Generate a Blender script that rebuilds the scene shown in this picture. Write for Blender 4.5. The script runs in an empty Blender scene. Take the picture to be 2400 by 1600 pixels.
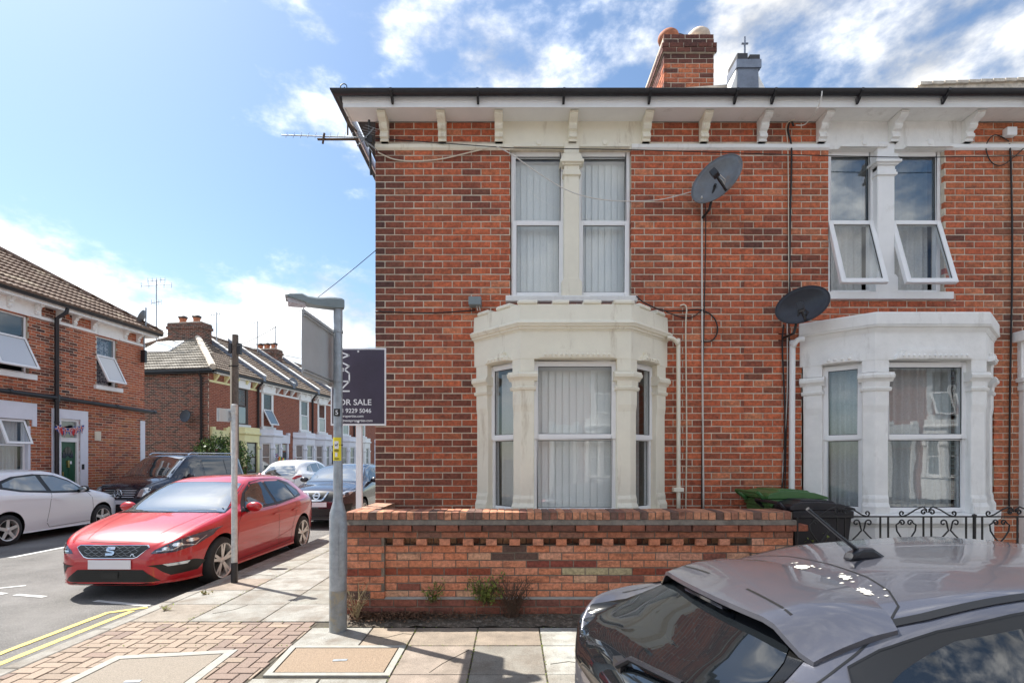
import bpy, bmesh, math, random
import numpy as np
from mathutils import Vector, Matrix, noise
from mathutils.bvhtree import BVHTree
from mathutils.geometry import delaunay_2d_cdt
R = math.radians
random.seed(7)
S = bpy.context.scene
COL = S.collection
# ------------------------------------------------------------------ camera
F = 1176.0; HZ = 1053.5; EYE = 1.6
cd = bpy.data.cameras.new('camera'); cam = bpy.data.objects.new('camera', cd); COL.objects.link(cam)
cam.location = (0, 0, EYE); cam.rotation_euler = (R(90), 0, 0)
cd.lens = 18; cd.sensor_width = 36; cd.shift_y = 0.1146; cd.clip_start = .05; cd.clip_end = 3000
S.camera = cam
# ------------------------------------------------------------------ world
SUNDIR = Vector((-.58, .34, 1)).normalized()
w = bpy.data.worlds.new('World'); S.world = w; w.use_nodes = True
nt = w.node_tree; nt.nodes.clear()
def N(nt, t, **k):
    n = nt.nodes.new(t)
    for a, b in k.items():
        if a.startswith('i_'): n.inputs[int(a[2:])].default_value = b
        else: setattr(n, a, b)
    return n
def math_(nt, op, a, b=None, c=None, clamp=False):
    n = nt.nodes.new('ShaderNodeMath'); n.operation = op; n.use_clamp = clamp
    for i, v in enumerate((a, b, c)):
        if v is None: continue
        if isinstance(v, (int, float)): n.inputs[i].default_value = v
        else: nt.links.new(v, n.inputs[i])
    return n.outputs[0]
out = N(nt, 'ShaderNodeOutputWorld'); bg = N(nt, 'ShaderNodeBackground'); bg.inputs[1].default_value = .065
sky = N(nt, 'ShaderNodeTexSky'); sky.sky_type = 'NISHITA'; sky.sun_disc = False
sky.sun_elevation = math.asin(SUNDIR.z); sky.sun_rotation = math.atan2(SUNDIR.x, SUNDIR.y)
sky.air_density = 1.0; sky.dust_density = .8; sky.ozone_density = 2.0
tc = N(nt, 'ShaderNodeTexCoord')
nrm = N(nt, 'ShaderNodeVectorMath', operation='NORMALIZE'); nt.links.new(tc.outputs['Generated'], nrm.inputs[0])
mp = N(nt, 'ShaderNodeMapping'); mp.inputs['Scale'].default_value = (1, 1, 1.9); mp.inputs['Location'].default_value = (3.1, .7, 1.3)
nt.links.new(nrm.outputs[0], mp.inputs[0])
nz = N(nt, 'ShaderNodeTexNoise'); nz.inputs['Scale'].default_value = 4.6; nz.inputs['Detail'].default_value = 9; nz.inputs['Roughness'].default_value = .56
nz.inputs['Distortion'].default_value = .35
nt.links.new(mp.outputs[0], nz.inputs['Vector'])
nz2 = N(nt, 'ShaderNodeTexNoise'); nz2.inputs['Scale'].default_value = 5.5; nz2.inputs['Detail'].default_value = 7
nt.links.new(mp.outputs[0], nz2.inputs['Vector'])
def lobe(u, v, k, amp):
    d = Vector(((u-1176)/F, 1, (HZ-v)/F)).normalized()
    n = N(nt, 'ShaderNodeVectorMath', operation='DOT_PRODUCT'); nt.links.new(nrm.outputs[0], n.inputs[0]); n.inputs[1].default_value = d
    a = math_(nt, 'SUBTRACT', n.outputs['Value'], 1.0); a = math_(nt, 'MULTIPLY', a, k)
    a = math_(nt, 'EXPONENT', a); return math_(nt, 'MULTIPLY', a, amp)
nz3 = N(nt, 'ShaderNodeTexNoise'); nz3.inputs['Scale'].default_value = 11; nz3.inputs['Detail'].default_value = 8; nz3.inputs['Roughness'].default_value = .6
nt.links.new(mp.outputs[0], nz3.inputs['Vector'])
dens = math_(nt, 'ADD', nz.outputs['Fac'], math_(nt, 'MULTIPLY', math_(nt, 'SUBTRACT', nz3.outputs['Fac'], .5), .8))
bk = N(nt, 'ShaderNodeVectorMath', operation='DOT_PRODUCT'); nt.links.new(nrm.outputs[0], bk.inputs[0]); bk.inputs[1].default_value = (0, -1, .15)
bkr = N(nt, 'ShaderNodeMapRange'); bkr.inputs['From Min'].default_value = -.3; bkr.inputs['From Max'].default_value = .4; bkr.inputs['To Max'].default_value = .14; nt.links.new(bk.outputs['Value'], bkr.inputs['Value'])  # extra cloud cover added behind the camera to brighten the shaded facade
dens = math_(nt, 'ADD', dens, bkr.outputs[0])
for l in [(420,690,110,.22),(150,650,170,.18),(640,740,140,.23),(800,790,120,.18),(40,600,200,.20),(240,740,110,.16),(600,190,160,.09),(740,280,260,.12),(330,170,200,.06),(930,130,180,.10),(1230,160,160,.10),(1430,170,240,.08),(1120,30,260,.03),(740,280,260,.14),(1050,110,900,-.10),(1340,60,300,-.10),
          (2080,60,60,.12),(2300,150,50,.16),(1740,60,240,.13),(1640,190,300,.05),(1600,100,300,-.08),(1560,40,100,-.03),
          (330,400,30,-.24),(620,470,70,-.16),(60,330,60,-.16),(800,30,60,-.10),(500,20,60,-.07),(1850,150,300,-.10)]:
    dens = math_(nt, 'ADD', dens, lobe(*l))
mr = N(nt, 'ShaderNodeMapRange'); mr.interpolation_type = 'SMOOTHSTEP'
mr.inputs['From Min'].default_value = .47; mr.inputs['From Max'].default_value = .88
nt.links.new(dens, mr.inputs['Value'])
cr = N(nt, 'ShaderNodeMapRange'); cr.inputs['From Min'].default_value = .35; cr.inputs['From Max'].default_value = .65; cr.inputs['To Min'].default_value = 2.5; cr.inputs['To Max'].default_value = 6.8
nt.links.new(nz2.outputs['Fac'], cr.inputs['Value'])
cc = N(nt, 'ShaderNodeCombineColor'); nt.links.new(cr.outputs[0], cc.inputs[0]); nt.links.new(cr.outputs[0], cc.inputs[1])
nt.links.new(math_(nt, 'MULTIPLY', cr.outputs[0], .99), cc.inputs[2])
hz_ = N(nt, 'ShaderNodeSeparateXYZ'); nt.links.new(nrm.outputs[0], hz_.inputs[0])
skm = N(nt, 'ShaderNodeMix', data_type='RGBA', blend_type='MULTIPLY'); skm.inputs[0].default_value = 1
nt.links.new(sky.outputs[0], skm.inputs[6]); skm.inputs[7].default_value = (.56, .61, .62, 1)
mx = N(nt, 'ShaderNodeMix', data_type='RGBA')
# thin cloud stays greyer than its bright cores
nt.links.new(math_(nt, 'MULTIPLY', mr.outputs[0], .93), mx.inputs[0]); nt.links.new(skm.outputs[2], mx.inputs[6]); nt.links.new(cc.outputs[0], mx.inputs[7])
nt.links.new(mx.outputs[2], bg.inputs[0]); nt.links.new(bg.outputs[0], out.inputs[0])
# ------------------------------------------------------------------ sun, exposure
sl = bpy.data.lights.new('sun', 'SUN'); sl.energy = 2.0; sl.angle = R(.5); sl.color = (1, .955, .88)
so = bpy.data.objects.new('sun', sl); COL.objects.link(so); so.rotation_euler = SUNDIR.to_track_quat('Z', 'Y').to_euler(); so.location = (-30, 20, 50)
S.view_settings.view_transform = 'Standard'; S.view_settings.look = 'None'; S.view_settings.gamma = 1; S.view_settings.exposure = 2.28
S.view_settings.use_curve_mapping = False
S.render.engine = 'CYCLES'; S.cycles.max_bounces = 8; S.cycles.transparent_max_bounces = 12; S.cycles.use_denoising = True
# ------------------------------------------------------------------ materials
MT = {}
def mat(name, col, rough=.7, metal=0, nscale=0, namt=0, bump=0, bscale=None, coat=0, ior=1.5, src=None, spec=.5, dirt=None, trans=0, streak=None, emit=0):
    m = bpy.data.materials.new(name); m.use_nodes = True; t = m.node_tree
    b = t.nodes['Principled BSDF']; MT[name] = m
    b.inputs['Base Color'].default_value = (*col, 1); b.inputs['Roughness'].default_value = rough; b.inputs['Metallic'].default_value = metal
    b.inputs['IOR'].default_value = ior; b.inputs['Specular IOR Level'].default_value = spec
    if coat: b.inputs['Coat Weight'].default_value = coat; b.inputs['Coat Roughness'].default_value = .02
    c = None
    if src == 'obj':
        n = N(t, 'ShaderNodeObjectInfo'); c = n.outputs['Color']
    elif src == 'attr':
        n = N(t, 'ShaderNodeVertexColor'); n.layer_name = 'col'; c = n.outputs['Color']
    tcn = N(t, 'ShaderNodeTexCoord'); gn = N(t, 'ShaderNodeNewGeometry'); co = gn.outputs['Position']
    if namt:
        nn = N(t, 'ShaderNodeTexNoise'); nn.inputs['Scale'].default_value = nscale; nn.inputs['Detail'].default_value = 7; nn.inputs['Roughness'].default_value = .65
        t.links.new(co, nn.inputs['Vector'])
        r = N(t, 'ShaderNodeMapRange'); r.inputs['From Min'].default_value = .3; r.inputs['From Max'].default_value = .7
        r.inputs['To Min'].default_value = 1-namt; r.inputs['To Max'].default_value = 1+namt; t.links.new(nn.outputs['Fac'], r.inputs['Value'])
        mx = N(t, 'ShaderNodeVectorMath', operation='SCALE')
        if c is None:
            rgb = N(t, 'ShaderNodeRGB'); rgb.outputs[0].default_value = (*col, 1); c = rgb.outputs[0]
        t.links.new(c, mx.inputs[0]); t.links.new(r.outputs[0], mx.inputs['Scale']); c = mx.outputs[0]
    if dirt:   # (scale, lo, hi, colour, stretch z)
        nn = N(t, 'ShaderNodeTexNoise'); nn.inputs['Scale'].default_value = dirt[0]; nn.inputs['Detail'].default_value = 8; nn.inputs['Roughness'].default_value = .7
        mpp = N(t, 'ShaderNodeMapping'); mpp.inputs['Scale'].default_value = (1, 1, dirt[4] if len(dirt) > 4 else 1); t.links.new(co, mpp.inputs[0]); t.links.new(mpp.outputs[0], nn.inputs['Vector'])
        r = N(t, 'ShaderNodeMapRange'); r.inputs['From Min'].default_value = dirt[1]; r.inputs['From Max'].default_value = dirt[2]; t.links.new(nn.outputs['Fac'], r.inputs['Value'])
        mx = N(t, 'ShaderNodeMix', data_type='RGBA'); t.links.new(r.outputs[0], mx.inputs[0])
        if c is None: mx.inputs[6].default_value = (*col, 1)
        else: t.links.new(c, mx.inputs[6])
        mx.inputs[7].default_value = (*dirt[3], 1); c = mx.outputs[2]
    if 'slab' in name:   # trodden gum and dark spots
        v = N(t, 'ShaderNodeTexVoronoi'); v.inputs['Scale'].default_value = 7; t.links.new(co, v.inputs['Vector'])
        r = N(t, 'ShaderNodeMapRange'); r.inputs['From Min'].default_value = .10; r.inputs['From Max'].default_value = .055; t.links.new(v.outputs['Distance'], r.inputs['Value'])
        mx = N(t, 'ShaderNodeMix', data_type='RGBA'); t.links.new(math_(t, 'MULTIPLY', r.outputs[0], .45), mx.inputs[0]); t.links.new(c, mx.inputs[6]); mx.inputs[7].default_value = (.12, .11, .10, 1); c = mx.outputs[2]
        n3 = N(t, 'ShaderNodeTexNoise'); n3.inputs['Scale'].default_value = 120; n3.inputs['Detail'].default_value = 3; t.links.new(co, n3.inputs['Vector'])
        r3 = N(t, 'ShaderNodeMapRange'); r3.inputs['From Min'].default_value = .3; r3.inputs['From Max'].default_value = .7; r3.inputs['To Min'].default_value = .62; r3.inputs['To Max'].default_value = 1.0; t.links.new(n3.outputs['Fac'], r3.inputs['Value'])
        s3 = N(t, 'ShaderNodeVectorMath', operation='SCALE'); t.links.new(c, s3.inputs[0]); t.links.new(r3.outputs[0], s3.inputs['Scale']); c = s3.outputs[0]
    if c is not None: t.links.new(c, b.inputs['Base Color'])
    if bump:
        nn = N(t, 'ShaderNodeTexNoise'); nn.inputs['Scale'].default_value = bscale or nscale or 40; nn.inputs['Detail'].default_value = 6
        t.links.new(co, nn.inputs['Vector']); bp = N(t, 'ShaderNodeBump'); bp.inputs['Strength'].default_value = bump; bp.inputs['Distance'].default_value = .01
        t.links.new(nn.outputs['Fac'], bp.inputs['Height']); t.links.new(bp.outputs[0], b.inputs['Normal'])
    return m
def brickmat(name, c1, c2, mortar, sx=.232, sz=.0796, msz=.012):
    m = bpy.data.materials.new(name); m.use_nodes = True; t = m.node_tree; b = t.nodes['Principled BSDF']; MT[name] = m
    g = N(t, 'ShaderNodeTexCoord'); sp = N(t, 'ShaderNodeSeparateXYZ'); t.links.new(g.outputs['Object'], sp.inputs[0])
    ax = math_(t, 'ADD', sp.outputs[0], sp.outputs[1]); cb = N(t, 'ShaderNodeCombineXYZ'); t.links.new(ax, cb.inputs[0]); t.links.new(sp.outputs[2], cb.inputs[1])
    br = N(t, 'ShaderNodeTexBrick'); br.inputs['Scale'].default_value = 1; br.inputs['Brick Width'].default_value = sx; br.inputs['Row Height'].default_value = sz
    br.inputs['Mortar Size'].default_value = msz/2; br.inputs['Color1'].default_value = (*c1, 1); br.inputs['Color2'].default_value = (*c2, 1); br.inputs['Mortar'].default_value = (*mortar, 1)
    t.links.new(cb.outputs[0], br.inputs['Vector'])
    n = N(t, 'ShaderNodeTexNoise'); n.inputs['Scale'].default_value = 6; n.inputs['Detail'].default_value = 8; t.links.new(g.outputs['Object'], n.inputs['Vector'])
    r = N(t, 'ShaderNodeMapRange'); r.inputs['To Min'].default_value = .55; r.inputs['To Max'].default_value = 1.45; t.links.new(n.outputs['Fac'], r.inputs['Value'])
    sc = N(t, 'ShaderNodeVectorMath', operation='SCALE'); t.links.new(br.outputs['Color'], sc.inputs[0]); t.links.new(r.outputs[0], sc.inputs['Scale'])
    t.links.new(sc.outputs[0], b.inputs['Base Color']); b.inputs['Roughness'].default_value = .85
    bp = N(t, 'ShaderNodeBump'); bp.inputs['Strength'].default_value = .6; bp.inputs['Distance'].default_value = .01; bp.invert = True
    t.links.new(br.outputs['Fac'], bp.inputs['Height']); t.links.new(bp.outputs[0], b.inputs['Normal'])
    return m
def glassmat(name, tint=(.8, .85, .85), ior=1.75, wav=.008):
    m = bpy.data.materials.new(name); m.use_nodes = True; t = m.node_tree; t.nodes.clear(); MT[name] = m
    o = N(t, 'ShaderNodeOutputMaterial'); g = N(t, 'ShaderNodeBsdfGlossy'); g.inputs['Roughness'].default_value = .0; tr = N(t, 'ShaderNodeBsdfTransparent'); tr.inputs[0].default_value = (*tint, 1)
    f = N(t, 'ShaderNodeFresnel'); gb = N(t, 'ShaderNodeNewGeometry'); mi = N(t, 'ShaderNodeMapRange'); mi.inputs['To Min'].default_value = ior; mi.inputs['To Max'].default_value = 1/ior; t.links.new(gb.outputs['Backfacing'], mi.inputs['Value']); t.links.new(mi.outputs[0], f.inputs[0]); mx = N(t, 'ShaderNodeMixShader')
    geo = N(t, 'ShaderNodeNewGeometry'); n = N(t, 'ShaderNodeTexNoise'); n.inputs['Scale'].default_value = 2.2; t.links.new(geo.outputs['Position'], n.inputs['Vector'])
    bp = N(t, 'ShaderNodeBump'); bp.inputs['Strength'].default_value = wav*5; bp.inputs['Distance'].default_value = .02; t.links.new(n.outputs['Fac'], bp.inputs['Height']); t.links.new(bp.outputs[0], g.inputs['Normal'])
    t.links.new(f.outputs[0], mx.inputs[0]); t.links.new(tr.outputs[0], mx.inputs[1]); t.links.new(g.outputs[0], mx.inputs[2]); t.links.new(mx.outputs[0], o.inputs[0])
    return m
mat('brick_piece', (.4, .1, .05), .85, 0, 30, .42, .6, 70, src='obj', dirt=(5.5, .52, .76, (.10, .045, .032), 2.6))
mat('brick_stuff', (.4, .1, .05), .85, 0, 30, .42, .6, 70, src='attr', dirt=(5.5, .52, .76, (.10, .045, .032), 2.6))
mat('slab_piece', (.4, .4, .36), .9, 0, 4.5, .2, .5, 120, src='obj', dirt=(3.4, .44, .72, (.20, .165, .13)))
mat('slab_stuff', (.4, .4, .36), .9, 0, 3.2, .14, .3, 120, src='attr', dirt=(1.7, .55, .8, (.30, .25, .20)))
mat('paver_piece', (.4, .25, .2), .9, 0, 130, .34, .4, 150, src='obj')
mat('tile_piece', (.3, .2, .16), .9, 0, 9, .3, .3, 60, src='obj', dirt=(5, .56, .75, (.42, .38, .31)))
mat('tile_stuff', (.3, .2, .16), .9, 0, 9, .3, .3, 60, src='attr', dirt=(5, .56, .75, (.42, .38, .31)))
mat('mortar_pale', (.62, .54, .43), .95, 0, 7, .25, .6, 80, dirt=(1.3, .55, .75, (.26, .21, .17)))
mat('mortar_grey', (.20, .165, .13), .95, 0, 9, .35, .8, 60, dirt=(2.2, .5, .7, (.08, .065, .05)))
mat('cream_paint', (.86, .81, .67), .6, 0, 5, .04, .12, 28, dirt=(6.5, .57, .80, (.44, .35, .23), .16))
mat('white_plaster', (.86, .85, .82), .65, 0, 6, .06, .3, 22, dirt=(7, .56, .84, (.46, .43, .38), .22))
mat('white_paint', (.87, .87, .86), .55, 0, 4, .04, .1, 30, dirt=(3, .64, .9, (.5, .47, .42), .6))
mat('lilac_white', (.74, .75, .82), .6, 0, 4, .04, .1, 30)
mat('yellow_paint', (.80, .74, .40), .6, 0, 4, .06)
mat('upvc', (.88, .88, .88), .32, spec=.4, nscale=5, namt=.03)
mat('gasket', (.03, .03, .03), .6)
mat('brown_frame', (.05, .028, .02), .5)
mat('black_plastic', (.016, .016, .020), .38, 0, 12, .2)
mat('black_iron', (.016, .015, .015), .5, 0, 30, .4, .2)
mat('dark_void', (.012, .012, .012), .9)
mat('room_wall', (.30, .27, .24), .9)
mat('blind_fabric', (.88, .89, .86), .85, 0, 60, .05)
mat('net_curtain', (.60, .60, .58), .9, 0, 40, .1)
mat('curtain_fabric', (.66, .64, .60), .9)
mat('patterned_cloth', (.55, .55, .58), .9, dirt=(14, .45, .55, (.06, .06, .10)))
mat('lead', (.22, .25, .31), .55, .3, 6, .25, .3, 14)
mat('terracotta', (.40, .15, .08), .8, 0, 12, .3)
mat('terracotta_pale', (.62, .50, .40), .75, 0, 12, .3)
mat('galvanised', (.34, .37, .40), .48, .45, 14, .22, .15, 30, dirt=(9, .6, .7, (.52, .55, .58)))
mat('galvanised_base', (.26, .27, .27), .6, .3, 10, .3, .2, 30, dirt=(7, .5, .62, (.33, .29, .21)))
mat('grey_plastic', (.20, .245, .26), .45, 0, 8, .08)
mat('sign_back', (.50, .52, .53), .5, .1, 4, .08)
mat('pole_grey', (.52, .53, .52), .5, .3, 20, .2, .1, 40)
mat('board_purple', (.052, .042, .070), .35, nscale=2.5, namt=.25)
mat('board_white', (.82, .82, .84), .4)
mat('lamp_lens', (.35, .33, .36), .15, spec=.8)
mat('wood_pole', (.13, .10, .08), .85, 0, 14, .4, .5, 30)
mat('dish_grey', (.16, .17, .185), .42, .2, 9, .18, dirt=(4.2, .53, .70, (.22, .15, .10)))
mat('dish_black', (.028, .031, .042), .4, .1, 9, .25)
mat('cable_white', (.66, .63, .58), .6); mat('cable_black', (.02, .018, .018), .6)
mat('cable_cream', (.70, .63, .50), .6)
mat('tarmac', (.135, .13, .125), .95, 0, 1.1, .38, 1, 120, dirt=(85, .50, .68, (.30, .285, .265)))
mat('tarmac_main', (.085, .083, .085), .95, 0, 1.6, .15, .8, 220, dirt=(150, .55, .75, (.2, .19, .185)))
mat('ground_earth', (.12, .11, .09), .95, 0, 1.5, .3)
mat('soil', (.085, .068, .05), .95, 0, 14, .5, 1, 70, dirt=(22, .5, .66, (.24, .20, .16)))
mat('kerb_stone', (.36, .34, .30), .9, 0, 12, .2, .4, 70, dirt=(3, .5, .75, (.24, .21, .17)))
mat('concrete_pale', (.32, .31, .28), .9, 0, 12, .15, .4, 90, dirt=(3.5, .5, .8, (.36, .33, .28)))
mat('cover_tan', (.27, .20, .14), .9, 0, 150, .42, .6, 160)
mat('cover_grey', (.25, .215, .175), .9, 0, 150, .42, .6, 160)
mat('joint_dark', (.075, .065, .048), .95, 0, 20, .4)
mat('yellow_line', (.56, .45, .14), .8, 0, 30, .15, dirt=(45, .58, .68, (.16, .15, .12)))
mat('white_line', (.56, .56, .55), .8, 0, 30, .1, dirt=(45, .6, .7, (.2, .19, .18)))
mat('sticker_yellow', (.80, .66, .03), .5); mat('sticker_black', (.015, .015, .015), .5); mat('ink', (.02, .02, .03), .5)
mat('door_green', (.018, .085, .042), .35, nscale=5, namt=.1)
mat('door_glass_dark', (.03, .035, .04), .1)
mat('brass', (.55, .40, .14), .3, 1)
mat('bin_green', (.055, .15, .045), .35); mat('bin_black', (.017, .016, .021), .42, 0, 6, .2)
mat('flag_red', (.5, .03, .03), .8); mat('flag_blue', (.02, .04, .25), .8); mat('flag_orange', (.8, .25, .02), .8); mat('flag_yellow', (.8, .65, .05), .8); mat('flag_green', (.03, .35, .08), .8); mat('flag_white', (.8, .8, .8), .8)
mat('ridge_brown', (.19, .125, .095), .85, 0, 9, .3, .3, 50, dirt=(7, .5, .7, (.34, .29, .23))); mat('leaf_light', (.14, .23, .05), .55, nscale=8, namt=.5); mat('leaf_dark', (.035, .075, .02), .5, nscale=8, namt=.5)
mat('dry_leaf', (.13, .07, .04), .9, nscale=14, namt=.6); mat('weed_leaf', (.20, .24, .05), .7, nscale=10, namt=.5)
mat('stem_brown', (.10, .065, .045), .9); mat('straw', (.40, .32, .18), .9)
mat('slate_dark', (.06, .06, .065), .7)
mat('skylight_glass', (.5, .53, .56), .08, spec=1.0, ior=1.8)
mat('pale_tile', (.62, .55, .46), .9, 0, 10, .3, .3, 40, dirt=(9, .55, .75, (.30, .25, .2)))
mat('flue_grey', (.025, .025, .03), .5)
# vehicles
mat('paint_red', (.44, .003, .010), .34, .05, coat=1); mat('paint_white', (.80, .80, .81), .3, 0, coat=1)
mat('paint_black', (.012, .012, .022), .25, .1, coat=1); mat('paint_darkblue', (.018, .016, .028), .25, .2, coat=1)
mat('paint_grey', (.098, .10, .122), .33, .4, coat=1, nscale=400, namt=.08)
mat('scoop_blue', (.09, .11, .17), .25, .4, coat=1); mat('car_glass', (.008, .010, .012), .02, ior=1.85, spec=.5); mat('car_glass_light', (.20, .24, .25), .02, ior=2.2)
mat('car_glass_sky', (.06, .075, .08), .01, ior=4.5, spec=.6)
mat('frit', (.008, .008, .008), .15)
mat('chrome', (.75, .75, .76), .12, 1); mat('rim_silver', (.62, .60, .57), .3, .45); mat('tyre', (.022, .022, .022), .8, 0, 30, .2)
mat('trim_black', (.011, .011, .011), .4); mat('grille_black', (.008, .008, .008), .4)
mat('lamp_clear', (.55, .58, .62), .06, .6, ior=1.6, coat=1); mat('lamp_dark', (.05, .055, .08), .08, .3, coat=1); mat('lamp_red', (.35, .006, .012), .12, .1, coat=1)
mat('plate_blank', (.74, .72, .76), .45); mat('plate_yellow', (.85, .48, .02), .45); mat('plate_blue', (.02, .06, .5), .45)
mat('dropping', (.52, .50, .45), .95, 0, 60, .2)
brickmat('brick_wall_texture', (.32, .088, .045), (.24, .062, .035), (.40, .30, .24))
brickmat('brick_flank_texture', (.33, .10, .05), (.12, .05, .03), (.48, .42, .34)); brickmat('brick_sooty_texture', (.20, .065, .04), (.05, .03, .025), (.40, .35, .28))
glassmat('glass_clear', (.97, .98, .98), 1.5); glassmat('glass_sky', (.55, .62, .66), 2.6); glassmat('glass_dark', (.92, .94, .95), 1.75); mat('glass_cloud_white', (.60, .62, .64), .12, spec=.8, ior=1.7)  # last one: opaque pane, its white base colour stands in for reflected cloud
# ------------------------------------------------------------------ mesh helpers
class MB:
    def __init__(s): s.v = []; s.f = []; s.c = []
    def add(s, vs, fs, M=None, col=None):
        b = len(s.v)
        for p in vs:
            p = Vector(p)
            s.v.append(M @ p if M else p)
            s.c.append(col or (1, 1, 1))
        s.f += [[b+i for i in f] for f in fs]; return s
    def box(s, x0, x1, y0, y1, z0, z1, M=None, col=None):
        return s.add([(x0,y0,z0),(x1,y0,z0),(x1,y1,z0),(x0,y1,z0),(x0,y0,z1),(x1,y0,z1),(x1,y1,z1),(x0,y1,z1)],
                     [(0,3,2,1),(4,5,6,7),(0,1,5,4),(1,2,6,5),(2,3,7,6),(3,0,4,7)], M, col)
    def prism(s, poly, a0, a1, axis='y', M=None):
        n = len(poly)
        def P(p, a): return {'y': (p[0], a, p[1]), 'x': (a, p[0], p[1]), 'z': (p[0], p[1], a)}[axis]
        return s.add([P(p, a0) for p in poly]+[P(p, a1) for p in poly],
                     [tuple(range(n)), tuple(range(2*n-1, n-1, -1))]+[(i, (i+1) % n, n+(i+1) % n, n+i) for i in range(n)], M)
    def tube(s, pts, r, n=6, cap=True, M=None):
        pts = [Vector(p) for p in pts]; rr = r if isinstance(r, (list, tuple)) else [r]*len(pts)
        vs = []; fs = []; up = None
        for i, p in enumerate(pts):
            d = (pts[min(i+1, len(pts)-1)]-pts[max(i-1, 0)]).normalized()
            if up is None: up = Vector((0, 0, 1)) if abs(d.z) < .9 else Vector((1, 0, 0))
            a = d.cross(up)
            if a.length < 1e-4: a = d.orthogonal()
            a.normalize(); b = a.cross(d).normalized(); up = b
            for k in range(n):
                t = 2*math.pi*k/n; vs.append(p+a*math.cos(t)*rr[i]+b*math.sin(t)*rr[i])
        for i in range(len(pts)-1):
            for k in range(n): fs.append((i*n+k, i*n+(k+1) % n, (i+1)*n+(k+1) % n, (i+1)*n+k))
        if cap: fs += [tuple(range(n)), tuple(range((len(pts)-1)*n, len(pts)*n))]
        return s.add(vs, fs, M)
    def lathe(s, prof, n=20, c=(0, 0, 0), axis='z', M=None, closed=False):
        vs = []; fs = []; m = len(prof)
        for k in range(n):
            t = 2*math.pi*k/n
            for r, h in prof:
                x, y, z = r*math.cos(t), r*math.sin(t), h
                if axis == 'x': x, y, z = z, x, y
                elif axis == 'y': x, y, z = x, z, y
                vs.append((x+c[0], y+c[1], z+c[2]))
        for k in range(n):
            for i in range(m-1 if not closed else m):
                j = (i+1) % m; fs.append((k*m+i, ((k+1) % n)*m+i, ((k+1) % n)*m+j, k*m+j))
        return s.add(vs, fs, M)
    def sweep(s, path, prof, M=None):
        """path (x,y) going so that outward is to the right; prof closed [(out,z)]"""
        P = [Vector(p) for p in path]; vs = []; m = len(prof)
        for i, p in enumerate(P):
            ns = []
            if i > 0: d = (p-P[i-1]).normalized(); ns.append(Vector((d.y, -d.x)))
            if i < len(P)-1: d = (P[i+1]-p).normalized(); ns.append(Vector((d.y, -d.x)))
            if len(ns) == 2:
                b = (ns[0]+ns[1]).normalized(); nn = b/max(.2, b.dot(ns[0]))
            else: nn = ns[0]
            for o, z in prof: vs.append((p.x+nn.x*o, p.y+nn.y*o, z))
        fs = []
        for i in range(len(P)-1):
            for k in range(m): fs.append((i*m+k, i*m+(k+1) % m, (i+1)*m+(k+1) % m, (i+1)*m+k))
        fs += [tuple(range(m)), tuple(range((len(P)-1)*m, len(P)*m))]
        return s.add(vs, fs, M)
    def ell(s, c, r, n=14, m=8, M=None):
        vs = []; fs = []
        for i in range(m+1):
            a = math.pi*i/m
            for k in range(n):
                t = 2*math.pi*k/n; vs.append((c[0]+r[0]*math.sin(a)*math.cos(t), c[1]+r[1]*math.sin(a)*math.sin(t), c[2]+r[2]*math.cos(a)))
        for i in range(m):
            for k in range(n): fs.append((i*n+k, i*n+(k+1) % n, (i+1)*n+(k+1) % n, (i+1)*n+k))
        return s.add(vs, fs, M)
def place(o, parent=None, loc=None, rz=None, rot=None):
    if loc is not None: o.location = loc
    if rz is not None: o.rotation_euler = (0, 0, rz)
    if rot is not None: o.rotation_euler = rot
    if parent: o.parent = parent
    COL.objects.link(o); return o
def build(name, mb, m, parent=None, loc=None, rz=None, rot=None, smooth=False, bevel=0, fix=True, kind=None, cols=False, label=None):
    me = bpy.data.meshes.new(name)
    me.from_pydata([tuple(v) for v in mb.v], [], mb.f)
    if fix:
        bm = bmesh.new(); bm.from_mesh(me); bmesh.ops.remove_doubles(bm, verts=bm.verts, dist=1e-5) if not cols else None
        bmesh.ops.recalc_face_normals(bm, faces=bm.faces); bm.to_mesh(me); bm.free()
    if cols:
        a = me.color_attributes.new('col', 'FLOAT_COLOR', 'POINT')
        a.data.foreach_set('color', np.array([(*c, 1) for c in mb.c], dtype=np.float32).ravel())
    me.materials.append(MT[m] if isinstance(m, str) else m)
    if smooth:
        me.polygons.foreach_set('use_smooth', [True]*len(me.polygons))
        if smooth != 'all':
            me.update()
            try: me.set_sharp_from_angle(angle=R(40))
            except Exception: pass
    o = bpy.data.objects.new(name, me)
    if bevel:
        b = o.modifiers.new('bevel', 'BEVEL'); b.width = bevel; b.segments = 2; b.limit_method = 'ANGLE'; b.angle_limit = R(40)
    if kind: o['kind'] = kind
    if label: o['label'] = label
    return place(o, parent, loc, rz, rot)
def thing(name, label, cat, loc=(0, 0, 0), rz=0, group=None):
    o = bpy.data.objects.new(name, None); o.empty_display_size = .1
    o['label'] = label; o['category'] = cat
    if group: o['group'] = group
    return place(o, None, loc, rz)
def tag(o, label, cat, group=None):
    o['label'] = label; o['category'] = cat
    if group: o['group'] = group
    return o
def copy_tree(o, parent=None):
    c = o.copy(); COL.objects.link(c)
    if parent: c.parent = parent
    for ch in list(o.children): copy_tree(ch, c)
    return c
def linked(o, parent, loc, rot=None, scale=None):
    c = bpy.data.objects.new(o.name.split('.')[0], o.data); c.parent = parent; c.location = loc
    for m_ in o.modifiers:
        b = c.modifiers.new(m_.name, m_.type); b.width = m_.width; b.segments = m_.segments; b.limit_method = m_.limit_method; b.angle_limit = m_.angle_limit
    if rot: c.rotation_euler = rot
    if scale: c.scale = scale
    COL.objects.link(c); return c
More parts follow.
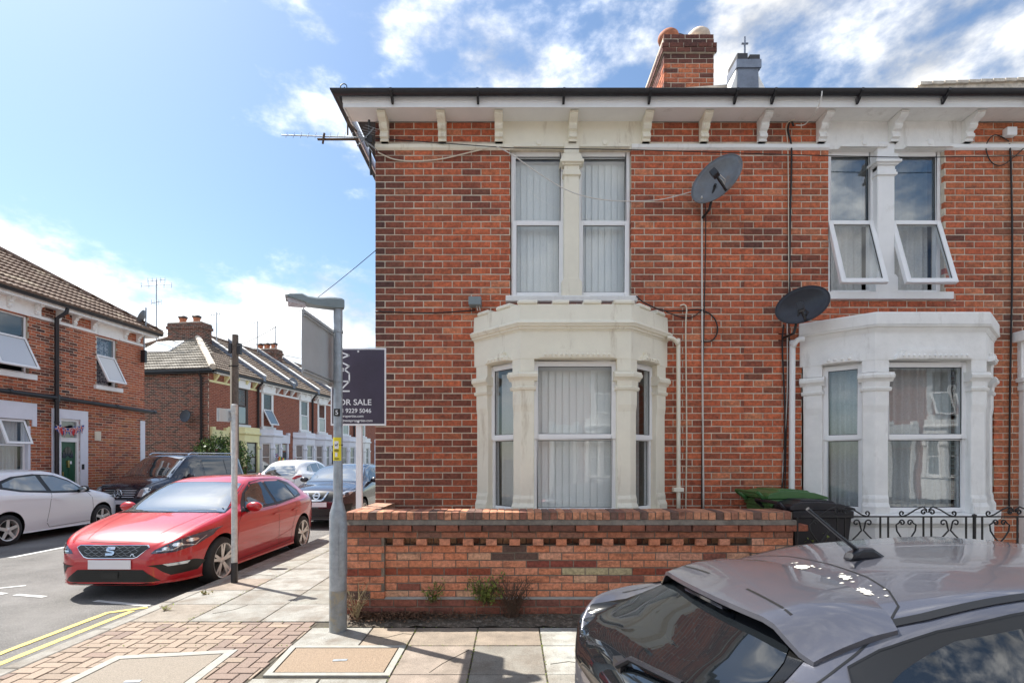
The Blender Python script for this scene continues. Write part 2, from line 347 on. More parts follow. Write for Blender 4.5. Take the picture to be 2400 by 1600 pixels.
def pieces(parent, name, tmpl, items, matP, matS, limit=300, PM=None):
    """items: (Matrix local, colour). nearest `limit` become objects, the rest one stuff part"""
    PM = PM or Matrix.Translation(parent.location) @ parent.rotation_euler.to_matrix().to_4x4()
    cp = Vector((0, 0, EYE))
    def key(it):
        p = PM @ it[0].translation
        return (p-cp).length + (1000 if p.y < .3 or abs(p.x/p.y) > 1.08 else 0)
    items = sorted(items, key=key)
    me = bpy.data.meshes.new(name); me.from_pydata([tuple(v) for v in tmpl.v], [], tmpl.f); me.materials.append(MT[matP])
    bm = bmesh.new(); bm.from_mesh(me); bmesh.ops.recalc_face_normals(bm, faces=bm.faces); bm.to_mesh(me); bm.free()
    for M, c in items[:limit]:
        o = bpy.data.objects.new(name, me); o.parent = parent; o.matrix_local = M; o.color = (*c, 1); COL.objects.link(o)
    rest = items[limit:]
    if rest:
        mb = MB(); b = tmpl
        for M, c in rest: mb.add(b.v, b.f, M, c)
        build(name+('work' if name == 'brick' else '_field'), mb, matS, parent, fix=True, cols=True, kind='stuff')
BR = MB()   # brick template: unit brick 1 x 1 x 1 centred, chamfered front (y=0 front, into +y)
def brick_template(Lb=.222, Hb=.0686, D=.05, ch=.005):
    b = MB(); x = Lb/2; z = Hb/2
    o = [(-x, ch, -z), (x, ch, -z), (x, ch, z), (-x, ch, z)]; i = [(-x+ch, 0, -z+ch), (x-ch, 0, -z+ch), (x-ch, 0, z-ch), (-x+ch, 0, z-ch)]
    k = [(-x, D, -z), (x, D, -z), (x, D, z), (-x, D, z)]
    b.add(o+i+k, [(4, 5, 6, 7)]+[(a, (a+1) % 4, 4+(a+1) % 4, 4+a) for a in range(4)]+[(8+a, 8+(a+1) % 4, (a+1) % 4, a) for a in range(4)]); return b
BRT = brick_template()
def lerp3(a, b, t): return tuple(a[i]*(1-t)+b[i]*t for i in range(3))
def subtract(iv, cuts):
    out = [iv]
    for c0, c1 in cuts:
        nx = []
        for a, b in out:
            if c1 <= a or c0 >= b: nx.append((a, b)); continue
            if c0 > a: nx.append((a, c0))
            if c1 < b: nx.append((c1, b))
        out = nx
    return out
def bricks(parent, x0, x1, z0, z1, holes, tone, T=None, course=.0796, L=.232, mort='mortar_pale', limit=300, back=.2, joint=.0115, backname='wall', matP='brick_piece', matS='brick_stuff', PM=None, yj=.0018, skip_back=False):
    T = T or Matrix.Identity(4); rnd = random.Random(int(x0*100+z1*10)); items = []
    nz = int(round((z1-z0)/course)); course = (z1-z0)/nz
    for j in range(nz):
        zc = z0+(j+.5)*course
        cuts = [(h[0], h[1]) for h in holes if h[2] < zc < h[3]]
        for a, b in subtract((x0, x1), cuts):
            st = x0 - (L/2 if j % 2 else 0) - L*int((x0-a)/L) if False else x0-(L/2 if j % 2 else 0)
            k = int((a-st)/L)
            while True:
                p = max(a, st+k*L+joint/2 if st+k*L > a+.001 else a); q = min(b, st+(k+1)*L-joint/2 if st+(k+1)*L < b-.001 else b); k += 1
                if p >= b-.005: break
                if q-p < .03: 
                    if st+k*L > b: break
                    continue
                sx = (q-p)/.222; sz = (course-joint)/.0686
                M = T @ Matrix.LocRotScale(Vector(((p+q)/2+rnd.uniform(-.001, .001), rnd.uniform(-yj, yj), zc+rnd.uniform(-.0015, .0015))), Matrix.Rotation(rnd.uniform(-.006, .006), 3, 'Y'), Vector((sx, 1, sz*rnd.uniform(.96, 1.03))))
                items.append((M, tone((p+q)/2, zc, rnd)))
                if st+k*L > b: break
    pieces(parent, 'brick', BRT, items, matP, matS, limit, PM)
    if not skip_back:
        mb = MB(); xs = sorted({x0, x1, *[min(max(h[i], x0), x1) for h in holes for i in (0, 1)]}); zs = sorted({z0, z1, *[min(max(h[i], z0), z1) for h in holes for i in (2, 3)]})
        for a, b in zip(xs, xs[1:]):
            for c, d in zip(zs, zs[1:]):
                mx, mz = (a+b)/2, (c+d)/2
                if not any(h[0] < mx < h[1] and h[2] < mz < h[3] for h in holes): mb.box(a, b, .0065, back, c, d, T)
        build(backname, mb, mort, parent, fix=False)
def text(name, s, size, m, parent, loc, rot, ext=.001, align='LEFT', sx=1):
    cu = bpy.data.curves.new(name, 'FONT'); cu.body = s; cu.size = size; cu.extrude = ext; cu.align_x = align; cu.offset = size*.012
    o = bpy.data.objects.new(name, cu); COL.objects.link(o); dg = bpy.context.evaluated_depsgraph_get(); dg.update()
    me = bpy.data.meshes.new_from_object(o.evaluated_get(dg)); bpy.data.objects.remove(o); me.materials.clear(); me.materials.append(MT[m])
    o = bpy.data.objects.new(name, me); o.scale = (sx, 1, 1); return place(o, parent, loc, rot=rot)
def window(parent, loc, rz, w, h, split=None, sash='low', ang=0, glass='glass_clear', frame='upvc', fw=.05, dep=.07, blind=None, sw=.055, sill=None, label=None, glass2=None, room=None):
    """local x 0..w, z 0..h, outer face y=0, inwards +y"""
    mb = MB(); g2 = glass2 or glass
    mb.box(0, fw, 0, dep, 0, h).box(w-fw, w, 0, dep, 0, h).box(fw, w-fw, 0, dep, h-fw, h).box(fw, w-fw, 0, dep, 0, fw)
    if split: mb.box(fw, w-fw, .004, dep-.004, split-fw*.45, split+fw*.45)
    o = build('window', mb, frame, parent, loc, rz, bevel=.006, label=label)
    def pane(x0, x1, z0, z1, y=.03, rot=None, l=(0, 0, 0), g=glass):
        build('pane', MB().box(x0, x1, y, y+.008, z0, z1), g, o, l, rot=rot)
        q = MB(); t = .006
        q.box(x0, x0+t, y-.006, y-.001, z0, z1).box(x1-t, x1, y-.006, y-.001, z0, z1).box(x0+t, x1-t, y-.006, y-.001, z0, z0+t).box(x0+t, x1-t, y-.006, y-.001, z1-t, z1)
        build('gasket', q, 'gasket', o, l, rot=rot)
    def sashf(x0, x1, z0, z1, a):
        W = x1-x0; H = z1-z0; q = MB(); y0, y1 = -.018, .03
        q.box(0, sw, y0, y1, -H, 0).box(W-sw, W, y0, y1, -H, 0).box(sw, W-sw, y0, y1, -sw, 0).box(sw, W-sw, y0, y1, -H, -H+sw)
        build('sash', q, frame, o, (x0, 0, z1), rot=(-a, 0, 0), bevel=.005)
        pane(sw, W-sw, -H+sw, -sw, .0, (-a, 0, 0), (x0, 0, z1), g=g2)
    e = .012
    if split:
        if sash == 'low': pane(fw, w-fw, split+fw*.45, h-fw); sashf(e, w-e, e, split+e, ang)
        elif sash == 'up': pane(fw, w-fw, fw, split-fw*.45, g=g2); sashf(e, w-e, split-e, h-e, ang)
        else: pane(fw, w-fw, split+fw*.45, h-fw); pane(fw, w-fw, fw, split-fw*.45, g=g2)
    else: pane(fw, w-fw, fw, h-fw)
    if blind == 'vertical':
        n = max(2, int(w/.085)); rnd = random.Random(int(w*1000+h*10))
        build('headrail', MB().box(.03, w-.03, .13, .17, h-.09, h-.045), 'upvc', o)
        for i in range(n):
            x = .04+(i+.5)*(w-.08)/n; q = MB().box(-.043, .043, -.001, .001, .03, h-.09)
            build('blind_slat', q, 'blind_fabric', o, (x, .125, 0), rz=R(10+rnd.uniform(-5, 5)), fix=False)
    elif blind == 'open':
        n = max(2, int(w/.085)); 
        for i in range(n):
            x = .04+(i+.5)*(w-.08)/n; q = MB().box(-.043, .043, -.001, .001, .03, h-.09)
            build('blind_slat', q, 'blind_fabric', o, (x, .15, 0), rz=R(62), fix=False)
    elif blind in ('net', 'curtains', 'pattern'):
        spans = [(.03, w-.03)] if blind != 'curtains' else [(w*.0+.02, w*.16), (w*.55, w-.02)]
        for a, b in spans:
            q = MB(); n = int((b-a)/.012)+2; top = []; 
            for i in range(n+1):
                x = a+(b-a)*i/n; y = .17+.018*math.sin(x*70)+.012*math.sin(x*31+1)
                top += [(x, y, .02), (x+.004*math.sin(x*9), y, h-.03)]
            q.add(top, [(2*i, 2*i+1, 2*i+3, 2*i+2) for i in range(n)])
            build('curtain', q, {'net': 'net_curtain', 'curtains': 'curtain_fabric', 'pattern': 'patterned_cloth'}[blind], o, fix=False, smooth='all')
    return o
# ================================================================== ground
def struct(name, mb, m, **k): return build(name, mb, m, kind='structure', **k)
struct('ground', MB().box(-900, 900, -900, 900, -.6, -.14), 'ground_earth', fix=False)
struct('main_road', MB().box(-60, 60, -5.2, 2.84, -.3, -.12), 'tarmac_main', fix=False)
struct('side_road', MB().box(-11.8, -3.92, 2.84, 110, -.3, -.12), 'tarmac', fix=False)
struct('cross_road', MB().box(-60, -11.8, 18.6, 22.6, -.3, -.121), 'tarmac', fix=False)
pav = struct('pavement', MB().box(-3.76, 40, 3.0, 5.14, -.2, -.014).box(-3.76, -1.45, 5.14, 60, -.2, -.014), 'joint_dark', fix=False)
struct('forecourt', MB().box(-1.45, 12, 5.30, 6.2, -.2, .12), 'concrete_pale', fix=False)
struct('far_pavement', MB().box(-14.2, -11.92, 2, 18.5, -.2, 0).box(-14.6, -11.92, 22.7, 60, -.2, 0).box(-60, 60, -6.8, -5.3, -.2, 0), 'concrete_pale', fix=False)
SLT = brick_template(.594, .594, .045, .004)
FLAT = Matrix(((1, 0, 0, 0), (0, 0, 1, 0), (0, -1, 0, 0), (0, 0, 0, 1)))
rs = random.Random(3)
def slabcol(r):
    t = r.random()
    if t < .42: return lerp3((.31, .305, .27), (.37, .36, .325), r.random())
    if t < .8: return lerp3((.27, .25, .215), (.32, .30, .26), r.random())
    return lerp3((.34, .275, .225), (.33, .29, .24), r.random())
items = []
def slab(x0, x1, y0, y1, c=None):
    M = Matrix.LocRotScale(Vector(((x0+x1)/2, (y0+y1)/2, rs.uniform(-.003, .0015))), Matrix.Rotation(rs.uniform(-.003, .003), 3, 'X'), None) @ FLAT @ Matrix.Diagonal(((x1-x0-.012)/.594, 1, (y1-y0-.012)/.594, 1))
    items.append((M, c or slabcol(rs)))
rows = [3.02, 3.21, 3.81, 4.40, 4.87]
for a, b in zip(rows, rows[1:]):
    k = -1
    while True:
        x = -.90+.58*k*1.0
        if k == -1: x = -.90
        x0 = -.902+.58*(k+1); x1 = x0+.58; k += 1
        if x0 > 9: break
        dark = a > 4.3 and x0 < .2
        c = (.33, .27, .21) if dark else None
        if x0 > .2 and x0 < .9 and a > 3.7: c = (.43, .425, .385)
        slab(x0, x1, a, b, c)
# slabs about the post and the cover
slab(-1.90, -1.32, 4.40, 4.87, (.37, .36, .325)); slab(-1.32, -.902, 4.40, 4.87, (.37, .30, .23))
for x in (-1.90, -1.40): slab(x, x+.5, 3.21, 3.74, (.37, .36, .32))
# side street slabs
y = 5.05; r_ = 0
while y < 30:
    for x0, x1 in ((-3.77, -3.20), (-3.20, -2.49), (-2.49, -1.68)): slab(x0, x1, y, y+.605, slabcol(rs) if rs.random() < .5 else lerp3((.31, .30, .27), (.37, .36, .33), rs.random()))
    y += .605
pieces(pav, 'slab', SLT, items, 'slab_piece', 'slab_stuff', 300)
# verge of soil at the wall foot
q = MB(); rs2 = random.Random(5); vs = []; n = 90
for i in range(n+1):
    x = -1.65+i*11/n
    for k, (yy, zz) in enumerate(((4.875, .002), (4.95, .012), (5.04, .03), (5.13, .045))): vs.append((x, yy+(rs2.uniform(-.02, .02) if k == 0 else 0), zz+rs2.uniform(-.004, .008)))
struct('verge', q.add(vs, [(i*4+k, i*4+k+1, i*4+k+5, i*4+k+4) for i in range(n) for k in range(3)]), 'soil', smooth='all')
# block paving (90 degree herringbone) with pieces clipped at its edge
def clip(poly, a, b):
    out = []; n = Vector((-(b[1]-a[1]), b[0]-a[0]))
    f = lambda p: (p[0]-a[0])*n.x+(p[1]-a[1])*n.y
    for i in range(len(poly)):
        p, q_ = poly[i], poly[(i+1) % len(poly)]; fp, fq = f(p), f(q_)
        if fp >= 0: out.append(p)
        if (fp >= 0) != (fq >= 0): t = fp/(fp-fq); out.append((p[0]+(q_[0]-p[0])*t, p[1]+(q_[1]-p[1])*t))
    return out
REG = [(-3.765, 3.0), (-1.905, 3.0), (-1.905, 5.03), (-3.765, 5.03)]
COV = [(-3.24, 3.12), (-2.24, 3.22), (-2.30, 4.30), (-3.21, 4.16)]
def inside(p, poly):
    return all((b[0]-a[0])*(p[1]-a[1])-(b[1]-a[1])*(p[0]-a[0]) > 0 for a, b in zip(poly, poly[1:]+poly[:1]))
bp_ = struct('block_paving', MB().box(-3.765, -1.905, 3.0, 5.03, -.1, -.011), 'joint_dark', fix=False)
cs = .104; g = .0045; nb = 0; rp = random.Random(9)
for i in range(-2, 22):
    for j in range(-2, 23):
        m_ = (i-j) % 4
        if m_ == 0: rc = (i, j, i+2, j+1)
        elif m_ == 3: rc = (i, j, i+1, j+2)
        else: continue
        x0, y0, x1, y1 = (-3.80+rc[0]*cs+g, 3.0+rc[1]*cs+g, -3.80+rc[2]*cs-g, 3.0+rc[3]*cs-g)
        if inside(((x0+x1)/2, (y0+y1)/2), COV) and all(inside(p, COV) for p in ((x0, y0), (x1, y1))): continue
        P = [(x0, y0), (x1, y0), (x1, y1), (x0, y1)]
        for a, b in zip(REG, REG[1:]+REG[:1]): P = clip(P, a, b) if len(P) > 2 else P
        if len(P) < 3 or abs(sum(P[k][0]*P[(k+1) % len(P)][1]-P[(k+1) % len(P)][0]*P[k][1] for k in range(len(P)))) < .004: continue
        dz = rp.uniform(-.0025, .001)
        edge = abs((x0+x1)/2+2.05) < .14 or ((y0+y1)/2 > 4.2 and (x0+x1)/2 > -2.6 and rp.random() < .6)
        col = lerp3((.24, .175, .14), (.20, .15, .125), rp.random()) if edge or rp.random() < .05 else lerp3((.31, .24, .185), (.25, .195, .15), rp.random())
        c0 = (sum(p[0] for p in P)/len(P), sum(p[1] for p in P)/len(P))
        ip = [(c0[0]+(p[0]-c0[0])*.95, c0[1]+(p[1]-c0[1])*.95) for p in P]; nP = len(P)
        mb = MB(); mb.add([(p[0], p[1], -.05) for p in P]+[(p[0], p[1], -.007+dz) for p in P]+[(p[0], p[1], dz-.001) for p in ip],
                          [(k, (k+1) % nP, nP+(k+1) % nP, nP+k) for k in range(nP)]+[(nP+k, nP+(k+1) % nP, 2*nP+(k+1) % nP, 2*nP+k) for k in range(nP)]+[tuple(range(2*nP, 3*nP))])
        o = build('paving_block', mb, 'paver_piece', bp_); o.color = (*col, 1); nb += 1
print('paving blocks', nb)
def inset_poly(P, d):
    out = []; n = len(P)
    for i in range(n):
        a, b, c = Vector(P[i-1]), Vector(P[i]), Vector(P[(i+1) % n]); e1 = (b-a).normalized(); e2 = (c-b).normalized()
        n1 = Vector((-e1.y, e1.x)); n2 = Vector((-e2.y, e2.x)); m_ = (n1+n2).normalized(); out.append(tuple(b+m_*(d/max(.3, m_.dot(n1)))))
    return out
def cover(name, label, P, fr, m, mf, z=.0):
    t = thing(name, label, 'manhole cover', (P[0][0], P[0][1], 0))
    off = Vector((P[0][0], P[0][1])); P = [tuple(Vector(p)-off) for p in P]; I = inset_poly(P, fr); I2 = inset_poly(P, fr+.012)
    q = MB(); n = len(P)
    q.add([(p[0], p[1], -.03) for p in P]+[(p[0], p[1], z+.004) for p in P]+[(p[0], p[1], z+.004) for p in I]+[(p[0], p[1], -.03) for p in I],
          [(k, (k+1) % n, n+(k+1) % n, n+k) for k in range(n)]+[(n+k, n+(k+1) % n, 2*n+(k+1) % n, 2*n+k) for k in range(n)]+[(2*n+k, 2*n+(k+1) % n, 3*n+(k+1) % n, 3*n+k) for k in range(n)])
    build('frame', q, mf, t)
    build('gap', MB().prism(I, -.03, -.008, 'z'), 'joint_dark', t, fix=False)
    build('infill', MB().prism(I2, -.02, z+.002, 'z'), m, t, fix=False)
    c = Vector((sum(p[0] for p in I)/n, sum(p[1] for p in I)/n))
    build('lifting_plate', MB().box(-.055, .055, -.018, .018, 0, .004), 'galvanised', t, (c.x+.02, c.y-.02, z+.002), rz=.1)
cover('inspection_cover', 'grey pebbled inspection cover set in a pale concrete frame among herringbone blocks', COV, .075, 'cover_grey', 'concrete_pale')
cover('inspection_cover', 'tan gravelled inspection cover beside the slabs at the foot of the lamp post', [(-1.84, 3.78), (-.905, 3.78), (-.905, 4.39), (-1.89, 4.39)], .05, 'cover_tan', 'concrete_pale', .001)
# hairline cracks in the slabs
for k, P_ in enumerate(([(-.62, 3.84), (-.55, 4.0), (-.50, 4.08), (-.36, 4.30)], [(-1.30, 4.62), (-1.12, 4.60), (-1.0, 4.70), (-.92, 4.68)], [(.30, 4.0), (.45, 4.05), (.62, 3.98), (.80, 4.1)], [(-3.1, 5.3), (-2.95, 5.45), (-2.9, 5.62)], [(-2.45, 6.5), (-2.2, 6.42), (-1.9, 6.55)], [(-3.7, 7.0), (-3.5, 7.1), (-3.25, 7.02)])):
    struct('crack', MB().tube([(x, y, .0005) for x, y in P_], .0022, 4), 'joint_dark', fix=False)
# kerb
kb = struct('kerb', MB().box(-3.91, -3.77, 3.02, 60, -.25, -.02).box(-3.91, 40, 2.86, 3.0, -.25, -.02), 'joint_dark', fix=False)
its = []; y = 3.02
KT = brick_template(.9, .14, .2, .008)
while y < 40:
    its.append((Matrix.Translation((-3.845, y+.45, .0)) @ Matrix.Rotation(R(90), 4, 'Z') @ FLAT @ Matrix.Diagonal((.99, 1, 1, 1)), lerp3((.31, .295, .26), (.38, .365, .33), rs.random()))); y += .905
x = -3.9
while x < 12:
    its.append((Matrix.Translation((x+.45, 2.93, .0)) @ FLAT @ Matrix.Diagonal((.99, 1, 1, 1)), lerp3((.31, .295, .26), (.38, .365, .33), rs.random()))); x += .905
pieces(kb, 'kerbstone', KT, its, 'slab_piece', 'slab_stuff', 60)
struct('far_kerb', MB().box(-11.92, -11.78, 2, 18.5, -.25, .004).box(-11.92, -11.78, 22.7, 60, -.25, .004).box(-60, 60, -5.34, -5.2, -.25, .004), 'kerb_stone', fix=False)
# painted markings
def line(label, pts, wd, m, z=-.114):
    q = MB(); P = [Vector(p) for p in pts]; vs = []; rr = random.Random(len(pts)); D = []
    for a, b in zip(P, P[1:]):
        n = max(1, int((b-a).length/.06)); D += [a+(b-a)*k/n for k in range(n)]
    D.append(P[-1])
    for i, p in enumerate(D):
        d = (D[min(i+1, len(D)-1)]-D[max(i-1, 0)]).normalized(); nn = Vector((d.y, -d.x)); e = wd/2+rr.uniform(-.004, .004)
        vs += [(p.x-nn.x*e, p.y-nn.y*e, z), (p.x+nn.x*e, p.y+nn.y*e, z)]
    struct('road_marking', q.add(vs, [(2*i, 2*i+1, 2*i+3, 2*i+2) for i in range(len(D)-1)]), m, fix=False)
line('', [(-4.52, 2.3), (-4.52, 5.72), (-4.22, 5.93)], .07, 'yellow_line'); line('', [(-4.30, 2.3), (-4.30, 5.80)], .07, 'yellow_line', -.1165)
line('', [(-5.05, 6.20), (-4.25, 5.99)], .07, 'white_line')
line('', [(-8.72, 8.9), (-8.72, 11.1)], .10, 'white_line'); line('', [(-8.72, 15), (-8.72, 17)], .1, 'white_line')
line('', [(-6.28, 6.48), (-5.82, 6.38)], .07, 'white_line'); line('', [(-6.9, 6.62), (-6.45, 6.52)], .07, 'white_line'); line('', [(-6.9, 6.75), (-6.60, 6.95)], .06, 'white_line')
# ================================================================== garden wall
GW = thing('garden_wall', 'low weathered red brick garden wall with dentils and brick coping in front of the corner house', 'wall', (-1.66, 5.12, 0))
def tone_wall(x, z, r):
    t = r.random()
    if z < .2: return lerp3((.20, .075, .055), (.30, .10, .06), t)
    if .4 < z < .48 and r.random() < .8: return (.44, .36, .21) if 2.1 < x < 2.9 else lerp3((.24, .05, .03), (.34, .09, .04), t)
    if .48 < z < .56 and 1.9 < x < 2.4: return (.24, .06, .04)
    if t < .14: return lerp3((.62, .36, .22), (.60, .28, .18), r.random())
    if t < .24: return lerp3((.26, .09, .06), (.30, .11, .07), r.random())
    if t < .28: return (.12, .07, .055)
    return lerp3((.56, .20, .10), (.66, .27, .155), r.random())
I4 = Matrix.Translation
kw = dict(course=.077, L=.2375, mort='mortar_grey', joint=.010, backname='mortar_core', limit=400)
bricks(GW, 0, 4.47, -.03, .199, [], tone_wall, None, back=.3, **kw)
bricks(GW, 0, .38, .199, .81, [], tone_wall, None, back=.3, **kw)
bricks(GW, 4.06, 4.47, .199, .81, [], tone_wall, None, back=.3, **kw)
bricks(GW, .38, 4.06, .199, .731, [], tone_wall, I4((0, .045, 0)), back=.255, **kw)
bricks(GW, .38, 4.06, .731, .81, [], lambda x, z, r: lerp3((.26, .10, .06), (.60, .34, .2), r.random()), I4((0, .115, 0)), back=.185, **kw)
bricks(GW, 0, 4.47, .81, .876, [], lambda x, z, r: lerp3((.42, .15, .08), (.20, .10, .07), r.random()**2), I4((0, -.006, 0)), back=.3, **{**kw, 'course': .066})
build('ledge', MB().prism([(.042, .19), (-.0, .198), (.02, .213), (.042, .214)], .385, 4.055, 'x'), 'concrete_pale', GW)
rw = random.Random(11); its = []
for k in range(16):
    x = .52+k*.2335
    if x > 4.0: break
    its.append((Matrix.LocRotScale(Vector((x, rw.uniform(-.006, 0), .769)), None, Vector((.106/.222, 1, .066/.0686))), lerp3((.52, .19, .10), (.60, .26, .16), rw.random())))
x = -.03
while x < 4.5:
    L = .232; its.append((Matrix.LocRotScale(Vector((x+L/2, -.035+rw.uniform(-.003, .003), .912)), Matrix.Rotation(rw.uniform(-.008, .008), 3, 'Y'), Vector(((L-.008)/.222, 4, .064/.0686))), lerp3((.12, .05, .035), (.34, .11, .06), rw.random()**1.5))); x += L
x = 0; k = 0
while x < 4.45:
    wd = .0755; its.append((Matrix.LocRotScale(Vector((x+wd/2, -.004+rw.uniform(-.004, .004), 1.031+rw.uniform(-.003, .003))), Matrix.Rotation(rw.uniform(-.02, .02), 3, 'Y'), Vector(((wd-.009)/.222, 6.6, .083/.0686))), lerp3((.24, .10, .07), (.60, .27, .15), rw.random()) if rw.random() < .8 else (.16, .09, .07))); x += wd
# return wall along the side street: coping laid flat
y = .36
while y < 1.04:
    its.append((Matrix.Translation((0, y+.037, 1.031)) @ Matrix.Rotation(R(-90), 4, 'Z') @ Matrix.LocRotScale(None, None, Vector((.066/.222, 5, .083/.0686))), lerp3((.40, .22, .15), (.55, .32, .22), rw.random()))); y += .0755
pieces(GW, 'brick', BRT, its, 'brick_piece', 'brick_stuff', 400)
build('mortar_core', MB().box(.006, 4.464, .004, .30, .876, 1.068).prism([(-.032, .944), (-.004, .99), (.3, .99), (.3, .944)], 0, 4.5, 'x'), 'mortar_grey', GW, fix=False, label='crumbling mortar band under the coping')
build('return_wall', MB().box(.0, .22, .301, 1.05, -.1, .985), 'brick_flank_texture', GW, fix=False)
# ================================================================== houses of the near terrace
PXM = 190.3; YF = 6.18
def fx(u): return (u-1176)/PXM
def fz(v): return EYE+(HZ-v)/PXM
CORB = MB().prism([(0, 0), (-.05, 0), (-.056, .03), (-.085, .04), (-.083, .075), (-.062, .10), (-.066, .115), (-.10, .125), (-.125, .155), (-.118, .178), (-.14, .19), (-.185, .205), (-.215, .225), (-.22, .268), (0, .268)], -.048, .048, 'x')
CORB.prism([(-.0, -.0), (-.06, -.0), (-.06, .016), (0, .016)], -.05, .05, 'x').prism([(0, .24), (-.226, .24), (-.226, .262), (0, .262)], -.05, .05, 'x')
def corbels(root, us, m, x0w):
    first = None
    for u in us:
        loc = (fx(u)-x0w, 0, 5.396)
        if first is None: first = build('corbel', CORB, m, root, loc, bevel=.004)
        else: linked(first, root, loc)
def facade_top(root, x0, x1, fas, gut_off=0, soff='white_paint', left_end=False):
    e = .28 if left_end else 0
    build('soffit', MB().box(x0-e, x1, -.262, .0, 5.666, 5.69), soff, root)
    P = [(x1, -.27)] ; path = [(x0-e, -.27), (x1, -.27)] if not left_end else [(x0-e, 5), (x0-e, -.27), (x1, -.27)]
    build('fascia', MB().sweep(path, [(0, 5.645), (.016, 5.645), (.016, 5.70), (.022, 5.703), (.022, 5.775), (0, 5.775)]), fas, root)
    gp = [(.03+.05-.05*math.cos(t), 5.775-.055*math.sin(t)) for t in [math.pi*k/8 for k in range(9)]]
    gi = [(.03+.05-.044*math.cos(t), 5.775-.048*math.sin(t)) for t in [math.pi*k/8 for k in range(8, -1, -1)]]
    gz = [(a, b+.012) for a, b in gp+gi]
    build('gutter', MB().sweep(path, gz), 'black_plastic', root, smooth=True)
    x = x0+.28; fst = None
    while x < x1:
        loc = (x, -.27, 5.70)
        if fst is None:
            q = MB().prism([(-.022, .03), (-.03, -.035), (-.055, -.02), (-.095, .018), (-.139, .055), (-.141, .084), (-.136, .084), (-.12, .05), (-.03, .04)], -.013, .013, 'x')
            fst = build('gutter_bracket', q, 'black_plastic', root, loc)
        else: linked(fst, root, loc)
        x += .98
def top_window_group(root, x0w, xl, xr, z0, z1, xp0, xp1, m, lab, blind, ang, glass, glass2, sill):
    """paired sash windows with a plaster pilaster between"""
    a, b = fx(xl)-x0w, fx(xr)-x0w; p0, p1 = fx(xp0)-x0w, fx(xp1)-x0w
    wl = p0+.015-a; wr = b-(p1-.015)
    sp = fz(506)-z0
    window(root, (a+.004, .055, z0), 0, wl-.006, z1-z0, sp, 'low', ang, glass, blind=blind, glass2=glass2, label=lab+' on the left of the pair')
    window(root, (p1-.012, .055, z0), 0, wr-.006, z1-z0, sp, 'low', ang, glass, blind=blind, glass2=glass2, label=lab+' on the right of the pair')
    c = (p0+p1)/2; hw = (p1-p0)/2
    q = MB(); q.box(c-hw, c+hw, -.025, .16, z0+.17, z1+.08)
    build('pilaster', q, m, root, bevel=.012)
    q = MB()
    for dz, o, h in ((.0, .018, .03), (.03, .008, .04), (.07, .0, .05), (.12, .025, .02), (.14, .05, .03), (.17, .032, .03), (.2, .022, .05)):
        q.box(c-hw-o, c+hw+o, -.03-o, .1, z1-.33+dz, z1-.33+dz+h)
    build('capital', q, m, root, bevel=.005)
    build('pilaster_base', MB().prism([(c-hw-.03, z0), (c+hw+.03, z0), (c+hw+.03, z0+.17), (c+hw, z0+.21), (c-hw, z0+.21), (c-hw-.03, z0+.17)], -.04, .1, 'y'), m, root, bevel=.006)
    build('sill', MB().prism([(-.075, z0-.012), (-.07, z0-.07), (-.05, z0-.078), (.2, z0-.078), (.2, z0+.0), (-.06, z0-.002)], a-.06, b+.06, 'x') if sill else MB().box(a-.05, b+.07, -.05, .12, z0-.09, z0-.002), m if not sill else 'white_plaster', root, bevel=.006)
def lintel_panel(root, x0w, ul, ur, m, z0=5.33, circ=()):
    a, b = fx(ul)-x0w, fx(ur)-x0w
    build('lintel_panel', MB().box(a, b, -.006, .19, z0, 5.668), m, root, bevel=.004)
    for u, hw in circ:
        x = fx(u)-x0w
        q = MB().prism([(x-hw, z0+.006), (x+hw, z0+.006), (x+hw, z0+.02), (x+.10, z0+.062), (x-.10, z0+.062), (x-hw, z0+.02)], -.055, -.004, 'y')
        q.lathe([(0, -.066), (.016, -.068), (.034, -.064), (.040, -.052), (.040, -.004)], 18, (x, 0, z0+.055), 'y')
        build('pediment', q, m, root, smooth=True)
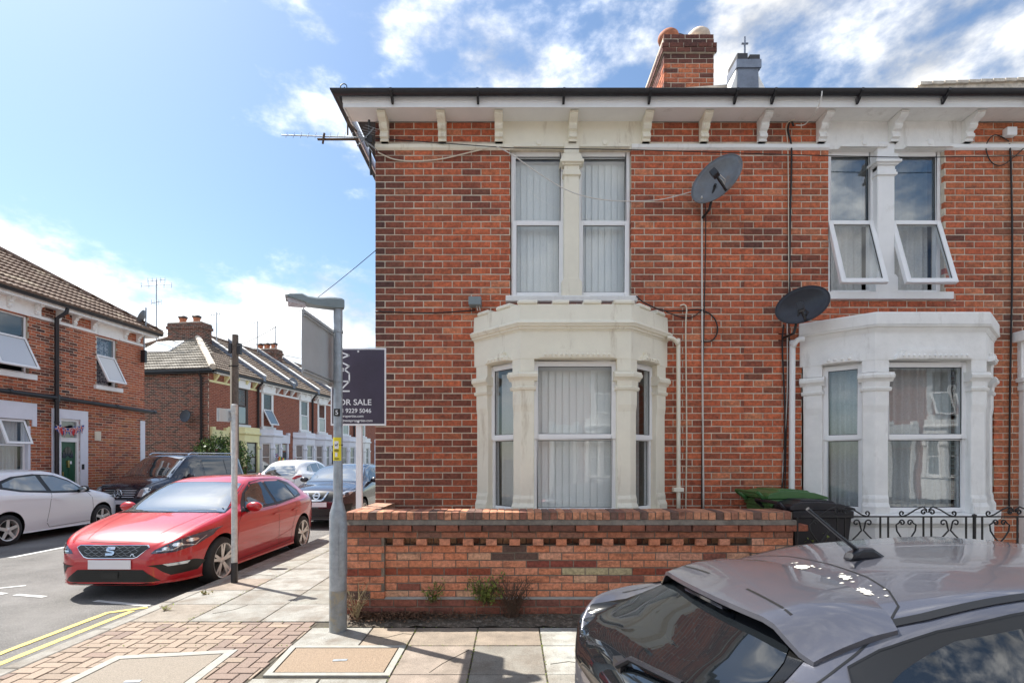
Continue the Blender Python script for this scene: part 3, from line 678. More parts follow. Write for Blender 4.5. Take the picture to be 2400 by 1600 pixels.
def bay(root, x0w, XA, XB, XC, XD, dep, m, merlon=False, blinds=('vertical', 'open'), lab='', glasses=('glass_clear',)*3, sashstyle='up'):
    A, B, C, D = (XA-x0w, 0), (XB-x0w, -dep), (XC-x0w, -dep), (XD-x0w, 0); P = [A, B, C, D]
    build('bay_base', MB().sweep(P, [(-.2, 0), (0, 0), (0, .84), (-.2, .84)]), 'white_plaster' if not merlon else m, root)
    build('bay_sill', MB().sweep(P, [(-.2, .84), (.0, .84), (.02, .87), (.06, .89), (.065, .97), (.05, .99), (-.2, 1.0)]), m, root, bevel=.006)
    build('bay_head', MB().sweep(P, [(-.18, 2.70), (0, 2.70), (0, 3.03), (-.18, 3.03)]), m, root, bevel=.004)
    if merlon:
        build('cornice', MB().sweep(P, [(-.1, 3.0), (.005, 3.0), (.012, 3.018), (.03, 3.022), (.034, 3.04), (.055, 3.05), (.062, 3.072), (.07, 3.078), (.066, 3.095), (.04, 3.112), (-.1, 3.115)]), m, root, smooth=True)
        build('parapet', MB().sweep(P, [(-.12, 3.1), (.02, 3.1), (.012, 3.13), (.004, 3.30), (-.12, 3.30)]), m, root, bevel=.006)
        q = MB(); fst = None
        segs = [((A, B), [(.10, .33), (.52, .80)]), ((C, D), [(.20, .48), (.67, .90)])]
        for (s0, s1), ivs in segs:
            s0, s1 = Vector(s0), Vector(s1)
            for a, b in ivs:
                q = MB().sweep([s0.lerp(s1, a), s0.lerp(s1, b)], [(-.13, 3.30), (.016, 3.30), (.022, 3.318), (.008, 3.345), (-.13, 3.35)]); build('merlon', q, m, root, bevel=.006)
        fl = C[0]-B[0]
        for a, b in ((.29, .44), (.57, .73)):
            build('merlon', MB().sweep([(B[0]+fl*a, B[1]), (B[0]+fl*b, B[1])], [(-.13, 3.30), (.016, 3.30), (.022, 3.318), (.008, 3.345), (-.13, 3.35)]), m, root, bevel=.006)
        for pth in ([Vector(A).lerp(Vector(B), .96), B, (B[0]+fl*.155, B[1])], [(C[0]-fl*.155, C[1]), C, Vector(C).lerp(Vector(D), .06)]):
            build('merlon', MB().sweep(pth, [(-.13, 3.30), (.016, 3.30), (.022, 3.318), (.008, 3.345), (-.13, 3.35)]), m, root, bevel=.006)
    else:
        build('cornice', MB().sweep(P, [(-.1, 3.0), (.005, 3.0), (.01, 3.02), (.02, 3.03), (.024, 3.048), (.05, 3.06), (.055, 3.075), (-.1, 3.08)]), m, root, smooth=True)
        build('parapet', MB().sweep(P, [(-.12, 3.075), (.045, 3.075), (.05, 3.09), (.048, 3.21), (.03, 3.222), (-.12, 3.225)]), m, root, bevel=.01)
    build('bay_roof', MB().prism([A, (B[0], B[1]+.08), (C[0], C[1]+.08), D], 3.08, 3.14, 'z'), 'lead', root)
    vA, vB, vC, vD = map(Vector, P); dl = (vB-vA).normalized(); dr = (vD-vC).normalized(); fr = Vector((1, 0))
    paths = {'l': ([vA+dl*.035, vA+dl*.235], .03), 'bl': ([vB-dl*.125, vB, vB+fr*.155], .035), 'br': ([vC-fr*.155, vC, vC+dr*.125], .035), 'r': ([vD-dr*.235, vD-dr*.035], .03)}
    for k, (pth, ex) in paths.items():
        q = MB(); q.sweep(pth, [(-.16, .99), (.022, .99), (.022, 1.07), (.012, 1.09), (0, 1.115), (0, 1.16), (-.012, 1.2), (-.012, 2.12), (0, 2.2), (0, 2.42), (-.16, 2.42)])
        build('column', q, m, root, bevel=.012)
        d0 = (pth[0]-pth[1]).normalized(); d1 = (pth[-1]-pth[-2]).normalized(); cp = [pth[0]+d0*ex]+pth[1:-1]+[pth[-1]+d1*ex]
        cp2 = [pth[0]+d0*ex*.5]+pth[1:-1]+[pth[-1]+d1*ex*.5]
        q = MB().sweep(cp2, [(-.16, 2.355), (.008, 2.355), (.018, 2.37), (.02, 2.39), (.006, 2.40), (-.16, 2.40)])
        q.sweep(cp, [(-.16, 2.46), (.012, 2.46), (.024, 2.485), (.045, 2.50), (.05, 2.53), (.038, 2.54), (.036, 2.56), (-.16, 2.57)])
        q.sweep(pth, [(-.15, 2.40), (.004, 2.40), (.01, 2.46), (-.15, 2.46)])
        build('capital', q, m, root, smooth=True)
        q = MB().sweep(pth, [(-.15, 2.57), (-.004, 2.57), (-.004, 2.70), (-.15, 2.70)]); build('column_block', q, m, root)
    # windows in the three faces
    def face(a, b, l0, l1, lab2, bl, gl, ins=.085, h=1.70, split=.84):
        d = (b-a).normalized(); rz = math.atan2(d.y, d.x); nrm_ = Vector((-d.y, d.x)); o = a+d*l0+nrm_*ins
        W = (b-a).length-l0-l1
        window(root, (o.x, o.y, .995), rz, W, h, split, sashstyle, 0, gl, blind=bl, label=lab2, fw=.058)
    face(vA, vB, .22, .105, lab+' narrow window in its left angled side', blinds[1], glasses[0])
    face(vB, vC, .135, .135, lab+' wide front window', blinds[0], glasses[1])
    face(vC, vD, .105, .22, lab+' narrow window in its right angled side', blinds[1] if merlon else blinds[0], glasses[2])
    # moulded label panels over the windows
    def labelp(a, b, t0, t1, z=2.70, hh=.105):
        d = (b-a).normalized(); rz = math.atan2(d.y, d.x); Lf = (b-a).length; x0, x1 = Lf*t0, Lf*t1
        sh = [(x0, 0), (x1, 0), (x1-.012, .035), (x1-.045, .062), (x1-.07, .07), (x1-.075, hh), (x0+.075, hh), (x0+.07, .07), (x0+.045, .062), (x0+.012, .035)]
        q = MB().prism([(p[0], p[1]) for p in sh], -.04, .01, 'y')
        inn = [((x0+x1)/2+(p[0]-(x0+x1)/2)*(1-.05/(x1-x0)), .008+p[1]*.78) for p in sh]
        q.prism(inn, -.052, -.039, 'y')
        n = max(3, int((x1-x0-.1)/.055))
        for i in range(n):
            xx = x0+.05+(x1-x0-.1)*(i+.5)/n; q.lathe([(0, -.066), (.010, -.065), (.017, -.056), (.019, -.050)], 10, (xx, 0, .036), 'y')
        build('label_moulding', q, m, root, (a.x, a.y, z+.0), rz)
    labelp(vB, vC, .16, .86); labelp(vA, vB, .30, .80); labelp(vC, vD, .22, .70)
def room(root, x0, x1, za=.3, zb=5.6):
    mb = MB()
    for z0, z1 in ((za, 3.2), (3.3, zb)):
        mb.add([(x0, .24, z0), (x1, .24, z0), (x1, 3.6, z0), (x0, 3.6, z0), (x0, .24, z1), (x1, .24, z1), (x1, 3.6, z1), (x0, 3.6, z1)], [(0, 1, 2, 3), (7, 6, 5, 4), (1, 5, 6, 2), (2, 6, 7, 3), (3, 7, 4, 0)])
    build('room', mb, 'room_wall', root, fix=False)
def body(root, x0, x1, dep=9.0, m='brick_flank_texture', z=5.66, roofm='slate_dark', pitch=27, hip=0):
    mb = MB().box(x0+.001, x0+.2, .23, dep, 0, z).box(x1-.2, x1-.001, .23, dep, 0, z).box(x0+.2, x1-.2, dep-.2, dep, 0, z)
    build('rear_wall', mb, m, root, fix=False)
    t = math.tan(R(pitch)); D = dep+.3; h = D/2*t; y0 = -.25; ym = y0+D/2; y1 = y0+D; zt = z+.08
    a = x0-(.25 if hip else 0); r0 = a+(hip and D/2*.8)
    vs = [(a, y0, zt), (x1, y0, zt), (x1, y1, zt), (a, y1, zt), (r0, ym, zt+h), (x1, ym, zt+h)]
    build('roof', MB().add(vs, [(0, 1, 5, 4), (2, 3, 4, 5), (3, 0, 4), (1, 2, 5), (0, 3, 2, 1)]), roofm, root)
def tone_main(x0w):
    def f(x, z, r):
        X = x+x0w; t = r.random()
        c = lerp3((.565, .148, .064), (.455, .108, .048), t)
        if r.random() < .12: c = lerp3(c, (.50, .16, .07), .6)
        if r.random() < .12: c = lerp3(c, (.36, .10, .055), .7)
        if r.random() < .06: c = lerp3(c, (.66, .26, .13), .6)
        d = 0
        if X < -.6:
            e = (X+1.65)/.5
            if z < 5.1: d = max(0, 1.15-e*(.62 if z < 3.2 else .8))*.9*r.uniform(.5, 1.1)
            if 3.6 < z < 4.9 and X < -1.0: d = max(d, .8-e*.75)
            if z < 2.6: d = max(d, (.9-e*.45))
            if X < -1.42: d = max(d, .85)
            elif X < -1.2: d = max(d, r.uniform(.25, .8))
        if X < -.45 and z < 3.4: d = max(d, r.random()**1.3*.75*min(1, (3.5-z)/.8))
        if 2.75 < X < 3.5 and 2.2 < z < 4.6: d = max(d, r.random()*.8 if r.random() < .45 else 0)
        if 1.9 < X < 2.3 and z < 2.6: d = max(d, r.random()*.45)
        if .9 < abs(X-2.6) < 1.0: d = max(d, .2*r.random())
        if 4.6 < z < 5.2 and 3.2 < X: c = lerp3(c, (.44, .13, .055), .5)
        if X > 5.9: c = lerp3(c, (.42, .17, .08), .6)
        q_ = noise.noise((X*1.1, z*1.9, 3.3))+.6*noise.noise((X*2.7, z*5.5, 1.2)); d = max(d, min(.85, (q_-.10)*1.5)*r.uniform(.3, 1.1)) if q_ > .10 else d
        if r.random() < .03: d = max(d, r.uniform(.25, .6))
        d *= r.uniform(.7, 1.1)
        return lerp3(c, (.055, .032, .03), min(.92, max(0, d)))
    return f
# ---- house at the corner
X1 = -1.65; X2 = 2.80
H1 = thing('terraced_house', 'red brick corner house with cream battlemented bay window and vertical blinds', 'house', (X1, YF, 0), group='houses of the near terrace')
L = lambda u: fx(u)-X1
holes = [(L(1172), L(1450), fz(690), fz(344)), (L(1153), L(1474), 5.33, 5.67), (-.40-X1, 1.83-X1, .3, 3.28), (-.1, 5, fz(346), 5.392)]
bricks(H1, 0, X2-X1, 0, 5.66, holes[:3]+[(0, L(1172), 5.32, 5.39), (L(1450), 9, 5.32, 5.39)], tone_main(X1), limit=300)
facade_top(H1, 0, X2-X1-.1, 'upvc', left_end=True, soff='white_paint')
corbels(H1, (885, 1017, 1146, 1314, 1482, 1614), 'cream_paint', X1)
build('string_course', MB().prism([(.05, 5.318), (-.012, 5.318), (-.02, 5.33), (-.03, 5.335), (-.03, 5.378), (-.015, 5.392), (.05, 5.392)], 0, L(1172), 'x'), 'cream_paint', H1, bevel=.003)
build('string_course', MB().prism([(.05, 5.318), (-.012, 5.318), (-.02, 5.33), (-.03, 5.335), (-.03, 5.378), (-.015, 5.392), (.05, 5.392)], L(1450), X2-X1, 'x'), 'white_plaster', H1, bevel=.003, label='whiter length of the string course right of the windows')
lintel_panel(H1, X1, 1153, 1474, 'cream_paint', circ=((1237, .3), (1388, .3)))
top_window_group(H1, X1, 1173, 1450, 3.555, 5.335, 1295, 1330, 'cream_paint', 'upper sash window with vertical blinds', 'vertical', 0, 'glass_clear', 'glass_clear', True)
bay(H1, X1, -.457, .09, 1.309, 1.876, .556, 'cream_paint', True, ('vertical', 'open'), 'cream bay,')
room(H1, .2, X2-X1-.1); body(H1, 0, X2-X1, hip=1)
# ---- next house
H2 = thing('terraced_house', 'red brick house with plain white bay window and two upper sashes tilted open', 'house', (X2, YF, 0), group='houses of the near terrace')
L2 = lambda u: fx(u)-X2
bricks(H2, 0, 5.4, 0, 5.66, [(L2(1903), L2(2170), fz(676), fz(335)), (L2(1893), L2(2210), 5.33, 5.67), (3.50-X2, 5.82-X2, .3, 3.2), (0, L2(1903), 5.32, 5.39), (L2(2170), 9, 5.32, 5.39), (3.32, 4.7, 0, 3.0)], tone_main(X2), limit=300)
facade_top(H2, -.1, 5.4, 'white_paint', soff='white_plaster')
corbels(H2, (1747, 1883, 2048, 2217, 2390, 2500), 'white_plaster', X2)
for a, b in ((0, L2(1903)), (L2(2170), 5.4)):
    build('string_course', MB().prism([(.05, 5.318), (-.012, 5.318), (-.02, 5.33), (-.03, 5.335), (-.03, 5.378), (-.015, 5.392), (.05, 5.392)], a, b, 'x'), 'white_paint', H2, bevel=.003)
lintel_panel(H2, X2, 1893, 2210, 'white_plaster', circ=((1979, .28), (2129, .28)))
top_window_group(H2, X2, 1904, 2170, fz(672), 5.335, 2012, 2052, 'white_paint', 'upper window with its lower sash tilted open', 'net', R(17), 'glass_sky', 'glass_clear', False)
bay(H2, X2, 3.426+.045, 4.03, 5.255, 5.82, .50, 'white_plaster', False, ('net', 'net'), 'white bay,', ('glass_dark',)*3)
# entrance surround at the right
q = MB().box(3.32, 3.45, -.06, .1, 0, 2.42).box(3.30, 3.47, -.08, .1, 2.42, 2.47).box(3.28, 3.49, -.1, .1, 2.52, 2.57).box(3.31, 3.46, -.07, .1, 2.47, 2.52).box(3.30, 4.72, -.05, .1, 2.57, 3.0).box(3.24, 4.78, -.14, .1, 3.0, 3.12)
build('entrance_surround', q, 'white_plaster', H2, bevel=.006)
build('door', MB().box(3.46, 4.6, .1, .15, .15, 2.55), 'paint_white', H2)
room(H2, .1, 5.3); body(H2, 0, 5.4)
# ---- chimney of the corner house, built on the roof
CY = 8.34
CH = thing('chimney', 'sooty brick chimney stack with three pots above the corner house', 'chimney', (fx(0)*0+2.475, CY, 6.3))
cw = .815; rc = random.Random(21)
def tone_ch(x, z, r):
    if z > 1.75: return lerp3((.07, .03, .025), (.18, .06, .04), r.random())
    return lerp3((.55, .17, .075), (.42, .12, .06), r.random()) if r.random() < .62-.25*(x < .3) else lerp3((.08, .035, .03), (.20, .07, .045), r.random())
its = []
def chb(T, W, z0, z1, limit):
    bricks(CH, 0, W, z0, z1, [], tone_ch, T, mort='mortar_pale', limit=limit, back=.1, backname='mortar_core', skip_back=True)
chb(None, cw, 0, 1.9, 300)
chb(Matrix.Translation((-.035, -.035, 0)), cw+.07, 1.9, 2.06, 60)
chb(Matrix.Translation((0, 1.7, 0)) @ Matrix.Rotation(R(-90), 4, 'Z'), 1.7, 0, 1.9, 300)
chb(Matrix.Translation((-.035, 1.735, 0)) @ Matrix.Rotation(R(-90), 4, 'Z'), 1.77, 1.9, 2.06, 60)
chb(Matrix.Translation((0, 0, 0)), cw, 2.06, 2.22, 40)
build('mortar_core', MB().box(.008, cw-.001, .008, 1.7, -.4, 2.215).box(-.02, cw+.02, -.02, 1.72, 1.9, 2.055), 'mortar_pale', CH, fix=False)
def pot(x, y, m, h=.26, r=.12, lab=None, cap=True):
    pr = [(r*.85, 0), (r, .03), (r*1.0, h*.7), (r*1.15, h*.75), (r*1.1, h), (r*.8, h), (r*.8, .1)]
    o = build('chimney_pot', MB().lathe(pr, 20, (x, y, 2.2)), m, CH, smooth=True, label=lab)
    if cap:
        q = MB(); q.ell((x, y, 2.2+h+.0), (r*1.3, r*1.3, r*.9), 18, 8); build('cowl', q, m, o, smooth=True)
pot(.14, .22, 'terracotta', .12, .135, 'squat brownish hooded pot'); pot(.64, .22, 'terracotta_pale', .12, .15, 'squat pale hooded pot')
pot(.42, .75, 'terracotta', .40, .12, 'tall pot with a dark cowl', False)
build('cowl', MB().ell((.42, .75, 2.66), (.20, .20, .11), 18, 8), 'flue_grey', CH, smooth=True, label='black domed cowl')
# party wall end clad in lead
PW = thing('parapet_end', 'blue grey lead clad parapet end with small iron cross standing above the gutter', 'parapet', (3.5, 7.6, 6.08))
c = 0
q = MB().prism([(-.46, 0), (.46, 0), (.30, .95), (.17, 1.2), (.13, 1.42), (-.16, 1.42), (-.19, 1.2), (-.28, .95)], 0, .3, 'y'); build('plaster_shoulder', q, 'white_plaster', PW, bevel=.01)
build('lead_flashing', MB().prism([(-.20, .0), (.19, .0), (.15, 1.18), (.15, 1.36), (-.155, 1.36), (-.155, 1.18)], -.015, .0, 'y').box(-.185, .185, -.04, .31, 1.30, 1.42), 'lead', PW)
build('cap_stone', MB().box(-.17, -.01, -.03, .3, 1.42, 1.52).box(.01, .17, -.03, .3, 1.42, 1.50), 'slate_dark', PW, bevel=.01)
build('cross', MB().tube([(0, .1, 1.5), (0, .1, 1.86)], .014, 6).tube([(-.05, .1, 1.76), (.05, .1, 1.76)], .014, 6), 'lead', PW)
q = MB().prism([(-.66, .5), (.1, .5), (.1, 1.05), (-.16, 1.2), (-.62, 1.17)], -.0, .5, 'y')
tag(build('roof_verge', MB().prism([(-.14, 0), (.75, 0), (.75, 1.36), (-.08, 1.30)], 0, 1.6, 'y'), 'pale_tile', None, (2.80, 8.0, 6.1)), 'pale tiled verge between the brick chimney and the lead clad parapet', 'roof verge')
V = thing('roof_verge', 'long pale tiled roof verge rising above the gutter at the right edge', 'roof verge', (6.37, 8.0, 6.1))
q = MB(); 
for i in range(14): q.box(.02+i*.19, .02+i*.19+.18, 0, 1.4, 1.35+i*.008, 1.395+i*.008)
build('verge_tiles', q, 'pale_tile', V); build('verge_wall', MB().prism([(0, 0), (3, 0), (3, 1.48), (.0, 1.36)], .04, 1.3, 'y'), 'pale_tile', V)
# iron scroll on the hip
t_ = thing('roof_scroll', 'thin iron scroll curling up at the left end of the gutter', 'finial', (-1.93, 5.93, 5.79))
pts = [(0, 0, 0)]+[(-.02-.05*math.cos(a)*(1-a/9), 0, .11+.045*math.sin(a)*(1-a/9)) for a in [k*.4 for k in range(0, 16)]]
build('scroll', MB().tube([(.05, 0, 0), (.045, 0, .05), (.02, 0, .09)]+[(-.025+.045*(1-k/20)*math.cos(.5+k*.42), 0, .11+.045*(1-k/20)*math.sin(.5+k*.42)) for k in range(15)], .006, 6), 'black_iron', t_)
# ================================================================== street furniture and fittings
def wpt(u, v, Y): return Vector(((u-1176)/F*Y, Y, EYE+(HZ-v)/F*Y))
LP = thing('lamp_post', 'galvanised lamp post with number plate and yellow sticker at the garden wall end', 'lamp post', (-1.624, 4.78, 0))
build('base_section', MB().lathe([(.078, -.1), (.078, 1.06), (.074, 1.10), (.046, 1.20), (.043, 1.24), (.043, 1.26)], 28), 'galvanised', LP, smooth=True)
build('base_coating', MB().lathe([(.0795, -.05), (.0795, .36), (.0785, .385), (.077, .385)], 28), 'galvanised_base', LP, smooth=True, label='weathered dark lower coat')
build('shaft', MB().lathe([(.042, 1.24), (.040, 3.03), (.036, 3.05)], 24), 'galvanised', LP, smooth=True)
q = MB().lathe([(.082, .51), (.086, .52), (.086, 1.0), (.082, 1.01)], 10); q = MB(); vs = []
for i in range(9):
    a = R(-75+i*8); 
    for z in (.52, .54, 1.0, 1.02): r = .083 if z in (.52, 1.02) else .087; vs.append((r*math.cos(a), r*math.sin(a), z))
q.add(vs, [(i*4+k, i*4+k+1, (i+1)*4+k+1, (i+1)*4+k) for i in range(8) for k in range(3)]); build('access_door', q, 'galvanised', LP, rz=R(10), smooth=True)
for z, r in ((1.86, .0435), (1.245, .0452)): build('clamp_band', MB().lathe([(r-.004, -.006), (r, -.005), (r, .005), (r-.004, .006)], 20, (0, 0, z-.13)), 'black_plastic', LP, smooth=True)
# lantern: bracket and head
q = MB(); secs = [(.055, .035, -.035, .042), (.03, .047, -.05, .052), (-.06, .047, -.052, .055), (-.18, .03, -.05, .055), (-.26, .028, -.045, .075), (-.31, .045, -.03, .10), (-.41, .035, -.012, .105), (-.45, .02, .0, .095)]
vs = []
for x, t, b, wd in secs: vs += [(x, -wd*.7, t), (x, wd*.7, t), (x, wd, t-.018), (x, wd, b+.004), (x, wd*.8, b), (x, -wd*.8, b), (x, -wd, b+.004), (x, -wd, t-.018)]
n = len(secs); q.add(vs, [(i*8+k, i*8+(k+1) % 8, (i+1)*8+(k+1) % 8, (i+1)*8+k) for i in range(n-1) for k in range(8)]+[tuple(range(8)), tuple(range((n-1)*8, n*8))])
lan = build('lantern', q, 'grey_plastic', LP, (0, 0, 3.045), rz=R(22), smooth=True, bevel=.003)
build('lens', MB().prism([(-.28, -.06), (-.43, -.082), (-.43, .082), (-.28, .06)], -.052, -.012, 'z'), 'lamp_lens', lan)
q = MB(); q.box(-.028, .028, -.048, -.0435, -.034, .034); o = build('number_plate', q, 'sticker_black', LP, (0, 0, 2.03), rz=R(8))
text('numeral', '5', .058, 'board_white', o, (-.017, -.0485, -.02), (R(90), 0, 0))
def curved(z0, z1, a0, a1, r, m, nm, par, n=8):
    vs = []; 
    for i in range(n+1):
        a = R(a0+(a1-a0)*i/n); vs += [(r*math.cos(a), r*math.sin(a), z0), (r*math.cos(a), r*math.sin(a), z1)]
    return build(nm, MB().add(vs, [(2*i, 2*i+1, 2*i+3, 2*i+2) for i in range(n)]), m, par, fix=False, smooth='all')
st = curved(1.585, 1.80, -150, -30, .0435, 'sticker_yellow', 'yellow_sticker', LP)
curved(1.695, 1.765, -118, -66, .0442, 'board_white', 'sticker_disc', st); curved(1.62, 1.66, -108, -78, .0442, 'board_white', 'sticker_disc', st)
# small walking dog symbol
q = MB(); 
for x0, x1, z0, z1 in ((-.011, .009, -.004, .003), (.006, .010, .0, .010), (.008, .015, .006, .011), (-.011, -.008, -.014, -.002), (.006, .009, -.014, -.002), (-.015, -.011, .0, .006), (-.004, -.001, -.013, -.003)): q.box(x0, x1, -.0455, -.045, z0, z1)
build('dog_symbol', q, 'ink', st, (0, 0, 1.732)); 
q = MB()
for i, wd in enumerate((.024, .020, .026, .018)): q.box(-wd, wd, -.0445, -.0440, 1.668+i*.006, 1.671+i*.006)
for i, wd in enumerate((.020, .024)): q.box(-wd, wd, -.0445, -.0440, 1.596+i*.008, 1.600+i*.008)
build('small_print', q, 'ink', st)
# parking sign seen from behind
SG = thing('street_sign', 'large sign plate seen from its blank grey back, clamped below the lantern', 'sign', (-1.65, 4.63, 2.28))
def rrect(x0, x1, z0, z1, r, n=4):
    o = []
    for cx, cz, a0 in ((x1-r, z1-r, 0), (x0+r, z1-r, 90), (x0+r, z0+r, 180), (x1-r, z0+r, 270)):
        for k in range(n+1): a = R(a0+90*k/n); o.append((cx+r*math.cos(a), cz+r*math.sin(a)))
    return o
build('plate', MB().prism(rrect(-.47, .47, 0, .55, .03), -.06, -.056, 'x'), 'sign_back', SG)
build('sign_face', MB().prism(rrect(-.465, .465, .005, .545, .03), -.0605, -.0601, 'x'), 'board_white', SG, fix=False)
for z in (.045, .505):
    build('channel_rail', MB().box(-.0555, -.035, -.45, .45, z-.014, z-.008).box(-.0555, -.035, -.45, .45, z+.008, z+.014).box(-.0555, -.05, -.45, .45, z-.008, z+.008), 'sign_back', SG)
    build('clamp_band', MB().lathe([(.042, -.011), (.046, -.01), (.046, .01), (.042, .011)], 20, (.026, .15, z)), 'chrome' if False else 'galvanised', SG, smooth=True)
# for sale board
BD = thing('for_sale_board', 'dark purple FOR SALE board on a white wooden post beside the house corner', 'sale board', (-1.725, 5.75, 0))
build('post', MB().box(-.032, .032, .012, .062, -.1, 2.66), 'board_white', BD, bevel=.003)
o = build('board', MB().box(-.31, .31, -.004, .008, 1.975, 2.845), 'board_white', BD)
build('printed_panel', MB().box(-.293, .293, -.006, -.0042, 1.995, 2.825), 'board_purple', o)
rt = (R(90), 0, 0)
text('lettering', 'FOR SALE', .092, 'board_white', o, (-.265, -.0065, 2.205), rt, sx=1.05)
text('lettering', '023 9229 5046', .068, 'board_white', o, (-.265, -.0065, 2.118), rt, sx=1.0)
text('lettering', 'nexaproperties.com', .040, 'board_white', o, (-.265, -.0065, 2.068), rt, sx=1.0)
text('lettering', 'info@nexaproperties.com', .040, 'board_white', o, (-.265, -.0065, 2.018), rt, sx=1.0)
def strokes(pl, wd=.016):
    q = MB()
    for a, b in pl:
        a, b = Vector(a), Vector(b); d = (b-a).normalized()*(wd*.3); nn = Vector((-d.y, d.x)).normalized()*wd/2; a -= d; b += d
        q.prism([tuple(a-nn), tuple(b-nn), tuple(b+nn), tuple(a+nn)], -.008, -.0062, 'y')
    return q
x0 = -.21; x1 = -.10
lg = [((x0, 2.36), (x1, 2.36)), ((x0, 2.36), (x1, 2.47)), ((x0, 2.47), (x1, 2.47)), ((x1, 2.47), (x1, 2.56)), ((x0, 2.50), (x0, 2.58)), ((x1, 2.56), (x0, 2.64)), ((x0, 2.56), (x1, 2.64)), ((x1, 2.64), (x0+.03, 2.68)), ((x1, 2.76), (x0, 2.72)), ((x1, 2.76), (x0, 2.80))]
build('logo', strokes(lg), 'board_white', o)
for z in (2.805, 2.015): build('fixing_bolt', MB().lathe([(0, -.012), (.010, -.011), (.012, -.0055)], 12, (.0, 0, z), 'y'), 'board_white', o)
# thin sign pole by the kerb
SP = thing('sign_pole', 'slim pale sign pole with black base band by the kerb near the red car', 'sign pole', (-3.60, 6.64, 0))
build('pole', MB().lathe([(.036, .0), (.036, 2.30), (.030, 2.31), (0, 2.312)], 20), 'pole_grey', SP, smooth=True)
build('base_band', MB().lathe([(.041, -.02), (.040, .26), (.036, .262)], 20), 'black_plastic', SP, smooth=True)
build('sign_plate', MB().box(-.0, .008, -.12, .10, 2.08, 2.25).box(.008, .03, -.1, -.08, 2.08, 2.25), 'sign_back', SP, (-.09, -.02, 0), rz=R(-38))
build('bracket', MB().box(-.09, -.03, -.012, .012, 2.10, 2.125).box(-.09, -.03, -.012, .012, 2.20, 2.225), 'galvanised', SP)
build('collar', MB().lathe([(.036, 2.17), (.040, 2.172), (.040, 2.30), (.036, 2.302)], 20), 'pole_grey', SP, smooth=True)
# telegraph pole
TP = thing('telegraph_pole', 'brown wooden telegraph pole with cable boxes rising beyond the parked van', 'pole', (-12.05, 22.3, 0))
build('pole', MB().lathe([(.15, 0), (.125, 7.0), (0, 7.02)], 14), 'wood_pole', TP, smooth=True)
build('junction_box', MB().box(-.26, -.12, -.1, .08, 6.2, 6.62), 'flue_grey', TP); build('junction_box', MB().box(.12, .26, -.1, .08, 6.15, 6.62), 'flue_grey', TP)
build('step_iron', MB().box(-.2, .2, -.16, -.13, 5.6, 5.64), 'black_iron', TP); build('cable_duct', MB().box(-.14, -.09, -.16, -.1, 1, 5.9), 'cable_cream', TP)
# ---- aerial at the house corner
AN = thing('tv_aerial', 'bent old television aerial sticking out left from the top corner of the brick house', 'aerial', (-1.70, 6.0, 5.33))
q = MB(); q.tube([(-.98, -.05, .03), (.0, 0, .03)], .007, 5)
for k in range(11): x = -.93+k*.085; q.tube([(x, -.05, .03-.035), (x+.012, -.04, .03+.035)], .003, 4)
build('boom', q, 'galvanised', AN)
q = MB(); 
for a in (-.5, .5):
    for k in range(5): q.tube([(-.12+.03*k, -.06, .06+.05*k*a-.02), (.05+.02*k, .04, .10*a+.04*k*a+.02)], .003, 4)
q.tube([(-.14, -.05, .16), (.06, .02, -.13)], .006, 4).tube([(.08, .02, .16), (-.1, -.05, -.10)], .006, 4)
build('reflector', q, 'galvanised', AN)
build('mast', MB().tube([(.02, .1, -.35), (.02, .02, .25)], .014, 7).box(-.03, .06, .0, .1, -.02, .06), 'black_iron', AN)
build('dipole', MB().tube([(-.56, -.05, -.02), (-.1, 0, .01)], .014, 5).tube([(-.50, -.05, -.07), (-.48, -.05, .05)], .012, 5).tube([(-.22, -.02, .05), (-.22, -.02, .26)], .010, 5).tube([(-.22, -.02, .2), (-.12, 0, .1)], .012, 5), 'stem_brown', AN)
# ---- satellite dishes
def dish(name, label, loc, rx, rzr, face, roll, m):
    t = thing(name, label, 'satellite dish', loc)
    fq = Vector(face).normalized().to_track_quat('Z', 'Y').to_matrix().to_4x4() @ Matrix.Rotation(roll, 4, 'Z')
    q = MB(); n = 36; vs = []; rings = 7
    for i in range(rings+1):
        r = i/rings
        for k in range(n): a = 2*math.pi*k/n; vs.append((rx*r*math.cos(a), rzr*r*math.sin(a), .06*r*r-.06))
    q.add(vs, [(i*n+k, i*n+(k+1) % n, (i+1)*n+(k+1) % n, (i+1)*n+k) for i in range(1, rings) for k in range(n)]+[tuple(range(n, 2*n))])
    q2 = MB(); q2.tube([(rx*math.cos(2*math.pi*k/n), rzr*math.sin(2*math.pi*k/n), .0) for k in range(n+1)], .007, 5, cap=False)
    o = build('reflector', q, m, t, smooth='all'); o.matrix_local = fq; s_ = o.modifiers.new('thick', 'SOLIDIFY'); s_.thickness = .004
    o2 = build('rim', q2, m, o, smooth='all')
    a = build('arm', MB().tube([(0, -rzr*.92, -.02), (0, -rzr*.85, .10), (0, -.12, .25)], [.014, .016, .016], 6), 'black_plastic', t); a.matrix_local = fq
    a = build('receiver_head', MB().box(-.035, .035, -.15, -.06, .23, .31), 'black_plastic', t, bevel=.01); a.matrix_local = fq
    b = build('wall_bracket', MB().tube([(-.04, .36, -.30), (-.04, .10, -.30), (0, .05, -.06), (0, .02, -.05)], .016, 7).box(-.09, .01, .345, .36, -.38, -.2), 'black_iron', t)
    q = MB().tube([(0, -rzr*.8, .02), (.05, -rzr*.7, .10), (.03, -.13, .24)], .005, 5).tube([(0, -rzr*.85, .0), (.03, -rzr*.6, .08), (.0, -.13, .24)], .005, 5)
    a = build('lead', q, 'cable_white' if m == 'dish_grey' else 'cable_black', t); a.matrix_local = fq
    return t
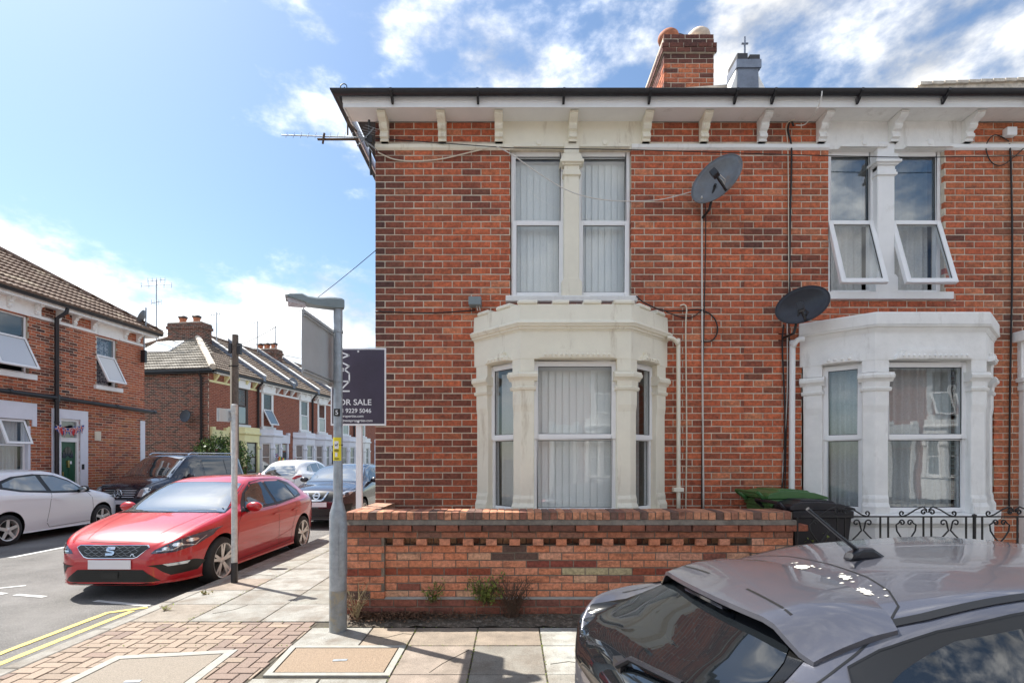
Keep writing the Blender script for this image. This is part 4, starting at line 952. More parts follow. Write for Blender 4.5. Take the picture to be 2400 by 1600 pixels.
dish('satellite_dish', 'grey satellite dish with rusty lower rim on the brickwork right of the blinds windows', (wpt(1645, 411, 5.86)), .30, .215, (-.75, -1, .05), R(33), 'dish_grey')
dish('satellite_dish', 'black satellite dish just above the downpipe of the white bay', (wpt(1842, 700, 5.84)), .275, .20, (-.75, -1, .05), R(12), 'dish_black')
# ---- floodlight, boxes
o = thing('floodlight', 'small grey box light on the bricks above the left end of the cream bay', 'light', (-.44, 6.1, 3.42))
build('case', MB().box(-.075, .075, -.06, .07, 0, .10), 'grey_plastic', o, bevel=.008); build('cable_stub', MB().tube([(.02, 0, 0), (.03, .02, -.05)], .006, 5).tube([(.05, 0, 0), (.06, .02, -.05)], .006, 5), 'cable_white', o)
o = thing('junction_box', 'white cable junction box high on the bricks near the right edge', 'junction box', (fx(2313), 6.14, fz(318)))
build('case', MB().box(-.06, .06, -.03, .04, 0, .10), 'upvc', o, bevel=.008)
# ---- cables and pipes
def cable(label, pts, r, m, nm='cable', cat='cable', px=True, Y=YF-.02, sm=True):
    P = [wpt(p[0], p[1], p[2] if len(p) > 2 else Y) for p in pts] if px else [Vector(p) for p in pts]
    if sm and len(P) > 2:
        Q = []
        for i in range(len(P)-1):
            a, b, c, d = P[max(i-1, 0)], P[i], P[i+1], P[min(i+2, len(P)-1)]
            for k in range(6):
                t = k/6; Q.append(.5*((2*b)+(c-a)*t+(2*a-5*b+4*c-d)*t*t+(3*b-a-3*c+d)*t**3))
        P = Q+[P[-1]]
    return tag(build(nm, MB().tube(P, r, 6), m, smooth='all'), label, cat)
cable('cream rainwater downpipe running down beside the cream bay', [(1532, 775, 6.05), (1545, 777, 6.06), (1556, 790, 6.10), (1558, 812, 6.12), (1558.5, 1185, 6.12)], .024, 'cream_paint', 'downpipe', 'downpipe')
cable('white rainwater downpipe running down beside the white bay', [(1846, 779, 6.05), (1832, 781, 6.06), (1822, 795, 6.10), (1820, 815, 6.12), (1818, 1185, 6.12)], .033, 'white_paint', 'downpipe', 'downpipe')
o = thing('pipe_bracket', 'cream bracket holding the low end of the cream downpipe', 'bracket', tuple(wpt(1558, 1124, 6.12))); build('plate', MB().box(-.06, .06, -.03, .06, -.025, .025), 'cream_paint', o, bevel=.006)
cable('pale thin pipe on the bricks right of the cream downpipe with a hooked top', [(1562, 702), (1572, 700), (1577, 712), (1575, 760), (1577, 1000), (1575, 1175)], .009, 'cable_cream')
cable('white cable hanging straight down from the grey dish', [(1612, 455, 5.95), (1612, 470), (1613, 800), (1616, 1180)], .011, 'cable_white')
cable('thin black cable beside the white one under the grey dish', [(1619, 460), (1621, 520), (1618, 700), (1614, 900), (1611, 1180)], .006, 'cable_black')
cable('black cable dropping from the eaves to the black dish', [(1823, 290, 6.1), (1816, 278, 6.1), (1810, 300), (1818, 345), (1815, 500), (1813, 660), (1812, 690)], .011, 'cable_black')
cable('cream cable clipped beside the black one up to the eaves', [(1826, 275, 6.0), (1806, 290), (1810, 360), (1812, 700)], .006, 'cable_cream')
cable('black cable from the black dish down to the bins', [(1800, 745), (1797, 800), (1803, 950), (1800, 1060), (1795, 1140), (1790, 1180)], .009, 'cable_black')
cable('second black cable from the black dish ending behind the green bin', [(1812, 742), (1813, 820), (1806, 990), (1802, 1180)], .007, 'cable_black')
cable('white cable next to the black ones below the black dish', [(1808, 742), (1808, 900), (1798, 1080), (1795, 1180)], .006, 'cable_white')
cable('long black cable falling down the wall near the right edge', [(2318, 330), (2322, 380), (2325, 600), (2320, 900), (2318, 1180)], .010, 'cable_black')
cable('loop of black cable round the junction box at the right edge', [(2318, 325), (2285, 310), (2265, 335), (2275, 370), (2300, 380), (2330, 360), (2352, 340)], .006, 'cable_black')
cable('black cable running along the bricks below the floodlight', [(862, 715), (920, 717), (1000, 718), (1070, 714), (1092, 712)], .008, 'cable_black')
cable('black cable looping from the cream bay parapet over the bricks', [(1462, 680, 6.1), (1480, 695, 6.0), (1520, 712, 5.95), (1560, 714), (1610, 712), (1640, 730), (1648, 760), (1635, 782), (1610, 784)], .008, 'cable_black')
cable('second black cable sagging right of the cream bay', [(1530, 716, 6.0), (1565, 728), (1590, 728), (1612, 712)], .006, 'cable_black')
cable('white cable drooping from the aerial along the top brickwork', [(868, 350), (905, 366), (950, 370), (1010, 366), (1080, 350), (1140, 336)], .007, 'cable_cream')
cable('pale cable sagging across the upper windows to the grey dish', [(1140, 336, 6.08), (1180, 358, 6.02), (1240, 400, 6.0), (1310, 440, 6.0), (1380, 458, 6.0), (1450, 462, 6.0), (1520, 458, 6.1), (1590, 440, 6.05)], .006, 'cable_white')
cable('white cable hanging over the gutter of the right house', [(1888, 210, 5.78), (1886, 225, 5.78), (1875, 255, 5.85), (1850, 285, 6.08), (1828, 288, 6.1)], .007, 'cable_white')
cable('thin dark cable stretched along the string course', [(862, 318), (1100, 335, 6.12), (1175, 340, 6.1), (1450, 344, 6.1), (1700, 352, 6.1), (1900, 358, 6.1), (2100, 362, 6.1), (2352, 358, 6.1)], .005, 'cable_black', sm=False)
def wire(label, a, b, sag, r=.008):
    a, b = Vector(a), Vector(b); P = [a.lerp(b, k/14)-Vector((0, 0, sag*4*(k/14)*(1-k/14))) for k in range(15)]
    tag(build('overhead_wire', MB().tube(P, r, 4), 'cable_black', smooth='all'), label, 'wire')
tp = Vector((-12.05, 22.3, 6.5))
wire('overhead wire from the telegraph pole up to the corner house eaves', tp, (-1.75, 8.5, 5.5), .3, .009)
wire('overhead wire running right from the telegraph pole behind the street sign', tp, (-5.0, 30.0, 5.6), .35, .011)
wire('overhead wire from the telegraph pole left to the house with the green door', tp, (-13.0, 15.0, 6.1), .15, .009)
wire('second overhead wire just under the one to the green door house', tp-Vector((0, 0, .12)), (-13.4, 14.0, 5.7), .15, .009)
wire('upper overhead wire running right from the telegraph pole', tp+Vector((0, 0, .1)), (-4.0, 26.0, 5.9), .25, .009)
# ---- wheelie bins
def bin_(label, loc, rz, m, group='wheelie bins behind the garden wall'):
    t = thing('wheelie_bin', label, 'bin', loc, rz, group)
    q = MB(); a = [(-.24, -.26), (.24, -.26), (.24, .24), (-.24, .24)]; b = [(-.285, -.34), (.285, -.34), (.285, .32), (-.285, .32)]
    vs = [(x, y, .04) for x, y in a]+[(x, y, .90) for x, y in b]+[(x*1.06, y*1.05, .90) for x, y in b]+[(x*1.06, y*1.05, .98) for x, y in b]
    q.add(vs, [(0, 3, 2, 1)]+[(i+4*k, (i+1) % 4+4*k, (i+1) % 4+4*k+4, i+4*k+4) for k in range(3) for i in range(4)]+[(12, 13, 14, 15)]); build('bin_body', q, m, t, bevel=.01); t.scale = (.92, .92, .96)
    q = MB(); y = [(-.38, .985), (-.36, 1.01), (-.2, 1.055), (.0, 1.075), (.22, 1.075), (.34, 1.05), (.37, 1.02), (.37, .985)]
    q.prism(y, -.31, .31, 'x'); build('lid', q, m, t, bevel=.008)
    build('lid_panel', MB().prism([(-.26, 1.02), (-.16, 1.078), (.0, 1.092), (.2, 1.092), (.24, 1.06), (.24, 1.0), (-.26, 1.0)], -.23, .23, 'x'), m, t, bevel=.006)
    for s in (-1, 1):
        build('handle', MB().tube([(s*.22, .34, .95), (s*.25, .44, 1.03), (s*.25, .47, 1.06)], .022, 8), m, t, smooth=True)
        build('wheel', MB().lathe([(0, -.025), (.09, -.025), (.10, -.015), (.10, .015), (.09, .025), (0, .025)], 18, (s*.27, .24, .10), 'x'), 'tyre', t, smooth=True)
    build('grip', MB().tube([(-.25, .47, 1.06), (.25, .47, 1.06)], .018, 8), m, t, smooth=True)
    return t
bin_('green wheelie bin with its lid shut, partly behind the black bin', (3.08, 5.82, .22), R(94), 'bin_green')
bin_('black wheelie bin standing behind the railings at the end of the brick wall', (3.16, 5.50, .13), R(92), 'bin_black')
# ---- wrought iron railing right of the wall
RL = thing('railing', 'black wrought iron railing with scrolls and hearts in front of the white bay', 'railing', (2.95, 5.05, 0))
Yr = 5.05
def rx_(u): return (u-1176)/F*Yr-2.95
def rz_(v): return EYE+(HZ-v)/F*Yr
def spiral(cx, cz, r0, a0, turns, dirn=1, n=22):
    return [(cx+r0*(1-.8*k/n)*math.cos(a0+dirn*turns*2*math.pi*k/n), 0, cz+r0*(1-.8*k/n)*math.sin(a0+dirn*turns*2*math.pi*k/n)) for k in range(n+1)]
zt = rz_(1186); zb = .33
build('top_rail', MB().box(-.10, 5.5, -.006, .006, zt-.006, zt+.008), 'black_iron', RL)
build('bottom_rail', MB().box(-.10, 5.5, -.006, .006, zb+.08, zb+.094), 'black_iron', RL)
u0 = 1730
ups = [1832, 1923, 1941, 2022, 2040, 2121, 2139, 2219, 2256, 2337, 2355, 2430, 2470, 2540]
for k, u in enumerate(ups): build('upright', MB().box(rx_(u)-.006, rx_(u)+.006, -.006, .006, zb, zt-.006), 'black_iron', RL)
build('post', MB().lathe([(.014, 0), (.014, zt-.01), (.02, zt-.005), (.02, zt+.02), (0, zt+.03)], 10, (rx_(2238), 0, 0)), 'black_iron', RL)
def panel(u, kind):
    cx = rx_(u); q = MB(); hw = .105; r = .030; ztop = zt-.01; h = .31
    for tier in range(2):
        z1 = ztop-tier*(h+.01); z0 = z1-h
        for s in (-1, 1):
            if (kind+tier) % 2:   # heart: lobes at top joined, point at the bottom
                pts = [(cx+s*(.032+.030*math.cos(a)*(1-(k/20)*.75)), 0, z1-.045+.034*math.sin(a)*(1-(k/20)*.75)) for k, a in enumerate([math.pi*.15-k*.45+0*s for k in range(20)])][::-1]
                pts = [(cx+s*(.038+.028*(1-.7*k/14)*math.cos(math.pi*.0+k*.5)), 0, z1-.048+.030*(1-.7*k/14)*math.sin(k*.5)) for k in range(15)][::-1]
                pts += [(cx+s*.098, 0, z1-.05-.02), (cx+s*.09, 0, z1-.13), (cx+s*.045, 0, z1-.20), (cx+s*.012, 0, z1-.235)]
                pts += [(cx+s*(.045+.034*(1-.7*k/12)*math.cos(math.pi*.9-k*.5)), 0, z0+.035+.034*(1-.7*k/12)*math.sin(math.pi*.9-k*.5)) for k in range(13)]
            else:                  # hourglass
                pts = [(cx+s*(.055+.034*(1-.7*k/12)*math.cos(math.pi*.95+k*.5)), 0, z1-.05+.034*(1-.7*k/12)*math.sin(math.pi*.95+k*.5)) for k in range(13)][::-1]
                pts = [(cx+s*(.062+.034*(1-.7*k/12)*math.cos(math.pi-k*.5)), 0, z1-.05+.034*(1-.7*k/12)*math.sin(math.pi-k*.5)) for k in range(13)][::-1]
                pts += [(cx+s*.018, 0, z1-.10), (cx+s*.01, 0, z1-.125), (cx+s*.05, 0, z1-.17), (cx+s*.092, 0, z1-.21), (cx+s*.10, 0, z1-.25)]
                pts += [(cx+s*(.06+.038*(1-.7*k/12)*math.cos(-k*.5)), 0, z0+.04+.034*(1-.7*k/12)*math.sin(-k*.5)) for k in range(13)]
            q.tube(pts, .0075, 5)
    build('scroll', q, 'black_iron', RL, smooth='all')
for u, k in ((1882, 1), (1981, 0), (2081, 1), (2181, 0), (2296, 1), (2390, 0), (2490, 1)): panel(u, k)
def crest(u):
    cx = rx_(u); q = MB()
    for s in (-1, 1):
        P = [(cx+s*(.042+.030*(1-.7*k/14)*math.cos(math.pi-k*.5)), 0, zt+.045+.030*(1-.7*k/14)*math.sin(math.pi-k*.5)*1) for k in range(15)][::-1]
        P += [(cx+s*.015, 0, zt+.075), (cx+s*.05, 0, zt+.098), (cx+s*.12, 0, zt+.07), (cx+s*.20, 0, zt+.02), (cx+s*.235, 0, zt+.008)]
        P += [(cx+s*(.255+.028*(1-.7*k/12)*math.cos(-1.6+k*.5)), 0, zt+.034+.028*(1-.7*k/12)*math.sin(-1.6+k*.5)) for k in range(13)]
        q.tube(P, .0075, 5)
    build('crest_scroll', q, 'black_iron', RL, smooth='all')
for u in (1932, 2131, 2330, 2530): crest(u)
o = thing('dwarf_wall', 'low white rendered wall under the iron railing', 'wall', (2.9, 5.0, 0)); build('wall_body', MB().box(-.05, 6, 0, .14, -.1, .33), 'white_plaster', o)
# ---- plants: leafy tufts
def tuft(name, label, cat, loc, n, sx, sy, sz, leaf, ls, stems=8, stem='stem_brown', seed=1, group=None):
    r = random.Random(seed); t = thing(name, label, cat, loc, group=group); q = MB(); L_ = MB()
    for i in range(stems):
        a = r.uniform(0, 6.28); tip = Vector((r.uniform(-1, 1)*sx, r.uniform(-1, 1)*sy, sz*r.uniform(.4, 1))); b = Vector((r.uniform(-.25, .25)*sx, r.uniform(-.2, .2)*sy, 0))
        P = [b, b.lerp(tip, .5)+Vector((r.uniform(-.2, .2)*sx, r.uniform(-.2, .2)*sy, .1*sz)), tip]; q.tube(P, .0022 if ls < .03 else .006, 4)
        for k in range(n//stems):
            p = b.lerp(tip, r.uniform(.2, 1.05))+Vector((r.gauss(0, .1)*sx, r.gauss(0, .12)*sy, r.gauss(0, .08)*sz)); 
            s = ls*r.uniform(.5, 1.2); M = Matrix.Translation(p) @ Matrix.Rotation(r.uniform(0, 6.3), 4, 'Z') @ Matrix.Rotation(r.uniform(-1.2, 1.2), 4, 'X')
            L_.add([(0, -s, 0), (s*.5, 0, s*.1), (0, s, 0), (-s*.5, 0, s*.1)], [(0, 1, 2, 3)], M)
    build('stem', q, stem, t); build('foliage', L_, leaf, t, fix=False, kind='stuff'); return t
w5 = 5.07
tuft('weed', 'green leafy weed growing from the middle of the garden wall foot', 'weed', (-.27, w5, .16), 700, .19, .04, .30, 'weed_leaf', .020, 26, seed=2)
tuft('weed', 'brown dried weed hanging on the wall beside the green one', 'weed', (-.0, w5-.01, .03), 600, .21, .04, .42, 'dry_leaf', .014, 60, seed=3)
tuft('weed', 'small green weed on the wall left of the larger weeds', 'weed', (-.78, w5, .18), 240, .12, .03, .20, 'weed_leaf', .017, 14, seed=4)
tuft('weed', 'dry stalky weed in the corner behind the lamp post', 'weed', (-1.52, w5-.06, .02), 160, .12, .06, .38, 'dry_leaf', .015, 26, 'straw', seed=5)
tuft('weed', 'little green tuft in the soil right of the wall weeds', 'weed', (.95, 5.0, .03), 80, .10, .04, .07, 'weed_leaf', .012, 10, seed=6)
tuft('weed', 'tiny green tuft close to the rear of the grey car', 'weed', (1.32, 5.0, .03), 40, .05, .03, .04, 'weed_leaf', .010, 6, seed=8)
tuft('grass_tuft', 'tuft of yellowed grass on the kerb edge below the red car', 'grass tuft', (-3.66, 5.42, 0), 20, .07, .04, .06, 'weed_leaf', .02, 14, 'straw', seed=7)
tuft('grass_tuft', 'tuft of yellowed grass further along the kerb by the sign pole', 'grass tuft', (-3.62, 6.05, 0), 20, .08, .04, .05, 'weed_leaf', .02, 14, 'straw', seed=9)
tuft('shrub', 'yellow green shrub squeezed between the brick wall end and the black bin', 'shrub', (2.98, 5.30, .25), 700, .24, .12, .60, 'weed_leaf', .022, 24, seed=10)
tuft('shrub', 'low yellow green shrub behind the railing next to the black bin', 'shrub', (3.42, 5.28, .25), 300, .22, .10, .44, 'weed_leaf', .020, 14, seed=12)
q = MB(); r = random.Random(4)
for i in range(1900):
    x = -1.6+abs(r.gauss(0, .62)) if r.random() < .85 else r.uniform(-1.6, 2.5); y = 5.10-abs(r.gauss(0, .075))
    if x > 3: continue
    s = r.uniform(.006, .017); M = Matrix.Translation((x, y, .03+max(0, y-4.95)*.2+r.uniform(0, .03))) @ Matrix.Rotation(r.uniform(0, 6.3), 4, 'Z') @ Matrix.Rotation(r.uniform(-.7, .7), 4, 'X')
    q.add([(0, -s, 0), (s*.7, 0, s*.4), (0, s, 0), (-s*.7, 0, s*.3)], [(0, 1, 2, 3)], M)
tag(build('dead_leaves', q, 'dry_leaf', fix=False, kind='stuff'), 'drift of dead brown leaves along the foot of the garden wall', 'dead leaves')
# moss and grit in the slab joints near the camera
q = MB()
for i in range(500):
    k = r.choice((0, 1, 2)); 
    if k == 0: x, y = r.choice((-.902, -.322, .258))+r.gauss(0, .006), r.uniform(3.3, 4.8)
    elif k == 1: x, y = r.uniform(-3.7, .8), r.choice((4.40, 4.87, 5.04))+r.gauss(0, .008)
    else: x, y = -3.22+r.gauss(0, .01), r.uniform(5, 9)
    s = r.uniform(.002, .007); q.ell((x, y, .0), (s, s, s*.6), 5, 3)
tag(build('joint_moss', q, 'weed_leaf', fix=False, kind='stuff'), 'specks of moss along the joints of the paving slabs', 'moss')
# ================================================================== house with the green door (left)
def roof_tiles(root, quad, nrow, tw, tone, nm='roof_tile', limit=300, inside_fn=None, PM=None, exposure=None):
    """quad: eave-left, eave-right, ridge-right, ridge-left (local)"""
    A, B, C, D = map(Vector, quad); up = (D-A); al = (B-A).normalized(); nrm = al.cross((D-A)).normalized()
    upn = nrm.cross(al).normalized(); Hh = (D-A).dot(upn); ex = Hh/nrow; its = []; rr = random.Random(int(abs(A.x*7+A.y*3+Hh*11)))
    T = MB(); w_ = 1.0; prof = [(-.5, 0), (-.36, .0), (-.27, .018), (-.15, .018), (-.06, 0), (.14, 0), (.23, .018), (.35, .018), (.44, 0), (.5, 0)]
    n = len(prof); vs = [(x, 0, .058+z) for x, z in prof]+[(x, 1.0, .0+z) for x, z in prof]+[(x, 0, -.0) for x, z in prof]
    T.add(vs, [(i, i+1, n+i+1, n+i) for i in range(n-1)]+[(2*n+i, 2*n+i+1, i+1, i) for i in range(n-1)])
    R3 = Matrix((al, upn, nrm)).transposed()
    fa = (D-A).dot(al)/Hh; fb = (C-B).dot(al)/Hh; Wd = (B-A).length
    for j in range(nrow):
        h = j*ex; l0 = fa*h; l1 = Wd+fb*h; k0 = int(math.floor(min(0, l0)/tw)); x = k0*tw
        while x < l1:
            xc = x+tw/2
            if l0-.02 < xc < l1+.02 and (inside_fn is None or inside_fn(xc, h)):
                p = A+al*xc+upn*h
                M = Matrix.Translation(p) @ (R3 @ Matrix.Diagonal((tw, ex*1.08, 1))).to_4x4()
                its.append((M, tone(xc, h, rr)))
            x += tw
    pieces(root, nm, T, its, 'tile_piece', 'tile_stuff', limit, PM)
    build('roof_deck', MB().add([A, B, C, D, A-nrm*.1, B-nrm*.1, C-nrm*.1, D-nrm*.1], [(0, 1, 2, 3), (7, 6, 5, 4), (0, 4, 5, 1), (1, 5, 6, 2), (2, 6, 7, 3), (3, 7, 4, 0)]), 'slate_dark', root)
AL = math.atan(.089); LX, LY = -12.23, 17.04
LW = 9.0
rzL = R(90)-AL
org = Vector((LX, LY, 0))-Vector((math.cos(rzL), math.sin(rzL), 0))*LW
LH = thing('terraced_house', 'red brick house with green front door, open white windows and black pipes across the road', 'house', tuple(org), rzL)
def ls(u, out=0.0):
    """local x along the left facade for display pixel column u (plane set out by `out`)"""
    dx, dy = math.cos(rzL), math.sin(rzL); nx, ny = dy, -dx     # outward normal
    ox, oy = org.x+nx*out, org.y+ny*out; k = (u-1176)/F
    return (k*oy-ox)/(dx-k*dy)
def lz(u, v, out=0.0):
    s = ls(u, out); Y = org.y+math.sin(rzL)*s-math.cos(rzL)*out; return EYE+(HZ-v)/F*Y
def tone_left(x, z, r):
    c = lerp3((.50, .15, .065), (.38, .10, .05), r.random())
    if z < 3.0 and r.random() < .45: c = lerp3(c, (.20, .06, .04), r.random())
    if z < 3.2 and r.random() < .2: c = (.46, .16, .06)
    sd = ls(129)
    if z > 2.6 and abs(x-sd-.0) < .55 and r.random() < .9-abs(x-sd)*1.0: c = lerp3(c, (.05, .03, .03), r.uniform(.3, .95))
    if r.random() < .1: c = lerp3(c, (.12, .05, .035), .6)
    return c
w2a, w2b = ls(222), ls(270); w1a, w1b = ls(-60), ls(67)
dz1 = 2.06; da, db = ls(118), ls(200)
hol = [(w2a, w2b, 3.80, 5.30), (w1a, w1b, 3.80, 5.30), (ls(137), ls(183), -.1, 2.72), (ls(-90), ls(68), -.1, 2.7)]
print('left house', w2a, w2b, w1a, w1b, da, db, lz(240, 905), lz(240, 775), lz(160, 1000), lz(160, 1080))
bricks(LH, 0, LW, 0, 5.66, hol, tone_left, course=.077, limit=300, back=.2)
build('side_wall', MB().box(LW-.2, LW-.001, .201, 8, 0, 5.66).box(.001, .2, .201, 8, 0, 5.66).box(.2, LW-.2, 7.8, 8, 0, 5.66), 'brick_flank_texture', LH, fix=False)
mb = MB(); mb.add([(.3, .25, .1), (LW-.3, .25, .1), (LW-.3, 3, .1), (.3, 3, .1), (.3, .25, 5.6), (LW-.3, .25, 5.6), (LW-.3, 3, 5.6), (.3, 3, 5.6)], [(1, 5, 6, 2), (2, 6, 7, 3), (3, 7, 4, 0), (0, 1, 2, 3), (7, 6, 5, 4)]).box(.3, LW-.3, .26, 3, 3.1, 3.2)
build('room', mb, 'room_wall', LH, fix=False)
# eaves
build('fascia', MB().box(-.2, LW+.26, -.30, -.28, 5.64, 5.76), 'white_plaster', LH); build('soffit', MB().box(-.2, LW+.26, -.28, .0, 5.665, 5.69).box(LW, LW+.26, 0, 6, 5.665, 5.69), 'white_plaster', LH)
g_ = [(.08-.055*math.cos(t), 5.80-.06*math.sin(t)) for t in [math.pi*k/7 for k in range(8)]]+[(.08-.045*math.cos(t), 5.80-.05*math.sin(t)) for t in [math.pi*k/7 for k in range(7, -1, -1)]]
build('gutter', MB().sweep([(-.2, -.285), (LW+.33, -.285)], g_), 'black_plastic', LH, smooth=True)
build('string_course', MB().box(0, w1a, -.03, .02, 5.31, 5.39).box(w1b+.02, w2a-.03, -.03, .02, 5.31, 5.39).box(w2b+.05, LW, -.03, .02, 5.31, 5.39), 'white_plaster', LH)
fst = None
for u in (18, 82, 132, 169, 212, 285, 315):
    l = (ls(u), 0, 5.396)
    if fst is None: fst = build('corbel', CORB, 'white_plaster', LH, l)
    else: linked(fst, LH, l)
build('lintel_panel', MB().box(w2a-.08, w2b+.35, -.02, .1, 5.31, 5.67), 'white_plaster', LH); build('lintel_panel', MB().box(w1a-.2, w1b+.3, -.02, .1, 5.31, 5.67), 'white_plaster', LH)
def wpair(s0, s1, lab, bl='pattern'):
    window(LH, (s0+.02, .07, 3.80), 0, s1-s0-.04, 1.5, .92, 'low', R(27), 'glass_dark', blind=bl, glass2='glass_cloud_white', label=lab)
    build('sill', MB().box(s0-.1, s1+.12, -.09, .1, 3.68, 3.80), 'white_paint', LH, bevel=.01)
wpair(w2a, w2b, 'single upper window with patterned cloth behind its open sash')
mid = ls(12); wd = w1b-mid
window(LH, (w1b-1.0, .07, 3.80), 0, .98, 1.5, .92, 'low', R(27), 'glass_dark', glass2='glass_cloud_white', label='open upper window at the left edge')
window(LH, (w1b-2.2, .07, 3.80), 0, .98, 1.5, .92, 'low', R(27), 'glass_dark', glass2='glass_cloud_white', label='open upper window beyond the white pilaster')
build('pilaster', MB().box(w1b-1.20, w1b-1.0, -.03, .12, 3.80, 5.45).box(w1b-1.23, w1b-.97, -.06, .12, 5.1, 5.16), 'white_plaster', LH, bevel=.01)
build('sill', MB().box(w1a-.1, w1b+.14, -.09, .1, 3.66, 3.80), 'white_paint', LH, bevel=.01)
# pipes
sd = ls(129, .1)
build('downpipe', MB().tube([(sd+.12, -.30, 5.72), (sd+.10, -.30, 5.6), (sd, -.12, 5.42), (sd, -.12, 0)], .052, 10), 'black_plastic', LH, smooth=True, label='black vertical soil pipe')
build('waste_pipe', MB().tube([(0, -.13, 3.32), (sd-.05, -.13, 3.26), (LW+.25, -.13, 3.17)], .058, 10).lathe([(.07, -.06), (.07, .06)], 10, (LW+.25, -.13, 3.17), 'x').lathe([(.075, -.1), (.075, .1)], 10, (sd, -.12, 3.25), 'z').lathe([(.07, -.04), (.07, .04)], 10, (sd+1.9, -.13, 3.22), 'x').lathe([(.07, -.04), (.07, .04)], 10, (sd-1.2, -.13, 3.28), 'x'), 'black_plastic', LH, smooth=True, label='black horizontal pipe across the facade')
for z in (.9, 2.6, 4.3): build('pipe_clip', MB().lathe([(.06, -.02), (.06, .02)], 10, (sd, -.12, z), 'z'), 'black_plastic', LH)
# door
d0, d1 = ls(137), ls(183)
q = MB().box(da, d0, -.035, .1, 0, 2.72).box(d1, db, -.035, .1, 0, 2.72).box(da, db, -.035, .1, 2.72, 2.98); build('door_surround', q, 'lilac_white', LH, bevel=.006)
q = MB().box(d0, d0+.07, .02, .12, 0, 2.72).box(d1-.07, d1, .02, .12, 0, 2.72).box(d0+.07, d1-.07, .02, .12, 2.66, 2.72).box(d0+.07, d1-.07, .02, .12, 2.08, 2.20); build('door_frame', q, 'upvc', LH)
dw = d1-d0-.14; dx0 = d0+.07
dr = build('door', MB().box(dx0, dx0+dw, .07, .11, .12, 2.08), 'door_green', LH)
for cx_, cz, w__, h__ in ((.27, .45, .15, .26), (.73, .45, .15, .26), (.27, 1.1, .15, .24), (.73, 1.1, .15, .24)):
    x = dx0+dw*cx_; build('door_panel', MB().box(x-w__*dw, x+w__*dw, .055, .075, cz+.12-h__, cz+.12+h__), 'door_green', dr, bevel=.012)
q = MB(); cx_ = dx0+dw/2
for k in range(4):
    a0, a1 = math.pi*(k+.08)/4, math.pi*(k+.92)/4
    q.prism([(cx_+.07*math.cos(a0), 1.62+.07*math.sin(a0)), (cx_+.36*dw*math.cos(a0), 1.62+.33*math.sin(a0)), (cx_+.36*dw*math.cos((a0+a1)/2), 1.62+.33*math.sin((a0+a1)/2)), (cx_+.36*dw*math.cos(a1), 1.62+.33*math.sin(a1)), (cx_+.07*math.cos(a1), 1.62+.07*math.sin(a1))], .06, .075, 'y')
build('fan_light', q, 'door_glass_dark', dr); build('knocker', MB().box(cx_-.03, cx_+.03, .03, .07, 1.36, 1.56), 'brass', dr); build('notice', MB().box(cx_+.05, cx_+.11, .055, .07, 1.46, 1.54), 'board_white', dr)
build('handle', MB().box(dx0+.04, dx0+.08, .03, .07, 1.12, 1.24), 'brass', dr)
build('transom_light', MB().box(d0+.07, d1-.07, .06, .07, 2.20, 2.66), 'glass_dark', LH); build('doorstep', MB().box(da, db, -.3, .1, -.05, .12), 'concrete_pale', LH)
build('door_number', MB().box(d1+.03, d1+.1, -.05, -.035, 1.3, 1.45), 'sticker_black', LH)
build('air_vent', MB().box(ls(217), ls(231), -.02, .02, 2.15, 2.42).box(ls(217)+.04, ls(231)-.04, -.028, -.02, 2.2, 2.37), 'cable_cream', LH)
build('corner_render', MB().box(ls(322), LW+.012, -.012, .3, 0, 2.86), 'lilac_white', LH)
build('terracotta_vent', MB().box(ls(157), ls(169), -.006, .01, 3.0, 3.12), 'brick_wall_texture', LH)
# ground floor window in its painted surround
g0, g1 = ls(-90), ls(68)
q = MB().box(g0-.3, ls(23)-.35, -.03, .1, 0, 3.05).box(ls(60)+.14, ls(83)+.0, -.03, .1, 2.45, 3.05).box(ls(60)+.02, ls(68)+.0, -.03, .1, 0, 2.45).box(ls(23)-.35, ls(60)+.14, -.03, .1, 2.62, 3.05); build('window_surround', q, 'lilac_white', LH, bevel=.006)
window(LH, (ls(18)-.2, .05, .75), 0, ls(66)-ls(18)+.15, 1.86, 1.2, 'up', R(22), 'glass_clear', blind='net', glass2='glass_clear', label='ground floor window with small top light open')
build('wall_filler', MB().box(g0, ls(18)-.2, .06, .1, 0, 2.7).box(ls(18)-.2, ls(68), .06, .1, 0, .75), 'white_paint', LH, fix=False)
def tone_roofL(x, h, r): return lerp3((.155, .10, .075), (.235, .165, .125), r.random()) if r.random() < .9 else (.34, .27, .2)
hh = 4.6; rise = 2.75; dp = 3.9
roof_tiles(LH, [(-.3, -.42, 5.80), (LW+.30, -.42, 5.80), (LW-3.7, dp, 5.80+rise), (-.3, dp, 5.80+rise)], 15, .30, tone_roofL, limit=300)
roof_tiles(LH, [(LW+.30, -.42, 5.80), (LW+.30, 2*dp+.42, 5.80), (LW-3.7, dp, 5.80+rise), (LW-3.7, dp, 5.80+rise)], 15, .30, tone_roofL, limit=0)
build('hip_tiles', MB().tube([(LW+.28, -.40, 5.85), (LW-3.7, dp, 5.87+rise), (-.3, dp, 5.87+rise)], .085, 6), 'ridge_brown', LH, smooth=True)
build('roof_back', MB().add([(-.3, dp, 5.80+rise), (LW-3.7, dp, 5.80+rise), (LW+.3, 2*dp+.42, 5.8), (-.3, 2*dp+.42, 5.8)], [(0, 1, 2, 3)]), 'slate_dark', LH, fix=False)
